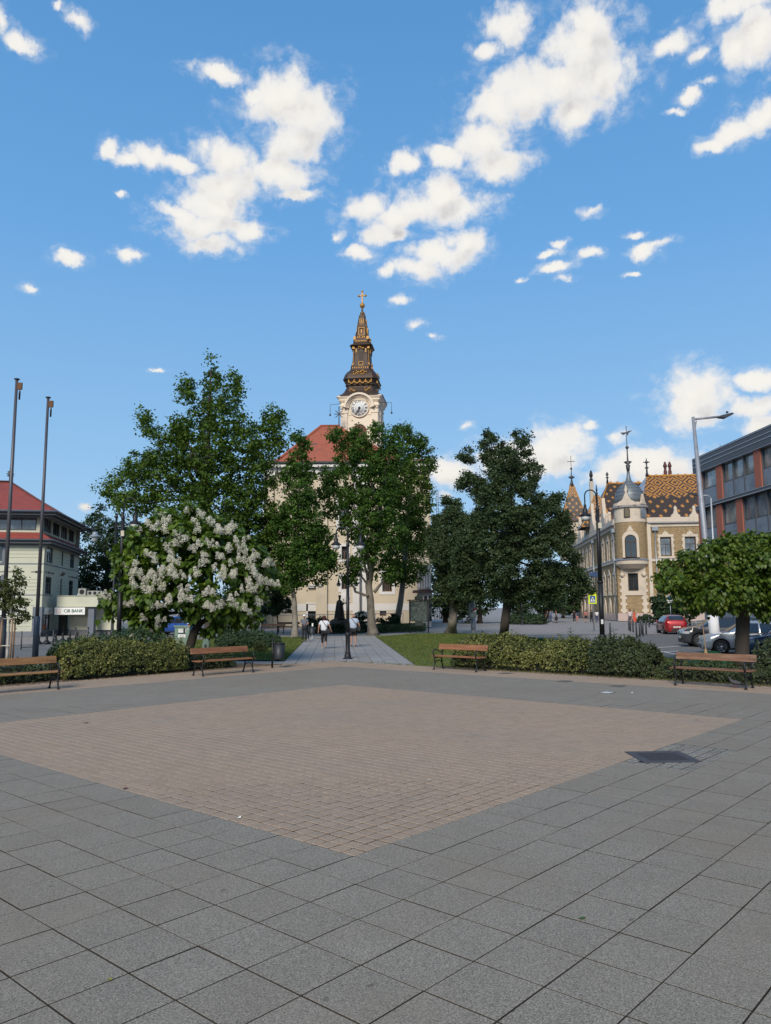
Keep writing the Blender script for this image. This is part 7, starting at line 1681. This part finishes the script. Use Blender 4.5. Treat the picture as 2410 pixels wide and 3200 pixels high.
# green tarpaulin mound and broom
p = AT(2222, 2090, 24.0); t = thing('tarpaulin_heap', 'green tarpaulin heap behind the weathered bench', 'tarpaulin', (p.x, 24.0, 0)); mb = MB(); vs, fs = [], []; nr, na = 8, 22
for i in range(nr+1):
    r = 1 - i/nr
    for k in range(na):
        a = 2*math.pi*k/na; w_ = 1 + .10*math.sin(3*a+1) + .07*math.sin(5*a)
        vs.append((.84*r*w_*math.cos(a), .6*r*w_*math.sin(a), .68*(1 - r**2.4)*(1 + .05*math.sin(6*a)*r) + .012))
for i in range(nr):
    for k in range(na): fs.append((i*na+k, i*na+(k+1)%na, (i+1)*na+(k+1)%na, (i+1)*na+k))
mb.add(vs, fs, True); mb.build('sheet', M('green_tarp', (.012,.055,.018), .4, 0, .35, 3, .6, 5), t)
p0, p1 = AT(2206, 2040, 23.3), AT(2196, 1950, 23.9); t = thing('broom', 'broom with worn handle leaning on the green tarpaulin heap', 'broom', p0)
MB().tube([(0,0,.12), p1 - p0], .015, 6).build('handle', m_stake, t); MB().tube([(0,0,.13),(.0,0,.0),(.02,0,-.12)], [.02,.05,.075], 8).build('bristles', M('straw_bristle', (.33,.22,.10), .9, 0, .4, 30), t)
# pigeon
p = G(2299, 2150); t = thing('pigeon', 'grey pigeon walking left under the rightmost bench', 'bird', (p.x, p.y, 0), R_(172))
m_pig = M('pigeon_grey', (.055,.058,.066), .7, 0, .3, 20)
MB().tube([(-.20,0,.085),(-.13,0,.10),(-.06,0,.125),(.02,0,.14),(.08,0,.165),(.115,0,.205),(.13,0,.24),(.15,0,.262),(.172,0,.258)], [.006,.028,.058,.066,.052,.034,.027,.030,.012], 12).build('body', m_pig, t)
MB().tube([(-.27,0,.075),(-.20,0,.085),(-.12,0,.10)], [.022,.026,.03], 8).build('tail', M('pigeon_dark', (.03,.03,.035), .7), t); MB().tube([(.168,0,.256),(.195,0,.247)], [.009,.002], 6).build('beak', m_black, t)
for y in (-.064, .064): MB().ball((-.04, y*.86, .13), (.105,.018,.045), 10, 6).build('wing', MATS['pigeon_grey'], t)
for x, y in ((-.01,.028),(.03,-.028)): MB().tube([(x,y,.09),(x+.005,y,.03),(x,y,.004),(x+.03,y,.003)], .006, 5).build('leg', M('pigeon_leg', (.30,.09,.07), .7), t)

# ------------------------------------------------------------------ cars
m_tyre = M('tyre_rubber', (.012,.012,.013), .8, 0, .2, 20); m_rim = M('alloy_rim', (.45,.46,.48), .3, .8, .1, 8); m_glassc = glassmat('car_glass', (.02,.025,.03), .03); m_trimb = M('black_trim', (.018,.018,.02), .55)
m_head = M('headlamp_glass', (.55,.58,.60), .1, .3, .2, 30); m_tail = M('tail_lamp', (.30,.01,.012), .2, 0, .2, 9)
def carpaint(name, col, metal=.35, rough=.28): return M(name, col, rough, metal, .06, 1.2, 0, 40, .5, coat=.7)
def car(label, loc, rz, L, W, Hh, paint, kind='hatch', plate=None, group='parked cars', name='car'):
    """x forward; kinds differ in the side profile keys (x/L, z of top line)"""
    t = thing(name, label, 'car', loc, rz, group); h = Hh
    if kind == 'hatch': top = [(-.50,.50),(-.485,.66),(-.455,.80),(-.40,.93),(-.30,.985),(-.10,1.0),(.05,.985),(.12,.93),(.27,.675),(.33,.645),(.42,.60),(.48,.54),(.50,.42)]; ws = (.115,.275); rs = (-.47,-.385); pil = (-.34,-.10,.20); belt = .63
    elif kind == 'suv': top = [(-.50,.52),(-.485,.68),(-.455,.83),(-.40,.94),(-.28,.99),(-.08,1.0),(.06,.98),(.12,.93),(.26,.69),(.32,.665),(.42,.63),(.475,.57),(.50,.44)]; ws = (.11,.265); rs = (-.475,-.39); pil = (-.36,-.11,.19); belt = .64
    else: top = [(-.50,.46),(-.49,.62),(-.44,.66),(-.36,.69),(-.31,.74),(-.20,.965),(-.10,1.0),(.02,1.0),(.09,.955),(.235,.675),(.30,.645),(.42,.585),(.48,.52),(.50,.38)]; ws = (.085,.24); rs = (-.325,-.195); pil = (-.24,-.06,.17); belt = .63
    X, Z = [a for a, _ in top], [b for _, b in top]
    zt = lambda x: float(np.interp(x/L, X, Z)) * h
    wplan = lambda x: W/2 * float(np.interp(abs(x/L), [0,.30,.42,.47,.50], [1,.995,.95,.86,.70]))
    zb = .20; rw = .315 if kind != 'suv' else .345; xw = (-.31*L*.96, .315*L)
    bz = belt*h
    def rows(x):
        w_, z = wplan(x), zt(x); gh = max(0.0, z - bz)
        arch = max([math.sqrt(max(0, (rw+.055)**2 - (x-a)**2)) for a in xw]); ab = (rw*.98 + arch) if arch > 0 else 0
        low = max(zb, ab); sill = max(zb + .14, ab)
        sb = min(bz, z - .02); wt = w_*(.985 - .30*min(1, gh/(h*.36))) if gh > 0 else w_*.90
        mid = max(sb*.72, low + .02)
        nose = 1.0
        return [(0, z + .012*(gh > .05)), (wt*.55, z + .008*(gh > .05)), (wt*.88, z - .012), (wt, z - .05*min(1, gh/.2) - .01), (w_*.975, max(sb, low+.03)), (w_, max(mid, low+.02)), (w_*.985, max(sill, low+.01)), (w_*.955, low), (w_*.72, low)]
    xs = np.unique(np.concatenate([np.linspace(-L/2, L/2, 70)] + [np.linspace(a-rw-.055, a+rw+.055, 17) for a in xw])); vs, fs = [], []
    for x in xs:
        r = rows(x); full = [(-y, z) for y, z in reversed(r[1:])] + r; vs += [(x, y, z) for y, z in full]; m_ = len(full)
    for i in range(len(xs)-1):
        for k in range(m_-1): fs.append((i*m_+k, (i+1)*m_+k, (i+1)*m_+k+1, i*m_+k+1))
    fs += [tuple(range(m_)), tuple((len(xs)-1)*m_ + k for k in reversed(range(m_)))]
    body = MB().add(vs, fs, True).build('body', paint, t)
    MB().box(-L*.47, L*.47, -W*.34, W*.34, .17, .5).build('underbody', m_trimb, t)
    def strip_(x0, x1, r0, r1, side, nm, parent, mat, off=.012, n=10):
        """panel on the body side between row positions r0..r1 of the glasshouse (0 belt, 1 roof rail)"""
        vs, fs = [], []
        for i in range(n+1):
            x = x0 + (x1-x0)*i/n; r = rows(x); a, b = r[4], r[3]
            for f in (r0, r1): vs.append((x, side*(a[0] + (b[0]-a[0])*f + off), a[1] + (b[1]-a[1])*f + .004))
        for i in range(n): fs.append((2*i, 2*i+2, 2*i+3, 2*i+1)[::side])
        return MB().add(vs, fs, True).build(nm, mat, parent)
    for s in (-1, 1):
        strip_(pil[1]*L+.03, pil[2]*L, .06, .90, s, 'side_window', t, m_glassc); strip_(pil[0]*L-.05, pil[1]*L-.03, .06, .90, s, 'side_window', t, m_glassc)
        strip_(pil[0]*L-.09, pil[2]*L+.06, -.02, .05, s, 'window_trim', t, m_trimb, .010)
    def screen(x0, x1, nm):
        vs, fs = [], []
        for i in range(7):
            x = x0 + (x1-x0)*i/6; r = rows(x)
            for f in (-.93,-.6,0,.6,.93): yy = r[2][0]*f*1.0; vs.append((x, yy, r[0][1] + .012 - .018*abs(f)**3))
        for i in range(6):
            for k in range(4): fs.append((i*5+k, i*5+k+1, (i+1)*5+k+1, (i+1)*5+k))
        o = MB().add(vs, fs, True); o.v = [(a + (.010 if x1 > 0 else -.010), b, c) for a, b, c in o.v]; return o.build(nm, m_glassc, t)
    screen(ws[0]*L, ws[1]*L, 'windscreen'); screen(rs[0]*L, rs[1]*L, 'rear_window')
    for a in xw:
        for s in (-1, 1):
            y0 = s*(W/2 - .01); MB().lathe([(rw+.05, 0), (rw+.05, .02)], (0,0,0), 20, Matrix.Translation((a, s*(W/2-.25), rw)) @ Matrix.Rotation(math.pi/2, 4, 'X')).build('wheel_well', m_trimb, t)
            wm_ = Matrix.Translation((a, s*(W/2-.115), rw)) @ Matrix.Rotation(-s*math.pi/2, 4, 'X')
            wh = MB().lathe([(rw*.62,-.10),(rw*.9,-.10),(rw,-.07),(rw,.07),(rw*.9,.10),(rw*.64,.10)], (0,0,0), 28, wm_, cap=False).build('wheel', m_tyre, t)
            MB().lathe([(rw*.66,.055),(rw*.60,.075),(.02,.05)], (0,0,0), 24, wm_).build('disc', m_trimb, wh)
            mb = MB(); mb.lathe([(rw*.58,.075),(rw*.66,.098),(rw*.68,.09)], (0,0,0), 24, wm_, cap=False)
            for k in range(7):
                q = wm_ @ Matrix.Rotation(2*math.pi*k/7, 4, 'Z'); mb.add([(.03,-.022,.085),(.03,.022,.085),(rw*.62,.034,.095),(rw*.62,-.034,.095)], [(0,3,2,1)], mtx=q); mb.add([(.03,-.022,.085),(.03,.022,.085),(rw*.62,.034,.095),(rw*.62,-.034,.095)], [(0,1,2,3)], mtx=q)
            mb.lathe([(.055,.08),(.05,.10)], (0,0,0), 10, wm_); mb.build('rim', m_rim, wh)
    # lamps, bumpers, plates, mirrors, handles
    def patch(xf, y0, y1, z0, z1, nm, mat, end):
        vs = []
        for y in np.linspace(y0, y1, 5):
            # find the x of the body end at this half width
            w_ = abs(y); k = np.interp(min(w_, W/2*.985)/(W/2), [.70,.86,.95,.985], [.50,.47,.42,.36]); 
            for z in (z0, z1): vs.append((end*(k*L + .012), y, z))
        MB().add(vs, [(2*i, 2*i+2, 2*i+3, 2*i+1)[::int(end)] for i in range(4)], True).build(nm, mat, t)
    for s in (-1, 1):
        a, b = sorted((s*W*.30, s*W*.47)); patch(0, a, b, h*.44, h*.52, 'headlamp', m_head, 1); patch(0, a, b, h*.50, h*.60, 'tail_lamp', m_tail, -1)
    patch(0, -W*.40, W*.40, .24, .40, 'front_grille', m_trimb, 1); patch(0, -W*.40, W*.40, .22, .42, 'rear_bumper', m_trimb, -1)
    for e in (1, -1):
        pl_ = MB().box(-.005, .005, -.26, .26, .0, .11, Matrix.Translation((e*(L/2+.028), 0, .44 if e > 0 else .50))).build('number_plate', M('plate_white', (.72,.72,.70), .5), t)
        if plate and e < 0: 
            me = text_mesh(plate, .105, .002, True); me.transform(Matrix.Translation((-L/2-.036, 0, .555)) @ Matrix.Rotation(-math.pi/2, 4, 'Z') @ Matrix.Rotation(math.pi/2, 4, 'X')); me.materials.append(m_trimb); link('plate_lettering', me, pl_)
    for s in (-1, 1):
        MB().ball((pil[2]*L-.02, s*(W/2+.08), bz+.05), (.09,.10,.07), 10, 7).build('mirror', m_trimb if kind == 'suv' else paint, t)
        for x in (pil[1]*L-.22, pil[1]*L+.42): MB().cbox((x, s*(W/2*.985+.012), bz-.10), (.20,.03,.035)).build('door_handle', m_trimb, t)
        for x in (pil[1]*L, pil[2]*L+.10, pil[0]*L+.10):
            MB().tube([(x, s*(rows(x)[4][0]+.002), bz-.02), (x, s*(rows(x)[5][0]+.002), rows(x)[5][1]), (x, s*(rows(x)[6][0]+.002), rows(x)[6][1])], .006, 4).build('door_seam', m_trimb, t)
    MB().box(-L*.30, L*.30, -W/2+.0, -W/2+.03, .21, .27).build('sill', m_trimb, t); MB().box(-L*.30, L*.30, W/2-.03, W/2, .21, .27).build('sill', m_trimb, t)
    return t
def heading(az): return math.pi/2 - R_(az)                 # azimuth from +Y clockwise -> z rotation with x forward
def parked(px, py, az, L, W):
    """car centre from the ground contact of its near front wheel"""
    p = G(px, py); d = Vector((math.sin(R_(az)), math.cos(R_(az)), 0)); l = Vector((-d.y, d.x, 0)); c = p - d*.315*L - l*(W/2 - .1); return (c.x, c.y, -.06)
p = G(2110, 1979); d = Vector((math.sin(R_(9)), math.cos(R_(9)), 0)); c = p + d*1.25
car('metallic red hatchback driving away past the bollards', (c.x, c.y, -.06), heading(9), 4.05, 1.75, 1.46, carpaint('metallic_red', (.30,.012,.014)), 'hatch', 'SYA 822', 'cars on the street')
car('dark grey SUV parked with its nose left of the poster-wrapped mast', parked(2187, 2018, -80, 4.35, 1.84), heading(-80), 4.35, 1.84, 1.56, carpaint('dark_grey_metallic', (.045,.048,.052)), 'suv')
car('silver saloon parked behind the thick catalpa trunk', parked(2256, 2040, -74, 4.25, 1.70), heading(-74), 4.25, 1.70, 1.46, carpaint('silver_metallic', (.50,.52,.54), .55), 'sedan')
car('dark blue car nosing in at the right edge', parked(2402, 2054, -78, 4.4, 1.76), heading(-78), 4.4, 1.76, 1.45, carpaint('dark_blue_metallic', (.030,.050,.105)), 'sedan')
c = AT(2275, 1980, 45.5); car('light blue hatchback mostly hidden behind the dark grey SUV', (c.x, 45.5, -.06), heading(-76), 4.0, 1.70, 1.55, carpaint('ice_blue_metallic', (.16,.27,.36)), 'hatch')
c = AT(548, 1975, 64); car('bright blue car glimpsed beneath the flowering tree behind the cabinet', (c.x, 64, -.01), heading(-70), 4.0, 1.7, 1.46, carpaint('bright_blue_metallic', (.02,.08,.34)), 'hatch')

# ------------------------------------------------------------------ people
def skin_mesh(V, E, Rr, levels=2):
    me = bpy.data.meshes.new('skin'); me.from_pydata([tuple(v) for v in V], E, []); ob = bpy.data.objects.new('skin', me); COL.objects.link(ob)
    md = ob.modifiers.new('s', 'SKIN'); md.use_smooth_shade = True
    for i, r in enumerate(Rr):
        sv = me.skin_vertices[0].data[i]; sv.radius = r if hasattr(r, '__len__') else (r, r); sv.use_root = (i == 0)
    sb = ob.modifiers.new('u', 'SUBSURF'); sb.levels = sb.render_levels = levels
    dg = bpy.context.evaluated_depsgraph_get(); dg.update(); out = bpy.data.meshes.new_from_object(ob.evaluated_get(dg)); bpy.data.objects.remove(ob); bpy.data.meshes.remove(me); return out
def person(label, loc, rz, h, J, cols, top='tee', legs='long', hair=(.05,.03,.02), hairstyle='short', group=None, dress=False, bag=None, cap=None, stout=1.0, lv=2):
    """J: joint overrides (x right, y forward, z up, for a 1.70 m figure)"""
    s = h/1.70; t = thing('person', label, 'person', loc, rz, group)
    B = dict(pel=(0,0,.93), waist=(0,0,1.08), chest=(0,0,1.28), neck=(0,0,1.44), jaw=(0,.025,1.53), head=(0,.012,1.605), crown=(0,0,1.68),
        ls=(-.175,0,1.385), le=(-.25,-.02,1.12), lw=(-.26,.06,.89), rs=(.175,0,1.385), re=(.25,-.02,1.12), rw=(.26,.06,.89),
        lh=(-.085,0,.88), lk=(-.09,.02,.49), la=(-.09,-.02,.09), lt=(-.10,.13,.035), rh=(.085,0,.88), rk=(.09,.02,.49), ra=(.09,-.02,.09), rt=(.10,.13,.035)); B.update(J)
    P = {k: Vector(v)*s for k, v in B.items()}; k = stout
    Rd = dict(pel=(.135*k,.105*k), waist=(.125*k,.10*k), chest=(.145*k,.105*k), neck=.052, jaw=.062, head=.088, crown=.055, ls=.062, le=.043, lw=.030, rs=.062, re=.043, rw=.030, lh=.085*k, lk=.056, la=.038, lt=.034, rh=.085*k, rk=.056, ra=.038, rt=.034)
    def grow(names, edges, add=0.0, over={}):
        idx = {n: i for i, n in enumerate(names)}; rr = []
        for n in names:
            r = over.get(n, Rd[n]); r = r if hasattr(r, '__len__') else (r, r); rr.append(tuple((q + add)*s for q in r))
        return skin_mesh([P[n] for n in names], [(idx[a], idx[b]) for a, b in edges], rr, lv)
    ns = ['pel','waist','chest','neck','jaw','head','crown','ls','le','lw','rs','re','rw','lh','lk','la','lt','rh','rk','ra','rt']
    ed = [('pel','waist'),('waist','chest'),('chest','neck'),('neck','jaw'),('jaw','head'),('head','crown'),('chest','ls'),('ls','le'),('le','lw'),('chest','rs'),('rs','re'),('re','rw'),('pel','lh'),('lh','lk'),('lk','la'),('la','lt'),('pel','rh'),('rh','rk'),('rk','ra'),('ra','rt')]
    body = grow(ns, ed)
    # hands with separate fingers, nose and ears joined into the same surface mesh
    mb = MB()
    for w_, e_, sd in (('lw','le',-1), ('rw','re',1)):
        d = (P[w_] - P[e_]).normalized(); n = Vector((0,1,0)); n = (n - d*n.dot(d)).normalized(); a = P[w_]
        mb.tube([a - d*.02*s, a + d*.045*s, a + d*.085*s], [.024*s,.034*s,.028*s], 8)
        for q, (o, l) in enumerate(((-.024,.062),(-.008,.074),(.008,.070),(.024,.056))):
            b0 = a + d*.08*s + n*o*s; mb.tube([b0, b0 + d*l*.55*s, b0 + d*l*.95*s + Vector((-sd*.012*s,0,0))], [.0085*s,.008*s,.006*s], 6)
        b0 = a + d*.03*s + n*.028*s; mb.tube([b0, b0 + d*.03*s + n*.022*s, b0 + d*.06*s + n*.024*s], [.011*s,.0095*s,.007*s], 6)
    hd = P['head']; mb.tube([hd + Vector((0,.085,.02))*s, hd + Vector((0,.108,-.022))*s, hd + Vector((0,.085,-.035))*s], [.010*s,.016*s,.010*s], 6)
    for sd in (-1, 1): mb.ball(hd + Vector((sd*.088,-.005,-.01))*s, (.014*s,.026*s,.034*s), 6, 5)
    bm = bmesh.new(); bm.from_mesh(body); bm.from_mesh(mb.mesh('tmp')); bm.to_mesh(body); bm.free()
    for pl_ in body.polygons: pl_.use_smooth = True
    sk = M('skin_tone', (.36,.20,.14), .6, 0, .08, 8); body.materials.append(sk); body.name = 'body'; bo = link('body', body, t)
    def cloth(nm, mesh, mat): mesh.materials.clear(); mesh.materials.append(mat); mesh.name = nm; return link(nm, mesh, t)
    if dress:
        mb = MB(); n = 18; prof = [(.135,1.44),(.155,1.30),(.13,1.08),(.17,.90),(.23,.62),(.27,.38)]; vs, fs = [], []
        for r, z in prof:
            for q in range(n): a = 2*math.pi*q/n; rr = r*k*(1 + .05*math.sin(5*a)*(z < .95)); vs.append((rr*math.cos(a)*s, rr*math.sin(a)*.82*s, z*s))
        for i in range(len(prof)-1):
            for q in range(n): fs.append((i*n+q, i*n+(q+1)%n, (i+1)*n+(q+1)%n, (i+1)*n+q))
        mb.add(vs, fs, True); mb.build('dress', cols[0], t)
    else:
        mid = lambda a, b, f: P[a].lerp(P[b], f)
        P['lsl'], P['rsl'] = mid('ls','le',.62), mid('rs','re',.62); Rd['lsl'] = Rd['rsl'] = .052; P['hem'] = P['pel'] + Vector((0,0,-.06*s)); Rd['hem'] = (.150*k,.118*k); P['col'] = mid('chest','neck',.72); Rd['col'] = .06
        sl = ('le','lw') if top == 'long' else ('lsl',); nm_ = ['hem','waist','chest','col','ls','lsl','rs','rsl'] ; e_ = [('hem','waist'),('waist','chest'),('chest','col'),('chest','ls'),('ls','lsl'),('chest','rs'),('rs','rsl')]
        cloth('shirt', grow(nm_, e_, .022, {'waist': (.148*k,.118*k)}), cols[0])
        P['lq'], P['rq'] = mid('lk','la',.80 if legs == 'long' else (.55 if legs == 'crop' else -.12)), mid('rk','ra',.80 if legs == 'long' else (.55 if legs == 'crop' else -.12)); Rd['lq'] = Rd['rq'] = .045 if legs != 'short' else .085
        if legs == 'long': P['lq'], P['rq'] = P['la'] + Vector((0,0,.0)), P['ra'] + Vector((0,0,.0)); Rd['lq'] = Rd['rq'] = .05
        if legs == 'short': nm_ = ['pel','lh','lq','rh','rq']; e_ = [('pel','lh'),('lh','lq'),('pel','rh'),('rh','rq')]; P['lq'], P['rq'] = mid('lh','lk',.88), mid('rh','rk',.88)
        else: nm_ = ['pel','lh','lk','lq','rh','rk','rq']; e_ = [('pel','lh'),('lh','lk'),('lk','lq'),('pel','rh'),('rh','rk'),('rk','rq')]
        cloth('shorts' if legs == 'short' else 'trousers', grow(nm_, e_, .018), cols[1])
    for a, b in (('la','lt'), ('ra','rt')):
        sm_ = MB().tube([P[a] + Vector((0,-.05*s,-.045*s)), P[a] + Vector((0,0,-.035*s)), P[a].lerp(P[b], .6) + Vector((0,0,-.01*s)), P[b] + Vector((0,.02*s,-.004*s))], [.034*s,.045*s,.045*s,.028*s], 8)
        sm_.build('shoe', cols[2], t)
    hm = M('hair_%d' % int(hair[0]*1000), hair, .7, 0, .3, 30)
    if hairstyle != 'bald' and not cap:
        mb = MB(); prof = 12; r = .104*s; c = hd + Vector((0,-.012,.018))*s; vs, fs = [], []; nu, nv = 14, 8
        for i in range(nv+1):
            a = math.pi/2 - i*(math.pi*.62)/nv
            for q in range(nu):
                b = 2*math.pi*q/nu; fr = max(0, math.sin(b)); aa = a if fr < .3 else max(a, .25*fr + .1)
                vs.append(c + Vector((r*math.cos(aa)*math.cos(b), r*math.cos(aa)*math.sin(b)*1.06, r*math.sin(aa)*1.02 - (.03*s if (hairstyle == 'bob' and i == nv and fr < .3) else 0))))
        for i in range(nv):
            for q in range(nu): fs.append((i*nu+q, (i+1)*nu+q, (i+1)*nu+(q+1)%nu, i*nu+(q+1)%nu))
        mb.add(vs, fs, True)
        if hairstyle == 'bob': mb.ball(hd + Vector((0,-.035,-.045))*s, (.095*s,.07*s,.075*s), 10, 7)
        mb.build('hair', hm, t)
    if cap:
        c = hd + Vector((0,0,.03))*s; mb = MB(); mb.lathe([(.102*s,0),(.104*s,.04*s),(.09*s,.085*s),(.05*s,.108*s),(.005*s,.112*s)], c, 14); mb.prism([(c.x-.07*s, c.y+.06*s), (c.x+.07*s, c.y+.06*s), (c.x+.05*s, c.y+.17*s), (c.x-.05*s, c.y+.17*s)], c.z+.002, c.z+.012); mb.build('cap', cap, t)
    for sd in (-1, 1): MB().ball(hd + Vector((sd*.034,.078,.008))*s, .010*s, 6, 5).build('eye', m_black, t)
    MB().box(-.024*s, .024*s, 0, .008*s, -.004*s, .004*s, Matrix.Translation(P['jaw'] + Vector((0,.062*s,.005*s)))).build('mouth', M('lip', (.25,.09,.08), .6), t)
    return t, P, s
K = lambda n, c: M('cloth_' + n, c, .85, 0, .12, 10, .2, 60)
def strap_bag(label, t, P, s, back, bagpos, shoulder):
    """shoulder bag carried by a person, its own thing"""
    b = thing('shoulder_bag', label, 'bag', t.matrix_basis @ Vector(bagpos), t.rotation_euler.z)
    sh = Vector(shoulder) - Vector(bagpos); y = back
    MB().tube([(0,0,.10*s), (sh.x*.45, y - Vector(bagpos).y, sh.z*.5 + .04), (sh.x, sh.y + y*.35, sh.z + .03), (sh.x, sh.y, sh.z + .075)], .016, 6).build('strap', m_black, b)
    MB().box(-.10, .10, -.045, .045, -.12, .12).build('pouch', M('black_leather', (.015,.015,.017), .5, 0, .2, 20), b, bevel=.02); MB().box(-.10, .10, -.052, -.046, .0, .11).build('flap', MATS['black_leather'], b)
p = G(699, 2026); p = G(1000+ (1480/2.777)*0 + 1012-1000, 2026)
# woman walking away
loc = G(1013, 2027)
tw_, P_, s_ = person('woman in white top and black trousers walking away along the path', loc, R_(4), 1.66, dict(lk=(-.09,.06,.50), la=(-.08,.06,.09), lt=(-.085,.20,.04), rk=(.085,-.02,.50), ra=(.07,-.26,.20), rt=(.075,-.22,.06), le=(-.28,-.06,1.13), lw=(-.30,.02,.90), re=(.30,-.02,1.14), rw=(.37,.08,.93)),
   (K('white', (.62,.63,.68)), K('black', (.012,.012,.014)), M('pale_sandal', (.45,.38,.30), .7)), 'tee', 'crop', (.055,.018,.012), 'bob', 'people on the path', stout=1.18)
strap_bag('small black shoulder bag of the woman walking along the path', tw_, P_, s_, -.17, (.22,-.12,.90), (-.10,-.02,1.40))
loc = G(1105, 2021)
tw_, P_, s_ = person('stocky man in pale blue tee and black shorts walking away by the lamp', loc, R_(2), 1.76, dict(jaw=(0,.05,1.515), head=(0,.055,1.59), crown=(0,.05,1.66), neck=(0,.02,1.43), lk=(-.10,.05,.49), la=(-.10,.04,.09), lt=(-.11,.18,.035), rk=(.10,.0,.49), ra=(.11,-.10,.09), rt=(.12,.04,.04), re=(.30,.0,1.12), rw=(.31,.10,.90)),
   (K('pale_blue', (.36,.42,.52)), K('black', (.012,.012,.014)), M('brown_sandal', (.10,.06,.04), .7)), 'tee', 'short', (.3,.2,.15), 'bald', 'people on the path', stout=1.28)
strap_bag('black shoulder bag of the man in pale blue', tw_, P_, s_, -.19, (.28,-.08,.96), (-.10,-.02,1.46))
loc = G(951, 2005)
tw_, P_, s_ = person('man in white cap and grey tee facing us looking at his phone', loc, R_(180), 1.64, dict(jaw=(0,.06,1.515), head=(0,.055,1.59), crown=(0,.04,1.67), le=(-.25,.03,1.12), lw=(-.08,.24,1.10), re=(.25,.03,1.12), rw=(.10,.24,1.09), lk=(-.10,.02,.49), rk=(.10,.02,.49), la=(-.11,-.02,.09), ra=(.11,-.02,.09)),
   (K('grey_tee', (.115,.13,.155)), K('dark_navy', (.018,.02,.026)), M('black_shoe', (.02,.02,.02), .6)), 'tee', 'long', (.1,.1,.1), 'short', 'people on the path', cap=K('cap_white', (.68,.70,.72)), stout=1.05)
b = thing('phone', 'dark phone held by the man in the white cap', 'phone', tw_.matrix_basis @ Vector((.02, .33, 1.06)), R_(180)); MB().box(-.075,.075,-.04,.04,0,.012).build('case', m_black, b, bevel=.003); MB().box(-.068,.068,-.035,.035,.0125,.0135).build('screen', g_dark, b)
# far strollers
FP = [
 ('woman in white top and jeans strolling before the town hall', 1866, 106, 0, 1.66, (K('white2',(.62,.62,.62)), K('jeans',(.03,.05,.11)), m_black), 'long', (.03,.015,.01), 'bob', False),
 ('dark-clothed stroller just left of the woman in jeans', 1849, 108, 20, 1.72, (K('black3',(.015,.015,.018)), K('black',(.012,.012,.014)), m_black), 'long', (.03,.02,.01), 'short', False),
 ('bare-legged stroller half hidden by the low leaves of the dark tree', 1832, 106, 10, 1.66, (K('rose',(.35,.12,.10)), K('shorts_dark',(.02,.02,.03)), m_black), 'short', (.03,.02,.01), 'short', False),
 ('person in black with white shoes left of the child in pink', 1795, 106, 15, 1.74, (K('black3',(.015,.015,.018)), K('black',(.012,.012,.014)), m_white), 'long', (.03,.02,.01), 'short', False),
 ('small child in pink before the town hall', 1804.5, 106, 10, 1.05, (K('pink',(.48,.18,.17)), K('pink',(.48,.18,.17)), m_black), 'short', (.06,.03,.02), 'bob', False),
 ('man in white shirt and shorts carrying a child on his shoulders', 1970, 94, 170, 1.78, (K('white2',(.62,.62,.62)), K('shorts_grey',(.10,.09,.09)), m_black), 'short', (.03,.02,.01), 'short', False),
 ('woman in orange-red dress beside the man carrying a child', 1983, 92, 175, 1.68, (K('orange_dress',(.52,.085,.05)), K('black',(.012,.012,.014)), m_black), 'long', (.06,.03,.02), 'bob', True),
 ('leftmost of three distant figures under the park trees', 1712, 104, 30, 1.7, (K('black3',(.015,.015,.018)), K('black',(.012,.012,.014)), m_black), 'long', (.03,.02,.01), 'short', False),
 ('distant figure in blue, middle of three under the park trees', 1721, 104, 160, 1.68, (K('dusty_blue',(.08,.11,.18)), K('jeans',(.03,.05,.11)), m_white), 'long', (.03,.02,.01), 'short', False),
 ('distant figure in long black, rightmost of three under the park trees', 1739, 104, 80, 1.72, (K('black_dress',(.012,.012,.014)), K('black',(.012,.012,.014)), m_black), 'long', (.03,.02,.01), 'bob', True)]
for lab, px, Y, rz, h, cols, lg, hair, hs, dr in FP:
    p = AT(px, 1940, Y); person(lab, (p.x, Y, -.07), R_(rz), h, dict(lk=(-.09,.08,.50), la=(-.09,.08,.09), lt=(-.09,.22,.04), ra=(.09,-.12,.10), rt=(.09,.0,.04)), cols, 'tee', lg, hair, hs, 'strollers in the distance', dress=dr, lv=1)
p = AT(1970, 1940, 94); person('toddler in red riding on the shoulders of the man in white', (p.x, 94.05, .95), R_(170), .92, dict(lk=(-.16,.28,.80), la=(-.16,.30,.48), lt=(-.16,.38,.44), rk=(.16,.28,.80), ra=(.16,.30,.48), rt=(.16,.38,.44)), (K('toddler_red',(.40,.06,.05)), K('rose',(.35,.12,.10)), m_black), 'tee', 'short', (.12,.06,.03), 'short', lv=1)
